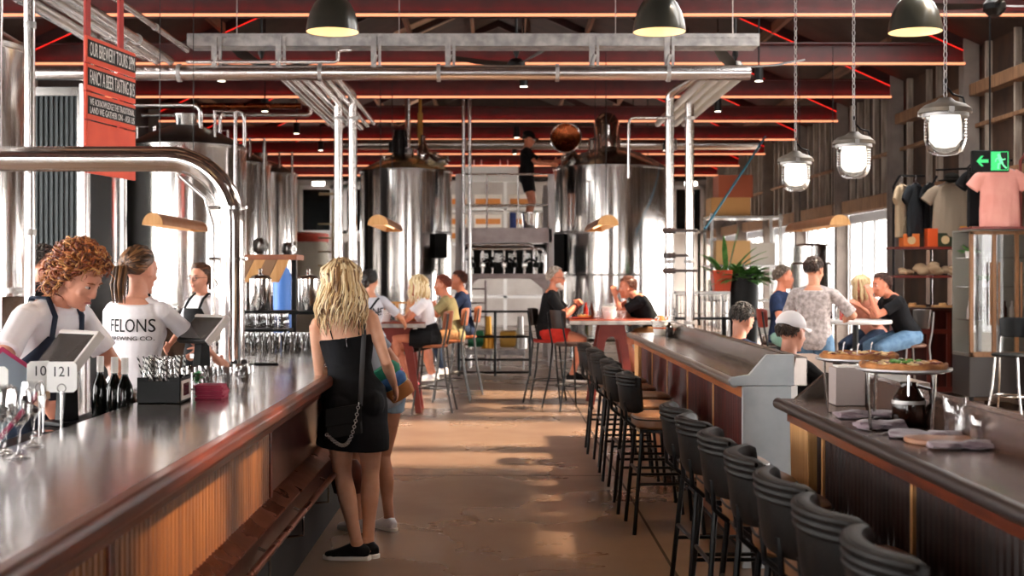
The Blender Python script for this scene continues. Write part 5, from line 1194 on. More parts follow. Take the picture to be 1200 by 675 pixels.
# ------------------------------------------------------------------ round white table on the right
person('person in navy polo and pale green shorts, seated left of the round white table', (3.32, 15.05, 0), -PI/2-.5, H=1.80, pel=(0, 0, .88/1.046), hands=((.2, .3, .95), (-.1, .4, 1.0)), feet=((.16, .3, .26), (-.14, .3, .26)), head=(.25, -.05, 0), skin=red, hair=('grey_short', ['6a5a4c', '8d7f72', '4a3c30']), tee=c_polo, pants=c_teal, pants_to=.45, shoes=(c_white, m_white), seed=23)
a = person('person in pale patterned shirt and blue jeans, standing with back turned near the round table', (3.18, 12.9, 0), -.35, H=1.78, g=1.05, hands=((.30, .30, 1.12), (-.2, .28, .98)), head=(-.5, -.1, 0), skin=warm, hair=('short', ['2a1a14', '3f281d']), tee=c_print, pants=c_jean, shoes=(c_black, m_white), seed=24, sleeve=.9)
person('person with pink top leaning behind the man in the black tee, by the glass doors', (4.55, 15.55, 0), PI-.9, H=1.68, fem=True, pel=(0, 0, .90), lean=(0, .4, 1), hands=((.1, .40, 1.2), (-.1, .40, 1.25)), feet=((.14, .3, .28), (-.12, .3, .28)), head=(.3, -.2, 0), skin=red, hair=('bob', ['d9b98a', 'e8cfa0']), tee=c_pinkt, pants=c_dkjean, shoes=(c_white, m_white), seed=25)
a = person('person in black tee and blue jeans, hand at mouth, seated at the round table', (4.72, 14.7, 0), PI/2+.18, H=1.80, pel=(0, 0, .90/1.046), lean=(0, .55, 1), hands=((.08, .40, 1.12), (-.02, .47, 1.30)), elb=((.6, -.3, -.8), (-.35, .4, -1)), feet=((.18, .28, .26), (-.14, .28, .26)), head=(.1, -.1, 0), hfwd=.05, skin=red, hair=('short', ['3a2018', '55301f']), tee=c_black, pants=c_jean, shoes=(c_black, m_white), seed=26, hand_dir=(None, (.1, .2, 1)), curl=(.6, 1.0), sleeve=.66)
# ------------------------------------------------------------------ worker on the platform
a = person('person in black tee, shorts and cap working on the raised platform', (.52, 23.3, 2.41), -PI/2-.15, H=1.80, g=1.1, hands=((.14, .42, 1.13), (-.1, .46, 1.20)), elb=((.7, -.7, -.6), (-.7, -.6, -.6)), head=(0, -.25, 0), skin=red, hair=('fringe', ['1c1512']), tee=c_black, pants=c_black, pants_to=.42, shoes=(c_black, m_white), seed=27, sleeve=.7)
cap(a, c_black); glasses(a, m_white)
# ================================================================== THINGS ON THE LEFT BAR
def tumbler_mb(h=.145, r0=.03, r1=.039, th=.003):
    b = MB(); b.lathe([(0, .006), (r0-th, .008), (r1-th, h), (r1-th/2, h+.002), (r1, h), (r0+.001, .004), (r0-.004, 0), (0, 0)], n=20); return b
def flip(b, h):
    b.v = [(x, -y, h-z) for x, y, z in b.v]; return b
proto = {}
def glass(kind, p, label, grp, fill=None):
    if kind not in proto:
        if kind == 'tumbler': b, n, c = tumbler_mb(), 'tumbler', 'glass'
        elif kind == 'short': b, n, c = tumbler_mb(.10, .033, .04), 'tumbler', 'glass'
        elif kind == 'upturned': b, n, c = flip(tumbler_mb(.12, .031, .040), .122), 'tumbler', 'glass'
        else:
            b = MB(); b.lathe([(0, 0), (.036, .001), (.036, .003), (.008, .012), (.004, .03), (.004, .085), (.012, .098), (.034, .125), (.041, .155), (.038, .19), (.033, .215), (.0315, .215), (.036, .19), (.0395, .155), (.032, .127), (.008, .101), (0, .10)], n=24); n, c = 'wine_glass', 'glass'
        o = b.build(n, m_glass, None, ang=60); proto[kind] = o
    else: o = proto[kind].copy(); COL.objects.link(o)
    o.location = p; tag(o, label, c if False else 'glass', grp); return o
ZB = 1.031
SH = .931
for i, (x, y) in enumerate(((-1.545, 4.25), (-1.60, 4.12), (-1.56, 4.05), (-1.49, 3.98), (-1.58, 3.90))):
    glass('wine', (x, y, ZB), ['empty wine glass standing farthest right in the cluster at the left edge of the bar', 'empty wine glass at the back of the cluster on the bar at the left edge', 'empty wine glass in the middle of the cluster at the left edge of the bar', 'empty wine glass at the front of the cluster at the left edge of the bar', 'empty wine glass cut by the left edge of the photo'][i], 'wine glasses on the bar')
m_clip = mat('pale_clip_wood', 'c9a888', .5)
def number_card(txt, label, loc, rz, w_=.098, h_=.125, zc=.252, ts=.058, tint='f1efec', side=None):
    t = thing('table_number', label, 'number sign', loc, rz, 'table number signs')
    c = .014; pl = [(-w_/2, -h_/2+c), (-w_/2+c, -h_/2), (w_/2-c, -h_/2), (w_/2, -h_/2+c), (w_/2, h_/2-c), (w_/2-c, h_/2), (-w_/2+c, h_/2), (-w_/2, h_/2-c)]
    b = MB(); b.prism([(x, z+zc) for x, z in pl], 'y', -.0025, .0025); cd = b.build('card', mat('card_face', tint, .55), t)
    b = text_mb(txt, ts, basis((1, 0, 0), (0, 0, 1), (0, -1, 0), (0, -.0026, zc+.02)), .0006, .95); b.build('lettering', m_print, cd, smooth=False, recalc=False)
    b = MB(); b.torus((0, 0, 0), .017, .0025, M.Translation((0, -.005, zc-h_/2+.017)) @ M.Rotation(PI/2, 4, 'X'), 20, 6); b.build('ring_clip', m_galv, t)
    b = MB(); b.tube([(0, -.005, 0), (0, -.005, zc-h_/2+.005)], .006, 10); b.build('stem', m_pipe, t)
    b = MB(); b.lathe([(0, 0), (.04, 0), (.04, .006), (.01, .012), (0, .012)], n=20); b.build('base', m_steel, t)
number_card('10', 'white table number card reading 10, left of the card reading 121', (-1.885, 5.26, SH), .45)
number_card('121', 'white table number card reading 121, on the bar shelf', (-1.78, 5.22, SH), 0.02, .122)
number_card('6', 'white table number card reading 6, at the left edge of the photo', (-1.945, 4.95, SH), 0)
number_card('9', 'white table number card reading 9, beside the bar pipe', (-1.73, 7.72, ZB), .1, .11, .13, .235, .062)
t = thing('table_number', 'table number card seen edge-on, left of the card reading 10', 'number sign', (-1.925, 5.42, SH), 1.35, 'table number signs')
b = MB(); b.box(-.045, .045, -.004, .004, .14, .28); b.build('card', m_clip, t, bevel=.003); b = MB(); b.tube([(0, 0, 0), (0, 0, .14)], .005, 8); b.build('stem', m_pipe, t); b = MB(); b.cyl((0, 0, 0), .04, .008, 16); b.build('base', m_steel, t)
m_till = mat('pale_grey_plastic', 'bdb6b2', .4); m_scr = mat('dark_screen', '3b3735', .15)
def till(label, loc, rz, tilt, up=0):
    t = thing('point_of_sale_screen', label, 'screen', loc, rz, 'till screens')
    b = MB(); b.box(-.09, .09, -.07, .09, 0, .02); b.build('base', m_blackp, t, bevel=.005)
    b = MB(); b.prism([(-.03, .02), (.05, .02), (.03, .2+up), (-.02, .2+up)], 'x', -.035, .035); b.build('stand', m_blackp, t, bevel=.005)
    T = M.Translation((0, 0, .25+up)) @ M.Rotation(tilt, 4, 'X') @ M.Scale(.85, 4)
    b = MB(); b.box(-.17, .17, -.02, .018, -.12, .12, T); hd = b.build('screen_body', m_blackp, t, bevel=.008)
    b = MB()
    for x0, x1, z0, z1 in ((-.17, .17, .10, .125), (-.172, -.15, -.12, .12)): b.box(x0, x1, -.026, .024, z0, z1, T)
    b.build('bezel', m_till, hd, bevel=.004)
    b = MB(); b.box(-.145, .15, .018, .021, -.10, .095, T); b.build('screen', m_scr, hd)
    b = MB(); b.box(-.08, .08, -.023, -.02, -.05, .05, T); b.build('rear_cover', m_scr, hd)
    return t
till('large grey and black till screen tilted in front of the curly-haired bartender', (-1.92, 5.72, SH), 2.5, .75, .08)
till('grey and black till screen on its stand beside the curved bar pipe', (-1.72, 7.45, ZB), 2.45, .8)
t = thing('menu_folder', 'magenta-edged menu folder leaning at the left edge of the photo', 'menu', (-2.10, 5.35, SH)); T = M.Translation((-2.09, 5.35, SH+.16)) @ M.Rotation(.6, 4, 'Y') @ M.Rotation(-.5, 4, 'X')
b = MB(); b.box(-.13, .13, -.012, .012, -.18, .18, T); b.build('cover', mat('magenta_cover', 'a8345c', .4), t, True, bevel=.006); b = MB(); b.box(-.11, .11, -.016, -.0125, -.16, .16, T); b.build('page', mat('grey_page', '7d8794', .3), t, True)
for i, (x, y) in enumerate(((-1.86, 5.98), (-1.775, 5.92), (-1.71, 5.86))):
    t = thing('wine_bottle', ['dark wine bottle with white cap, leftmost of the three', 'dark wine bottle with white cap, middle of the three', 'dark wine bottle with white cap, rightmost of the three'][i], 'bottle', (x, y, SH), 0, 'wine bottles behind the bar')
    b = MB(); b.lathe([(0, 0), (.036, 0), (.038, .006), (.038, .13), (.034, .16), (.018, .195), (.0145, .21), (.0145, .24), (0, .24)], n=24); b.build('glass_body', mat('dark_bottle_glass', '0c0f0c', .08) if i == 0 else bpy.data.materials['dark_bottle_glass'], t)
    b = MB(); b.lathe([(.0165, .215), (.0165, .285), (.0155, .289), (0, .289)], n=20); b.build('cap', m_paper, t)
b = MB(); b.box(-.05, .05, -.02, .02, 0, .008); o = b.build('bottle_opener', m_steel, None, loc=(-1.66, 5.75, SH), bevel=.003); tag(o, 'small steel bottle opener lying in front of the wine bottles', 'opener')
for i in range(9):
    glass('upturned', (-1.67+.0*i-.083*(i % 3)*.3+.07*(i//3)*0+(.085*(i % 3)-.06), 6.02+.085*(i//3), ZB if -1.67+(.085*(i % 3)-.06) > -1.62 else SH), 'clear tumbler standing upside down between the wine bottles and the black caddy, %s' % ['front left', 'front middle', 'front right', 'middle left', 'centre', 'middle right', 'rear left', 'rear middle', 'rear right'][i], 'upturned tumblers on the bar')
t = thing('bar_caddy', 'black caddy holding striped straws and clear cups on the bar', 'caddy', (-1.50, 5.75, ZB))
b = MB(); x0, x1, y0, y1 = -.095, .095, -.10, .10
b.box(x0, x1, y0, y1, 0, .006)
for a_ in ((x0, x1, y0, y0+.006, .0, .10), (x0, x1, y1-.006, y1, 0, .115), (x0, x0+.006, y0, y1, 0, .11), (x1-.006, x1, y0, y1, 0, .11), (-.003, .003, y0, y1, 0, .09)): b.box(*a_)
b.box(x0, x0+.05, y0, y0+.006, .1, .115); b.box(x1-.05, x1, y0, y0+.006, .1, .115)
b.build('box', m_blackp, t, bevel=.002)
b = MB(); b.box(x1, x1+.003, -.085, .085, .012, .098); b.build('side_label', m_till, t); b = MB(); b.box(x1+.003, x1+.004, -.05, .05, .03, .085); b.build('label_window', m_scr, t)
m_stripe = bpy.data.materials.new('striped_straw'); m_stripe.use_nodes = True; nt = m_stripe.node_tree; bs = nt.nodes['Principled BSDF']; wv = nt.nodes.new('ShaderNodeTexWave'); wv.bands_direction = 'DIAGONAL'; wv.inputs['Scale'].default_value = 26
tc = nt.nodes.new('ShaderNodeTexCoord'); cr = nt.nodes.new('ShaderNodeValToRGB'); cr.color_ramp.interpolation = 'CONSTANT'; cr.color_ramp.elements[0].color = (.01, .01, .012, 1); cr.color_ramp.elements[1].position = .5; cr.color_ramp.elements[1].color = (.85, .85, .84, 1)
nt.links.new(tc.outputs['Object'], wv.inputs[0]); nt.links.new(wv.outputs[0], cr.inputs[0]); nt.links.new(cr.outputs[0], bs.inputs['Base Color'])
for i in range(26):
    x = R.uniform(-.08, .08); y = R.uniform(-.085, .085); dx, dy = R.uniform(-.03, .03)+x*.25, R.uniform(-.02, .02)
    b = MB(); b.tube([(x, y, .01), (x+dx, y+dy, .205)], .0045, 8)
    o = b.build('straw', m_stripe, None, loc=(-1.50, 5.75, ZB), recalc=False); tag(o, 'black and white striped paper straw standing in the black bar caddy', 'straw', 'striped straws in the caddy')
for i in range(4):
    o = glass('upturned', (-1.55+.062*(i % 2)+.0, 5.70+.07*(i//2), ZB+.075), 'clear cup upside down in the black caddy among the striped straws, %s' % ['front left', 'front right', 'rear left', 'rear right'][i], 'cups in the caddy')
for i in range(7):
    b = MB(); s = .125; b.rings([[(x*s/2, y*s/2, z) for x, y in ((-1, -1), (1, -1), (1, 1), (-1, 1))] for z in (0, .0085)])
    o = b.build('napkin_pack', mat('crimson_paper', 'a02a4c', .7, c2='8a2040', scale=40, stretch=(1, 1, 6)) if i == 0 else bpy.data.materials['crimson_paper'], None, loc=(-1.325+R.uniform(-.006, .006), 5.92+R.uniform(-.006, .006), ZB+.009*i), bevel=.0015); o.rotation_euler.z = R.uniform(-.08, .08)
    tag(o, 'crimson paper napkins on the bar, %s layer of the stack' % ['lowest', 'second', 'third', 'fourth', 'fifth', 'sixth', 'top'][i], 'napkins', 'crimson napkin stack')
for i in range(8):
    glass('short', (-1.56+.09*(i % 4), 6.45+.10*(i//4)+.02*(i % 2), ZB), 'empty clear tumbler behind the crimson napkins, %s' % ['front row first', 'front row second', 'front row third', 'front row last', 'rear row first', 'rear row second', 'rear row third', 'rear row last'][i], 'tumblers behind the napkins')
t = thing('garnish_jar', 'small jar with green mint standing among the tumblers on the bar', 'jar', (-1.50, 6.38, ZB)); b = tumbler_mb(.08, .03, .032); b.build('glass_body', m_glass, t)
b = MB()
for i in range(16):
    a = R.uniform(0, 6.28); r = R.uniform(0, .024); b.ell((r*math.cos(a), r*math.sin(a), R.uniform(.03, .085)), (.011, .007, .005), 8, None)
b.build('mint', mat('mint_leaf', '2f8f4e', .5), t)
b = MB(); b.box(-.075, .075, -.038, .038, 0, .012); o = tag(b.build('phone', mat('dark_phone', '15161a', .12), None, loc=(-1.47, 8.12, ZB), bevel=.005), 'dark phone lying on the bar in front of the curved pipe base', 'phone'); o.rotation_euler.z = .1
t = thing('sunglasses', 'folded pair of sunglasses lying on the bar beside the phone', 'sunglasses', (-1.62, 8.0, ZB), .2)
for s in (-1, 1):
    b = MB(); b.torus((s*.03, 0, .02), .022, .003, M.Translation((s*.03, 0, .02)) @ M.Rotation(PI/2.4, 4, 'X') @ M.Translation((-s*.03, 0, -.02)), 18, 6); b.build('rim', m_galv, t)
    b = MB(); b.lathe([(0, 0), (.021, 0), (.021, .001), (0, .001)], n=18, T=M.Translation((s*.03, 0, .02)) @ M.Rotation(PI/2.4, 4, 'X')); b.build('lens', mat('smoky_lens', '3a3f44', .08), t)
b = MB(); b.tube([(-.05, 0, .025), (-.045, .03, .008), (.04, .05, .006)], .003, 6); b.build('temple', m_galv, t)
# back service counter beyond the end of the bar
t = thing('service_counter', 'steel service counter beyond the far end of the bar, loaded with glasses', 'counter', (-1.75, 10.3, 0)); b = MB(); b.box(-2.35, -1.22, 9.75, 10.9, .96, 1.0); b.build('countertop', m_steel, t, True, bevel=.004)
b = MB(); b.box(-2.33, -1.24, 9.78, 10.88, .0, .96); b.build('cabinet', m_blackp, t, True)
b = MB(); b.box(-2.3, -1.45, 10.62, 10.92, 1.27, 1.30); sh = b.build('upper_shelf', m_blackp, t, True)
for x in (-2.28, -1.47):
    b = MB(); b.box(x-.015, x+.015, 10.86, 10.89, 1.0, 1.27); b.build('shelf_post', m_blackp, t, True)
for r_ in range(4):
    for c_ in range(11):
        glass('tumbler', (-2.16+.083*c_+.02*(r_ % 2), 9.83+.095*r_, 1.0), 'clear beer glass on the service counter, %s row, %s from the left' % (ORD[r_], ORD[c_]), 'beer glasses on the service counter')
t = thing('glass_rack', 'dark rack of upturned beer glasses beside the curved pipe, above the glass rows', 'rack', (-1.98, 10.3, 1.0)); b = MB(); b.box(-2.25, -1.68, 10.2, 10.5, 1.145, 1.165); b.build('tray', m_blackp, t, True, bevel=.004)
for x in (-2.23, -1.70):
    for y in (10.22, 10.48):
        b = MB(); b.box(x-.012, x+.012, y-.012, y+.012, 1.0, 1.145); b.build('leg', m_blackp, t, True)
for r_ in range(3):
    for c_ in range(6): glass('upturned', (-2.19+.09*c_, 10.25+.09*r_, 1.166), 'clear glass upside down in the dark rack, %s row, %s from the left' % (ORD[r_], ORD[c_]), 'upturned glasses in the rack')
for i, (x, y) in enumerate(((-2.0, 10.76), (-1.60, 10.78))):
    t = thing('steel_urn', ['shiny steel urn with domed lid right of the curved pipe', 'shiny steel urn with domed lid close to the blonde woman'][i], 'urn', (x, y, 1.30), 0, 'steel urns')
    b = MB(); b.lathe([(0, 0), (.085, 0), (.09, .01), (.09, .25), (.094, .255), (.094, .265)], n=32); b.build('body', m_tank, t)
    b = MB(); b.lathe([(.094, .265), (.07, .29), (.02, .305), (.012, .32), (.02, .335), (.012, .35), (0, .352)], n=28); b.build('lid', m_steel, t)
    b = MB(); b.tube([(0, -.09, .04), (0, -.13, .04), (0, -.13, .01)], .01, 8); b.build('tap', m_steel, t)
t = thing('heated_hood', 'slatted timber hood above the urns, right of the curved pipe', 'hood', (-2.25, 12.1, 1.55))
for i in range(4):
    b = MB(); b.prism([(-2.50+.11*i, 1.53), (-2.40+.11*i, 1.74), (-2.295+.11*i, 1.74), (-2.395+.11*i, 1.53)], 'y', 12.0+.0*i, 12.05); b.build('slat_panel', m_ply if i % 2 else mat('brown_ply', '8f6c4e', .5), t, True, bevel=.003)
b = MB(); b.box(-2.52, -1.9, 12.05, 12.5, 1.74, 1.79); b.build('top', m_cwood, t, True)
for x in (-2.48, -1.95):
    b = MB(); b.box(x-.02, x+.02, 12.2, 12.24, 0, 1.74); b.build('post', m_blackp, t, True)
t = thing('blue_drum', 'blue plastic container standing behind the urns', 'container', (-2.32, 14.1, 0)); b = MB(); b.lathe([(0, 0), (.09, 0), (.10, .04), (.10, 1.58), (.08, 1.66), (.04, 1.70), (.04, 1.75), (0, 1.75)], n=28); b.build('body', mat('blue_plastic', '4a7fd0', .4), t, ); t.location = (-2.38, 14.1, 0)
b = MB(); b.cyl((0, 0, 1.75), .05, .05, 18); b.build('cap', m_white, t)
t = thing('silo', 'white plastic silo with an orange lid and ladder frame, behind the blonde woman', 'silo', (-4.2, 28.2, 0)); b = MB(); b.lathe([(0, .1), (.42, .1), (.45, .2), (.45, 2.2), (.4, 2.34)], n=36); b.build('body', mat('white_plastic', 'e2dccb', .5), t)
b = MB(); b.lathe([(.46, 2.32), (.46, 2.5), (.4, 2.52), (0, 2.54)], n=36); b.build('lid', m_orange, t)
b = MB()
for x in (-.55, .62): b.tube([(x, -.5, 0), (x, -.5, 3.2), (x+.1, -.5, 3.35), (x+.35 if x < 0 else x-.3, -.5, 3.35)], .03, 8)
for i in range(9): b.tube([(.62, -.5, .3+.3*i), (.3, -.5, .3+.3*i)], .02, 6)
b.build('ladder_frame', mat('cream_tube', 'cbb58e', .5), t)
t = thing('liquid_tank', 'large pale bulk container beside the white silo, in a tube cage', 'container', (-2.6, 27.5, 0)); b = MB(); b.box(-.65, .65, -.5, .5, .15, 2.3); b.build('body', mat('pale_bulk_plastic', 'd9d3c4', .5), t, bevel=.06)
for i in range(7):
    b = MB(); b.tube([(-.66+.22*i, -.53, .1), (-.66+.22*i, -.53, 2.3)], .015, 6); b.build('cage_bar', m_galv, t)
b = MB(); b.box(-.68, .68, -.55, .55, 0, .12); b.build('pallet', m_ply, t)
# sacks and cartons stacked on racks behind the platform
t = thing('pallet_rack', 'pale pallet rack with shelves behind the platform', 'rack', (.2, 37.5, 0))
for z in (1.0, 2.55, 3.55):
    b = MB(); b.box(-1.8, 2.2, 37.1, 38.3, z-.08, z); b.build('shelf', m_white, t, True)
for x in (-1.78, .2, 2.18):
    b = MB(); b.box(x-.05, x+.05, 37.1, 37.2, 0, 4.3); b.build('upright', m_white, t, True)
for i in range(12):
    r_, c_ = divmod(i, 4); zz = 2.55+.42*(r_ % 2) if r_ < 2 else 3.55
    b = MB(); b.box(-.40, .40, -.4, .4, 0, .38); t = thing('carton', 'orange and white carton on the pallet rack, %s row, %s from the left' % (['lower', 'middle', 'top'][r_], ORD[c_]), 'carton', (-1.3+1.0*c_-(.0), 37.6, zz), 0, 'cartons on the pallet rack'); b.build('box', mat('carton_white', 'e8ddd0', .7) if i == 0 else bpy.data.materials['carton_white'], t, bevel=.01)
    b = MB(); b.box(-.36, .36, -.405, -.40, .10, .26); b.build('printed_band', mat('carton_orange', 'd98a48', .7) if i == 0 else bpy.data.materials['carton_orange'], t)
for i, x in enumerate((-1.05, -.35)):
    b = MB(); b.cbox((0, 0, 0), (.75, .03, .42)); b.cbox((-.1, -.01, .28), (.02, .02, .2)); b.cbox((.1, -.01, .28), (.02, .02, .2)); o = b.build('blank_sign', m_paper, None, loc=(x+.5, 34.1, 4.28), bevel=.01); tag(o, 'blank white sign hanging from the roof behind the platform, %s of two' % ('left' if i == 0 else 'right'), 'sign', 'white hanging signs')
b = MB(); b.lathe([(0, 0), (.14, 0), (.17, .28), (.18, .285), (.18, .3), (.16, .3), (.135, .01), (0, .01)], n=28); tag(b.build('steel_bucket', m_tank, None, loc=(.58, 22.85, 2.411)), 'steel bucket on the platform at the worker\'s feet', 'bucket')
b = MB(); b.cyl((0, 0, 0), .06, .3, 16); tag(b.build('blue_canister', mat('blue_can', '27408a', .4), None, loc=(.26, 22.85, 2.411)), 'small blue canister on the platform left of the steel bucket', 'canister')
# ================================================================== ON THE HIGH TABLES
def pail(label, loc, h, r, m, grp=None, stuff=True):
    t = thing('pail', label, 'pail', loc, 0, grp); b = MB(); b.lathe([(0, 0), (r*.72, 0), (r*.74, .004), (r, h-.006), (r*1.06, h-.003), (r*1.06, h+.003), (r*.97, h), (r*.7, .008), (0, .008)], n=32); b.build('body', m, t)
    b = MB(); b.tube([(-r*1.04, 0, h-.01), (-r*.9, -r*.6, h*.75), (0, -r*1.08, h*.62), (r*.9, -r*.6, h*.75), (r*1.04, 0, h-.01)], .0025, 6); b.build('handle', m_steel, t); return t
m_pail = mat('white_enamel', 'dcd8d5', .35)
def cutlery(loc, n, r, h, grp, lab):
    for i in range(n):
        a = R.uniform(0, 6.28); q = r*R.uniform(.2, .7); x, y = q*math.cos(a), q*math.sin(a); b = MB()
        b.tube([(x*.5, y*.5, .012), (x, y, h*.7), (x*1.25, y*1.25, h*1.05)], [(.003, .0015)]*3, 6); b.ell((x*1.35, y*1.35, h*1.18), (.011, .004, .02), 8)
        tag(b.build('fork', m_steel, None, loc=loc), lab, 'cutlery', grp)
pail('white pail with cutlery and napkins at the far end of the farther right counter', (1.535, 12.1, ZB), .135, .085, m_pail, 'white pails'); cutlery((1.535, 12.1, ZB), 9, .08, .135, 'cutlery in the counter pail', 'steel fork standing in the white pail on the farther right counter')
b = MB(); b.lathe([(0, 0), (.075, 0), (.078, .01), (.05, .1), (.02, .13), (0, .13)], n=14); tag(b.build('red_napkin', mat('orange_napkin', 'c9602f', .8), None, loc=(1.535, 12.1, ZB+.06)), 'orange napkin bunched in the white pail at the far end of the counter', 'napkin')
b = MB(); b.lathe([(0, 0), (.032, 0), (.034, .01), (.034, .09), (.014, .115), (.013, .135), (0, .135)], n=20); tag(b.build('sauce_bottle', mat('dark_sauce', '1a100d', .15), None, loc=(1.57, 11.75, ZB)), 'small dark sauce bottle beside the white pail on the farther counter', 'bottle')
pail('white pail in the middle of the table of the two men in black', (1.37, 15.85, 1.052), .145, .09, m_pail, 'white pails'); cutlery((1.37, 15.85, 1.052), 8, .085, .145, 'cutlery in the table pail', 'steel fork standing in the white pail on the middle table')
m_bott = mat('brown_glass', '3a160b', .1)
for i, (x, y, m) in enumerate(((1.16, 15.95, m_bott), (1.10, 16.1, mat('red_sauce', '9c2417', .2)))):
    b = MB(); b.lathe([(0, 0), (.03, 0), (.032, .01), (.032, .12), (.014, .16), (.013, .2), (0, .2)], n=20); tag(b.build('sauce_bottle', m, None, loc=(x, y, 1.052)), ['brown glass bottle left of the white pail on the middle table', 'red sauce bottle near the bearded man on the middle table'][i], 'bottle')
for i, (x, y) in enumerate(((1.22, 15.82), (1.27, 16.0), (1.50, 15.88), (1.56, 15.95))): glass('short', (x, y, 1.052), 'clear tumbler on the middle table, %s of the white pail' % ['front left', 'rear left', 'just right', 'farther right'][i], 'tumblers on the middle table')
b = MB(); b.lathe([(0, .004), (.12, .004), (.15, .016), (.16, .02), (.15, .022), (.12, .01), (0, .008)], n=32); tag(b.build('red_tray', mat('red_tray', '8e2a20', .4), None, loc=(1.04, 15.9, 1.05)), 'red round tray under the hands of the bearded man', 'tray')
b = MB()
for i in range(26): a = R.uniform(0, 6.28); r = R.uniform(0, .09); b.tube([(r*math.cos(a), r*math.sin(a), .02+R.uniform(0, .02)), (r*math.cos(a)+R.uniform(-.05, .05), r*math.sin(a)+R.uniform(-.05, .05), .03+R.uniform(0, .03))], .006, 5)
o = b.build('fries', mat('golden_fries', 'c98b45', .6), None, loc=(1.04, 15.9, 1.05)); o['kind'] = 'stuff'; tag(o, 'heap of golden fries on the red tray of the bearded man', 'food')
t = thing('handbag', 'tan leather handbag on the left high table in front of the woman in the pinafore', 'bag', (-.96, 15.32, 1.05)); b = MB(); b.loft([((0, 0, 0), .15, .07), ((0, 0, .05), .165, .085), ((0, 0, .18), .14, .06), ((0, 0, .26), .125, .035)], (1, 0, 0), 24); b.build('bag_body', mat('tan_leather', 'c98650', .45, c2='b8733f', scale=8), t)
for y in (-.035, .035):
    b = MB(); b.tube([(-.07, y, .24), (-.06, y, .31), (0, y*.6, .34), (.06, y, .31), (.07, y, .24)], .007, 6); b.build('handle', bpy.data.materials['tan_leather'], t)
pail('white pail on the left high table near the waiter with the bun', (-1.33, 14.95, 1.052), .14, .085, m_pail, 'white pails')
for i, (x, y) in enumerate(((-1.14, 14.98), (-1.20, 15.2))): glass('tumbler', (x, y, 1.052), 'beer glass on the left high table, %s' % ['nearer one', 'farther one'][i], 'beer glasses on the left table')
b = MB(); b.box(-.02, .02, -.06, .06, 0, .20); b.box(-.13, .13, -.012, .012, .20, .225); tag(b.build('menu_stand', m_ply, None, loc=(-1.22, 15.38, 1.052), bevel=.003), 'small timber stand on the left high table beside the tan handbag', 'stand')
for i, (x, y) in enumerate(((3.9, 14.45), (4.02, 14.6), (3.85, 14.65))): glass('tumbler', (x, y, 1.09), 'beer glass on the round white table, %s' % ['nearest one', 'rightmost one', 'leftmost one'][i], 'beer glasses on the round table')
t = thing('sauce_bottle', 'red sauce bottle on the round white table', 'bottle', (3.86, 14.35, 1.09)); b = MB(); b.lathe([(0, 0), (.032, 0), (.034, .01), (.034, .15), (.012, .19), (.008, .23), (0, .23)], n=20); b.build('body', bpy.data.materials['red_sauce'], t)
# low table behind the counter
t = thing('beer_bottle', 'brown stubby bottle on the pale table behind the right-hand counters', 'bottle', (2.38, 8.98, .9)); b = MB(); b.lathe([(0, 0), (.03, 0), (.032, .01), (.032, .085), (.014, .13), (.013, .16), (.015, .165), (0, .168)], n=20); b.build('body', m_bott, t)
for i in range(6): glass('short', (2.42+.1*(i % 3), 8.75+.32*(i//3)+.05*(i % 2), .9), 'clear tumbler on the pale table behind the farther counter, %s' % ['nearest left', 'nearest middle', 'nearest right', 'rear left', 'rear middle', 'rear right'][i], 'tumblers on the pale table')
b = MB(); b.box(-.16, .16, -.11, .11, 0, .05); tag(b.build('paper_stack', m_paper, None, loc=(2.5, 8.45, .9), bevel=.004), 'white stack of paper menus on the pale table beside the white cap', 'menus')
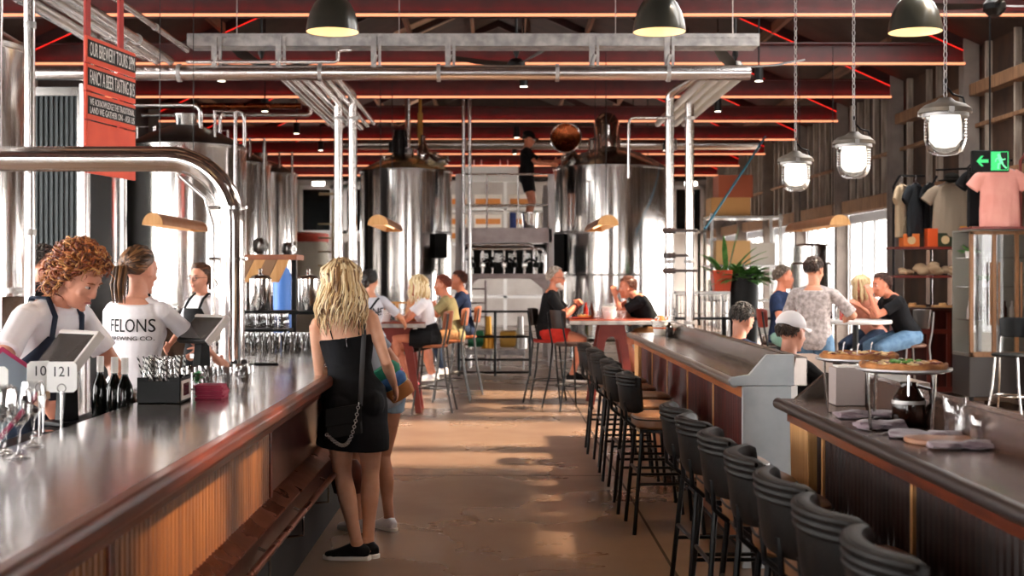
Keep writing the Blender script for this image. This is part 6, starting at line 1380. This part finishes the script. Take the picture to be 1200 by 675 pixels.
# ================================================================== NEAR COUNTER
def pizza(label_s, label_p, loc, r, seed, green=True, grp='pizza stands'):
    rr = random.Random(seed); zt = .222
    t = thing('pizza_stand', label_s, 'stand', loc, rr.uniform(0, 1), grp)
    b = MB(); b.lathe([(0, zt), (r*.97, zt), (r, zt+.004), (r, zt+.010), (r*.985, zt+.010), (r*.97, zt+.005), (0, zt+.005)], n=48); b.build('tray', m_galv, t)
    b = MB(); b.torus((0, 0, zt-.004), r*.82, .004, n=40); b.build('ring', m_steel, t)
    for k in range(3):
        a = .5+2*PI*k/3; b = MB(); b.tube([(r*.8*math.cos(a), r*.8*math.sin(a), zt-.004), (r*.72*math.cos(a), r*.72*math.sin(a), .006), (r*.62*math.cos(a), r*.62*math.sin(a), .004)], .0058, 8); b.build('leg', m_steel, t)
    p = thing('pizza', label_p, 'pizza', (loc[0], loc[1], loc[2]+zt+.006), 0, 'pizzas')
    R1 = r*.90; b = MB(); n = 40
    rs = []
    for q, z in ((.0, .0), (.96, .0), (1.0, .008), (1.0, .018), (.95, .024), (.88, .014), (0, .012)):
        rs.append([(max(q, .001)*R1*(1+.025*math.sin(3*j+seed)+.015*math.sin(7*j)*q)*math.cos(2*PI*j/n), max(q, .001)*R1*(1+.025*math.sin(3*j+seed))*math.sin(2*PI*j/n), z+(.004*math.sin(5*j+seed) if z > .01 and q > .8 else 0)) for j in range(n)])
    b.rings(rs); b.build('crust', mat('baked_crust', 'b5763f', .7, c2='7d4a24', scale=18), p)
    b = MB(); rs = [[(max(q, .001)*R1*.87*math.cos(2*PI*j/n), max(q, .001)*R1*.87*math.sin(2*PI*j/n), z+.0015*math.sin(9*j)) for j in range(n)] for q, z in ((1, .0135), (.6, .018), (0, .018))]; b.rings(rs); b.build('sauce', mat('tomato_sauce', '9c2f18', .4, c2='c9814a', scale=30), p)
    for nm, c, k, s in (('cheese', 'd9b980', 26, (.014, .012, .005)), ('topping', '7a2a1a', 22, (.014, .014, .004)))+((('herb', '4f8a2c', 24, (.014, .008, .004)),) if green else ()):
        b = MB()
        for i in range(k):
            a = rr.uniform(0, 6.28); q = R1*.8*math.sqrt(rr.random())
            if nm == 'herb': q *= .55
            f = rr.uniform(.7, 1.3); b.ell((0, 0, 0), tuple(v*f for v in s), 8, M.Translation((q*math.cos(a), q*math.sin(a), .019+(.012*rr.random() if nm == 'herb' else .002))) @ M.Rotation(rr.uniform(0, 3), 4, 'Z') @ M.Rotation(rr.uniform(-.4, .4), 4, 'X'))
        b.build(nm, mat('pizza_'+nm, c, .5), p)
    return t
pizza('wire-legged pizza stand standing farther back on the near counter', 'pizza on the farther stand, red topped', (1.47, 5.22, ZB), .172, 3, False)
pizza('wire-legged pizza stand standing nearer on the near counter, above the lilac napkins', 'pizza on the nearer stand, with green herbs', (1.475, 4.66, ZB), .170, 5, True)
for i in range(5):
    b = MB(); a = R.uniform(0, 6.28); q = R.uniform(.02, .09); b.tube([(q*math.cos(a), q*math.sin(a), 0), (q*math.cos(a)+.006, q*math.sin(a), .042)], .0014, 5); b.tube([(q*math.cos(a)+.004, q*math.sin(a), .034), (q*math.cos(a)+.009, q*math.sin(a), .045)], .0025, 5)
    tag(b.build('pizza_pick', m_paper, None, loc=(1.49, 5.24, ZB+.246)), 'small white pick standing in the farther pizza', 'pick', 'picks in the farther pizza')
t = thing('napkin_box', 'grey-pink box at the far end of the near counter, behind the farther pizza stand', 'box', (1.53, 5.62, ZB)); b = MB(); b.box(-.065, .065, -.06, .06, 0, .165); b.build('box', mat('grey_pink_card', '9d8f8b', .6), t, bevel=.004); b = MB(); b.box(-.05, .05, -.045, .045, .165, .172); b.build('napkins', m_paper, t)
t = thing('amber_jug', 'dark amber glass jug standing under the nearer pizza stand', 'jug', (1.545, 4.82, ZB)); b = MB(); b.lathe([(0, 0), (.055, 0), (.06, .008), (.062, .07), (.058, .105), (.04, .135), (.03, .15), (.031, .165), (0, .166)], n=32); b.build('glass_body', mat('amber_glass', '1c0c07', .12, spec=.35), t)
b = MB(); b.tube([(.03, -.01, .15), (.07, -.03, .14), (.075, -.035, .09), (.058, -.02, .06)], .007, 8); b.build('handle', bpy.data.materials['amber_glass'], t)
b = MB(); b.lathe([(.0625, .085), (.0615, .098), (.0605, .098)], n=32); b.build('band', m_galv, t)
m_nap = mat('lilac_linen', '85727a', .9, c2='76636b', scale=20, bump=.5, bscale=30, sheen=.3)
def napkin(label, loc, rz, L=.2, W_=.075, h=.035, seed=1):
    rr = random.Random(seed); b = MB(); rs = []; n = 20
    for i in range(16):
        u = i/15; f = .55+.45*math.sin(PI*min(1, u*1.6+.1)) if u < .55 else 1.0-.1*(u-.55); ring = []
        for j in range(n):
            a = 2*PI*j/n; rr_ = 1+.2*math.sin(3*a+u*7+seed)+.12*math.sin(7*a-u*11)
            ring.append(((u-.5)*L, math.cos(a)*W_/2*f*rr_, max(.0015, h*.48+math.sin(a)*h*.5*f*rr_*(1 if math.sin(a) > 0 else .95))))
        rs.append(ring)
    b.rings(rs); o = b.build('napkin', m_nap, None, ang=70); o.location = loc; o.rotation_euler.z = rz; tag(o, label, 'napkin', 'lilac linen napkins')
    b = MB(); b.tube([(L*.42, .012, .012), (L*.62, .013, .012)], [(.008, .0025)]*2, 8); k = b.build('knife', m_darkbrass, None); k.location = loc; k.rotation_euler.z = rz; tag(k, 'knife handle sticking out of the '+label.split(',')[0], 'cutlery', 'knives in the napkins')
napkin('lilac napkin lying under the farther pizza stand', (1.475, 5.1, ZB), .15, .26, .12, .03, 1); napkin('lilac napkin at the front edge, left of the nearer stand', (1.405, 4.72, ZB), .1, .17, .12, .034, 2)
napkin('lilac napkin under the nearer pizza stand, folded wide', (1.49, 4.47, ZB), -.25, .24, .15, .026, 3); napkin('lilac napkin rolled up beside the round board', (1.51, 4.18, ZB), .05, .21, .085, .028, 4)
b = MB(); b.lathe([(0, 0), (.115, 0), (.12, .006), (.12, .014), (.115, .018), (0, .018)], n=40); tag(b.build('round_board', mat('pinkish_timber', 'a5765c', .4, c2='8f5f47', scale=6), None, loc=(1.50, 4.34, ZB)), 'round timber board lying on the near counter', 'board')
glass('short', (1.615, 4.28, ZB), 'clear tumbler standing right of the round board on the near counter', 'tumblers on the near counter'); glass('tumbler', (1.575, 4.42, ZB), 'taller clear glass behind the round board on the near counter', 'tumblers on the near counter')
for i, x in enumerate((1.36, 1.44)):
    b = MB(); b.tube([(0, -.1, .004), (0, .05, .006), (0, .1, .008)], [(.003, .0015), (.004, .002), (.009, .002)], 8); o = b.build('fork', m_steel, None, loc=(x, 4.55-.35*i, ZB)); o.rotation_euler.z = -.9; tag(o, 'steel fork lying on the near counter, %s' % ['by the front napkin', 'nearest the camera'][i], 'cutlery', 'forks on the near counter')
# ================================================================== RIGHT-HAND SIDE AND SIGNS
# retail shelf against the wall
t = thing('retail_shelf', 'black tube retail shelf with hanging shirts against the right wall', 'shelf', (6.0, 17.1, 0))
X0, X1, YS = 5.28, 6.32, 17.1
for x in (X0, 5.78, X1):
    b = MB(); b.tube([(x, YS, 1.16), (x, YS, 2.78), (x+.08, YS, 2.92)] if x < X1 else [(x, YS, 1.16), (x, YS, 3.0), (x+.08, YS, 3.1)], .016, 8); b.build('upright', m_black, t, True)
b = MB(); b.tube([(X0+.08, YS, 2.92), (5.70, YS, 2.92)], .014, 8); b.tube([(5.84, YS, 3.0), (X1, YS, 3.02)], .014, 8); b.build('hanging_rail', m_black, t, True)
for z in (1.94, 1.56):
    b = MB(); b.box(X0-.05, X1+.05, YS-.2, YS+.2, z, z+.03); b.build('board', m_redpaint, t, True)
def tshirt(label, loc, rz, c, s=1.0, grp='shirts hanging on the right', c2=None, collar=True):
    t = thing('hanging_shirt', label, 'shirt', loc, rz, grp); m = cloth_mat(c, c2 or c, 4)
    b = MB(); rs = []; n = 24
    for z, w_, d in ((-.70, .235, .05), (-.5, .235, .055), (-.3, .225, .055), (-.16, .222, .05), (-.07, .215, .045), (-.03, .17, .04), (.0, .10, .035)):
        rs.append([(math.copysign(abs(math.cos(2*PI*k/n))**.7, math.cos(2*PI*k/n))*w_*s, math.sin(2*PI*k/n)*d*(1+.25*math.sin(5*2*PI*k/n+z*6))*s, z*s) for k in range(n)])
    b.rings(rs)
    for q in (-1, 1): b.loft([((q*.15*s, 0, -.07*s), .075*s, .035*s), ((q*.24*s, 0, -.13*s), .08*s, .035*s), ((q*.32*s, 0, -.24*s), .085*s, .032*s)], (q*.6, 0, .8), 16)
    b.remesh('shirt', m, t, .009, 3)
    b = MB(); b.tube([(-.19*s, 0, -.035*s), (-.06*s, 0, .02*s), (0, 0, .04*s), (.06*s, 0, .02*s), (.19*s, 0, -.035*s)], .006, 6); b.tube([(0, 0, .04*s), (0, 0, .08*s), (.02, 0, .10*s), (0, 0, .125*s), (-.02, 0, .11*s)], .003, 6); b.build('hanger', m_galv, t)
    if collar:
        b = MB(); b.torus((0, 0, 0), .07*s, .011*s, M.Translation((0, -.012*s, .0)) @ M.Rotation(.55, 4, 'X'), 20, 6, 1, .6); b.build('collar', m, t)
    return t
tshirt('cream shirt seen nearly edge-on, leftmost on the retail shelf', (5.36, 17.0, 2.79), 1.0, 'bda78a'); tshirt('dark grey shirt hanging beside the cream shirt', (5.56, 17.05, 2.80), .8, '2f3236')
tshirt('taupe shirt hanging facing the room on the retail shelf', (5.98, 16.95, 2.80), .0, '9a8a78'); tshirt('black shirt behind the taupe shirt on the retail shelf', (5.82, 17.25, 2.82), .9, '18181a')
b = MB(); b.ell((0, 0, 0), (.10, .10, .07), 18); b.lathe([(.10, -.02), (.17, -.03), (.17, -.036), (.10, -.03)], n=28); tag(b.build('dark_hat', cloth_mat('16130f'), None, loc=(5.98, 16.88, 2.88)), 'dark hat hung above the taupe shirt on the retail shelf', 'hat')
m_box_o = mat('orange_box', 'd9702f', .6); m_box_c = mat('cream_emblem', 'd8b98a', .6)
for i, (x, w_, h, m) in enumerate(((5.45, .22, .17, m_box_o), (5.74, .13, .24, mat('deep_orange_box', 'e2571f', .6)), (5.90, .20, .18, mat('dark_green_box', '2f3a22', .6)), (6.15, .22, .27, mat('amber_box', 'd98a2a', .6)), (6.30, .1, .2, mat('pale_box', 'c9b8a5', .6)))):
    t = thing('gift_box', ['orange box under the cream shirt, leftmost on the upper shelf board', 'narrow bright orange box on the upper shelf board', 'dark green box on the upper shelf board', 'amber box with a pale round emblem on the upper shelf board', 'pale narrow box at the right end of the upper shelf board'][i], 'box', (x, 16.98, 1.971), R.uniform(-.1, .1), 'boxes on the upper shelf board')
    b = MB(); b.box(-w_/2, w_/2, -.08, .08, 0, h); b.build('box', m, t, bevel=.004)
    if i in (0, 2, 3):
        b = MB(); b.lathe([(0, 0), (.055, 0), (.055, .002), (0, .002)], n=24, T=M.Translation((0, -.0805, h/2)) @ M.Rotation(PI/2, 4, 'X')); b.build('emblem', m_box_c if i != 3 else mat('pale_emblem', 'e8c890', .6), t)
m_fold = cloth_mat('b59a7c', 'a58a6c', 6)
for i, (x, z, s) in enumerate(((5.42, 1.591, 1), (5.72, 1.591, 1.5), (6.05, 1.591, 1.2), (6.2, 1.591, .9))):
    b = MB(); rr = random.Random(i)
    for k in range(9): b.ell((rr.uniform(-.09, .09)*s, rr.uniform(-.05, .05), .03+rr.uniform(0, .07)*s), (.055*s, .05, .03*s), 12)
    o = b.remesh('folded_cloth', m_fold, None, .011, 2); zm = min(v.co.z for v in o.data.vertices); o.location = (x, 17.02, z-zm); tag(o, ['flat beige cloth at the left of the lower shelf board', 'big beige bundle of cloth in the middle of the lower shelf board', 'beige cloth bundle right of the big one on the lower shelf board', 'small beige cloth at the right end of the lower shelf board'][i], 'cloth', 'beige cloths on the shelf')
t = thing('wall_cabinet', 'dark red panelled cabinet under the retail shelf', 'cabinet', (5.8, 17.2, 0)); b = MB(); b.box(5.1, 6.42, 16.9, 17.45, .05, 1.13); b.build('body', m_dkred, t, True, bevel=.004)
b = MB(); b.box(5.06, 6.45, 16.85, 17.45, 1.13, 1.165); b.build('top', mat('dark_cabinet_top', '3d2018', .35), t, True, bevel=.004)
for i in range(5):
    b = MB(); x = 5.13+.262*i; b.box(x, x+.05, 16.88, 16.9, .08, 1.1); b.build('stile', mat('red_stile', '5e2218', .4) if i == 0 else bpy.data.materials['red_stile'], t, True)
b = MB(); b.box(5.1, 6.42, 16.882, 16.9, .82, .88); b.build('cross_rail', bpy.data.materials['red_stile'], t, True); b = MB(); b.box(5.1, 6.42, 16.882, 16.9, .05, .12); b.build('cross_rail', bpy.data.materials['red_stile'], t, True)
for i, (x, L, c) in enumerate(((5.5, .3, 'b0814f'), (5.9, .26, 'c99a63'), (6.15, .32, 'a9713f'))):
    b = MB(); b.box(-L/2, L/2, -.09, .09, 0, .03); b.cyl((0, 0, .03), .05, .03, 16); tag(b.build('serving_board', mat('board_timber_%d' % i, c, .5), None, loc=(x, 17.0, 1.166), bevel=.006), 'timber serving board lying on the dark red cabinet, %s' % ['left one', 'middle one', 'right one'][i], 'board', 'boards on the cabinet')
# glass fronted cabinet
m_cabw = mat('oak_cabinet_frame', '9c6f48', .45, c2='8a5f3b', scale=4, stretch=(6, 6, .6))
t = thing('display_cabinet', 'tall glass-fronted display cabinet with oak frame at the right edge', 'cabinet', (6.02, 15.5, 0)); xa, xb, yf = 5.62, 6.44, 15.25
b = MB(); b.box(xa, xb, yf+.02, 15.85, .14, .62); b.build('lower_drawer', mat('dark_drawer', '2a211d', .4), t, True, bevel=.004)
b = MB()
for x in (xa, xa+.27, xa+.54, xb-.05): b.box(x, x+.045, yf, yf+.04, .62, 2.12)
b.box(xa, xb, yf, yf+.04, .62, .68); b.box(xa, xb, yf, yf+.04, 2.08, 2.13); b.build('door_frame', m_cabw, t, True, bevel=.003)
b = MB(); b.box(xa, xb, 15.83, 15.85, .62, 2.12); b.box(xa, xa+.02, yf+.04, 15.85, .62, .66); b.box(xb-.02, xb, yf+.04, 15.85, .62, 2.12); b.box(xa, xb, yf, 15.85, 2.12, 2.14); b.build('case', mat('cabinet_inside', '8d8a80', .5), t, True)
for z in (1.05, 1.45, 1.8):
    b = MB(); b.box(xa+.03, xb-.03, yf+.06, 15.82, z, z+.012); b.build('shelf', m_pane, t, True)
b = MB(); b.box(xa+.02, xb-.02, yf+.018, yf+.024, .66, 2.1); b.build('door_glass', m_pane, t, True)
for x in (xa+.235, xa+.335, xa+.60):
    b = MB(); b.tube([(x, yf-.03, 1.0), (x, yf-.03, 1.75)], .012, 8); b.build('door_handle', m_cabw, t, True)
for x in (xa+.06, xb-.08):
    b = MB(); b.cyl((x, yf+.12, 0), .03, .14, 12); b.build('castor', m_black, t, True)
b = MB(); b.box(xb-.12, xb-.04, yf-.012, yf, .68, 2.08); b.build('white_edge', m_white, t, True)
def leaves(b, n, r0, h, rr, up=.8, w_=.05, L=.3, c=(0, 0, 0)):
    for i in range(n):
        a = rr.uniform(0, 6.28); e = rr.uniform(.2, 1.3); l = L*rr.uniform(.6, 1.2); d = V((math.cos(a)*math.cos(e), math.sin(a)*math.cos(e), math.sin(e)*up)); sd = V((-math.sin(a), math.cos(a), 0)); p = V(c)+V((math.cos(a)*r0*rr.random(), math.sin(a)*r0*rr.random(), 0)); rw = []
        for j in range(6):
            u = j/5; q = p+d*l*u+V((0, 0, -.35*l*u*u)); ww = w_*math.sin(PI*(.08+.9*u))*.5; rw.append([q-sd*ww, q+V((0, 0, -.004-ww*.3)), q+sd*ww, q+V((0, 0, .003-ww*.3))])
        b.rings(rw)
m_leaf = mat('fern_leaf', '3f7a35', .45, c2='6aa04c', scale=10)
rr = random.Random(31)
for lab, x, y, z, k in (('small green plant inside the upper part of the glass cabinet', 5.75, 15.6, 1.812, 30), ('small green plant inside the glass cabinet, lower shelf', 5.95, 15.6, 1.462, 18)):
    t = thing('potted_plant', lab, 'plant', (x, y, z), 0, 'plants in the cabinet'); b = MB(); b.lathe([(0, 0), (.05, 0), (.06, .08), (.05, .08), (0, .07)], n=16); b.build('pot', m_white, t); b = MB(); leaves(b, k, .03, .1, rr, 1, .05, .16, (0, 0, .07)); b.build('foliage', m_leaf, t)
for i in range(10):
    b = MB(); b.lathe([(0, 0), (.03, 0), (.03, .13), (.012, .17), (.012, .22), (0, .22)], n=14); tag(b.build('spirit_bottle', [m_glass, m_bott, mat('dark_green_glass', '12241a', .1)][0 if i % 3 == 0 else 1] if i % 4 else m_till, None, loc=(5.72+.065*i, 15.55+.06*(i % 2), 1.062)), 'bottle on the lowest glass shelf of the display cabinet, %s from the left' % ORD[i], 'bottle', 'bottles in the display cabinet')
# pink shirt rack on top of the cabinet
t = thing('shirt_rack', 'dark red tube rack standing on the display cabinet with a pink shirt', 'rack', (6.0, 15.2, 2.14))
b = MB(); b.box(5.55, 6.5, 15.0, 15.45, 2.14, 2.165); b.build('base_board', m_redpaint, t, True)
b = MB(); b.tube([(5.58, 15.2, 2.165), (5.58, 15.2, 2.88), (5.66, 15.2, 2.96), (6.1, 15.2, 2.96)], .014, 8); b.build('black_frame', m_black, t, True)
b = MB(); b.tube([(6.18, 15.15, 2.165), (6.18, 15.15, 2.95), (6.26, 15.15, 3.07), (6.5, 15.15, 3.07)], .018, 10); b.build('red_frame', m_redpaint, t, True)
tshirt('pink shirt hanging below the green exit sign', (5.92, 15.12, 2.86), -.08, 'e2a296', 1.0, c2='d99388'); tshirt('black shirt just behind the pink shirt', (5.84, 15.34, 2.88), .1, '141416')
# exit sign
t = thing('exit_sign', 'black box exit sign with green arrow and running figure, hung from the roof', 'exit sign', P(1160, 189, 13.6), -.06); 
b = MB(); b.box(-.195, .195, -.03, .03, -.115, .115); b.build('box', m_blackp, t, bevel=.01)
m_grn = glow('exit_green', '3fdc7a', 1.3); m_blk = mat('sign_black', '07140c', .4)
b = MB(); b.prism([(.0, -.1), (.182, -.1), (.182, .1), (.0, .1)], 'y', -.034, -.030); b.build('green_panel', m_grn, t)
b = MB(); b.prism([(-.15, 0), (-.10, .055), (-.075, .055), (-.105, .018), (-.025, .018), (-.025, -.018), (-.105, -.018), (-.075, -.055), (-.10, -.055)], 'y', -.034, -.030); b.build('arrow', m_grn, t)
b = MB(); b.prism([(.10, -.092), (.172, -.092), (.172, .092), (.10, .092)], 'y', -.0358, -.034); b.build('doorway', m_blk, t)
def man(b, y0, y1):
    b.lathe([(0, 0), (.017, 0), (.017, .002), (0, .002)], n=18, T=M.Translation((.082, y1+.002, .062)) @ M.Rotation(PI/2, 4, 'X'))
    def limb(p, w_):
        for a, c in zip(p[:-1], p[1:]):
            a2, c2 = V((a[0], 0, a[1])), V((c[0], 0, c[1])); d = (c2-a2).normalized(); s = V((d.z, 0, -d.x))*w_/2; e = d*w_*.35
            b.prism([((a2-e-s).x, (a2-e-s).z), ((a2-e+s).x, (a2-e+s).z), ((c2+e+s).x, (c2+e+s).z), ((c2+e-s).x, (c2+e-s).z)], 'y', y0, y1)
    limb([(.088, .038), (.108, -.015)], .034); limb([(.084, .036), (.055, .022), (.046, -.006)], .013); limb([(.096, .034), (.122, .012), (.146, .02)], .013)
    limb([(.108, -.015), (.078, -.034), (.074, -.078)], .017); limb([(.112, -.018), (.132, -.05), (.158, -.074)], .017)
b = MB(); man(b, -.0372, -.0358); b.build('running_figure', glow('exit_figure', '7dffae', 1.4), t)
b = MB(); b.tube([(0, 0, .115), (0, 0, 3.2)], .01, 8); b.build('rod', m_black, t)
# hanging red sign at the upper left
t = thing('hanging_sign', 'red metal sign with three black lettered boards hung at upper left', 'sign', P(131, 100, 10.2)+V((0, 0, 0)), -.0)
PS = P(130, 110, 10.42); t.location = PS
ZR = PI/2-.16; T = M.Translation(PS) @ M.Rotation(ZR, 4, 'Z'); iv = M.Translation(PS).inverted()
def lb(x0, x1, y0, y1, z0, z1): b = MB(); b.box(x0, x1, y0, y1, z0, z1, M.Rotation(ZR, 4, 'Z')); return b
wS = .42
for x in (-.36, .22): lb(x-.04, x+.04, .012, .035, -.62, 2.4).build('upright', mat('red_bar', 'b0302a', .45) if x < 0 else bpy.data.materials['red_bar'], t, bevel=.003)
m_redf = mat('bright_red_metal', 'e8583c', .45, c2='e04e34', scale=6); m_bd = mat('chalk_black', '16181a', .7)
zt = .40
for h, lines in ((.185, [('OUR BREWERY TOURS 2PM', .115)]), (.185, [('FANCY A BEER TASTING $15', .115)]), (.19, [('WE ACKNOWLEDGE THE TRADITIONAL', .075), ('LAND WE GATHER ON - ASK US', .075)])):
    fr = lb(-wS-.012, wS+.012, -.012, .012, zt-h-.02, zt); fo = fr.build('frame', m_redf, t, bevel=.003)
    bd = lb(-wS, wS, -.018, -.012, zt-h+.018, zt-.03).build('board', m_bd, fo)
    zc = zt-h/2-.01
    for k, (s, sz) in enumerate(lines):
        zz = zc-.002+((.5-k)*.066 if len(lines) > 1 else 0)
        cu = text_mb(s, sz, M.Identity(4), .0006); xs_ = [v[0] for v in cu.v]; sc = (2*wS*.94)/(max(xs_)-min(xs_)); hs = (.112 if len(lines) == 1 else .054)/sz/.72
        Mx = M.Rotation(ZR, 4, 'Z') @ basis((1, 0, 0), (0, 0, 1), (0, -1, 0), (0, -.0185, zz))
        q = MB(); q.add([tuple(Mx @ V((v[0]*sc, v[1]*hs, v[2]))) for v in cu.v], cu.f); q.build('lettering', m_paper, bd, smooth=False, recalc=False)
    zt -= h+.035
lb(-wS-.012, wS+.012, -.012, .012, zt-.20, zt).build('blank_plate', m_redf, t, bevel=.003); lb(-wS-.012, wS+.012, -.012, .012, zt-.41, zt-.23).build('lower_plate', m_redf, t, bevel=.003)
# plant, planter, wire cage, shelves at the back right
t = thing('potted_fern', 'green fern in a tall matt black pot, left of the glass doors', 'plant', (3.86, 20.2, 0)); b = MB(); b.lathe([(0, 0), (.2, 0), (.24, .9), (.24, 1.62), (.2, 1.62), (.2, 1.5), (0, 1.48)], n=28); b.build('pot', mat('matt_black_pot', '0f1011', .6), t)
b = MB(); leaves(b, 130, .12, .3, rr, .9, .10, .52, (0, 0, 1.5)); leaves(b, 14, .05, .5, rr, 1.6, .09, .75, (-.25, 0, 1.55)); b.build('foliage', m_leaf, t)
t = thing('orange_planter', 'orange square planter left of the black fern pot', 'planter', (3.50, 20.1, 1.341)); b = MB(); b.rings([[(x*s, y*s, z) for x, y in ((-1, -1), (1, -1), (1, 1), (-1, 1))] for z, s in ((0, .12), (.33, .155), (.33, .135), (.05, .1))]); b.build('pot', mat('orange_planter', 'd9512f', .5), t, bevel=.008); b = MB(); leaves(b, 40, .08, .2, rr, .9, .06, .22, (0, 0, .29)); b.build('foliage', m_leaf, t)
t = thing('bottle_cage', 'pale wire cage with white top under the orange planter', 'cage', (3.35, 20.2, 0)); b = MB(); b.box(2.75, 3.60, 19.85, 20.5, 1.30, 1.34); b.build('top', m_white, t, True, bevel=.004)
b = MB()
for i in range(16): b.tube([(2.78+.053*i, 19.88, 0), (2.78+.053*i, 19.88, 1.3)], .007, 5)
for z in (.1, .4, .7, 1.0, 1.28): b.tube([(2.76, 19.88, z), (3.59, 19.88, z)], .009, 5)
b.build('wire_front', m_steel, t, True); b = MB()
for x in (2.77, 3.58):
    for y in (19.88, 20.48): b.box(x-.02, x+.02, y-.02, y+.02, 0, 1.3)
b.build('posts', m_steel, t, True)
t = thing('steel_rack', 'pale steel storage rack with cartons behind the fern', 'rack', (4.7, 26.5, 0))
for x in (4.35, 5.75):
    for y in (26.1, 27.0):
        b = MB(); b.box(x-.03, x+.03, y-.03, y+.03, 0, 2.85); b.build('post', m_steel, t, True)
for z in (.4, 1.1, 1.8, 2.8):
    b = MB(); b.box(4.3, 5.8, 26.05, 27.05, z-.05, z); b.build('shelf', m_steel, t, True)
for i, (x, z, w_, h, c) in enumerate(((4.75, 2.8, .8, .38, 'b98a55'), (4.85, 3.18, .7, .46, '9c4f34'), (4.8, 1.8, .7, .5, 'b08a5a'), (5.4, 1.8, .5, .45, 'a8a298'), (4.8, 1.1, .8, .4, 'c9c2b5'), (5.4, .4, .6, .5, '8d8a86'))):
    b = MB(); b.box(-w_/2, w_/2, -.35, .35, 0, h); b.box(-w_/2-.001, w_/2+.001, -.03, .03, h-.002, h+.002); tag(b.build('cardboard_box', mat('box_%d' % i, c, .8), None, loc=(x, 26.5, z), bevel=.008), ['tan cardboard box on top of the steel rack, lower one', 'brown cardboard box on top of the steel rack, upper one', 'cardboard box on the upper shelf of the steel rack, left', 'grey box on the upper shelf of the steel rack, right', 'pale box on the middle shelf of the steel rack', 'grey box on the lowest shelf of the steel rack'][i], 'box', 'boxes on the steel rack')
tag(pipe('x', [P(897, 160, 25), P(826, 268, 22)], .02, mat('blue_rope', '3f93b5', .6), 'blue_strap', bend=.01), 'blue strap slanting beside the uprights at the right kettle', 'strap')
del COL.objects['blue_strap']['group']
t = thing('safety_railing', 'black railing behind the farther right counter, by the wire cage', 'railing', (2.9, 17.6, 0))
for z in (1.0, .6, .2):
    b = MB(); b.tube([(2.35, 17.6, z), (3.9, 17.6, z)], .02, 8); b.build('bar', m_black, t, True)
for x in (2.4, 3.1, 3.85):
    b = MB(); b.box(x-.03, x+.03, 17.57, 17.63, 0, 1.02); b.build('post', m_black, t, True)
t = thing('metal_urn', 'brushed steel cylinder standing by the glass doors behind the navy polo', 'urn', (4.6, 18.8, 0)); b = MB(); b.lathe([(0, 0), (.3, 0), (.3, 1.75), (.27, 1.78), (.27, 2.02), (.2, 2.05), (0, 2.06)], n=36); b.build('body', m_steel, t); b = MB(); b.lathe([(.305, 1.0), (.31, 1.02), (.305, 1.04)], n=36); b.build('band', m_galv, t)
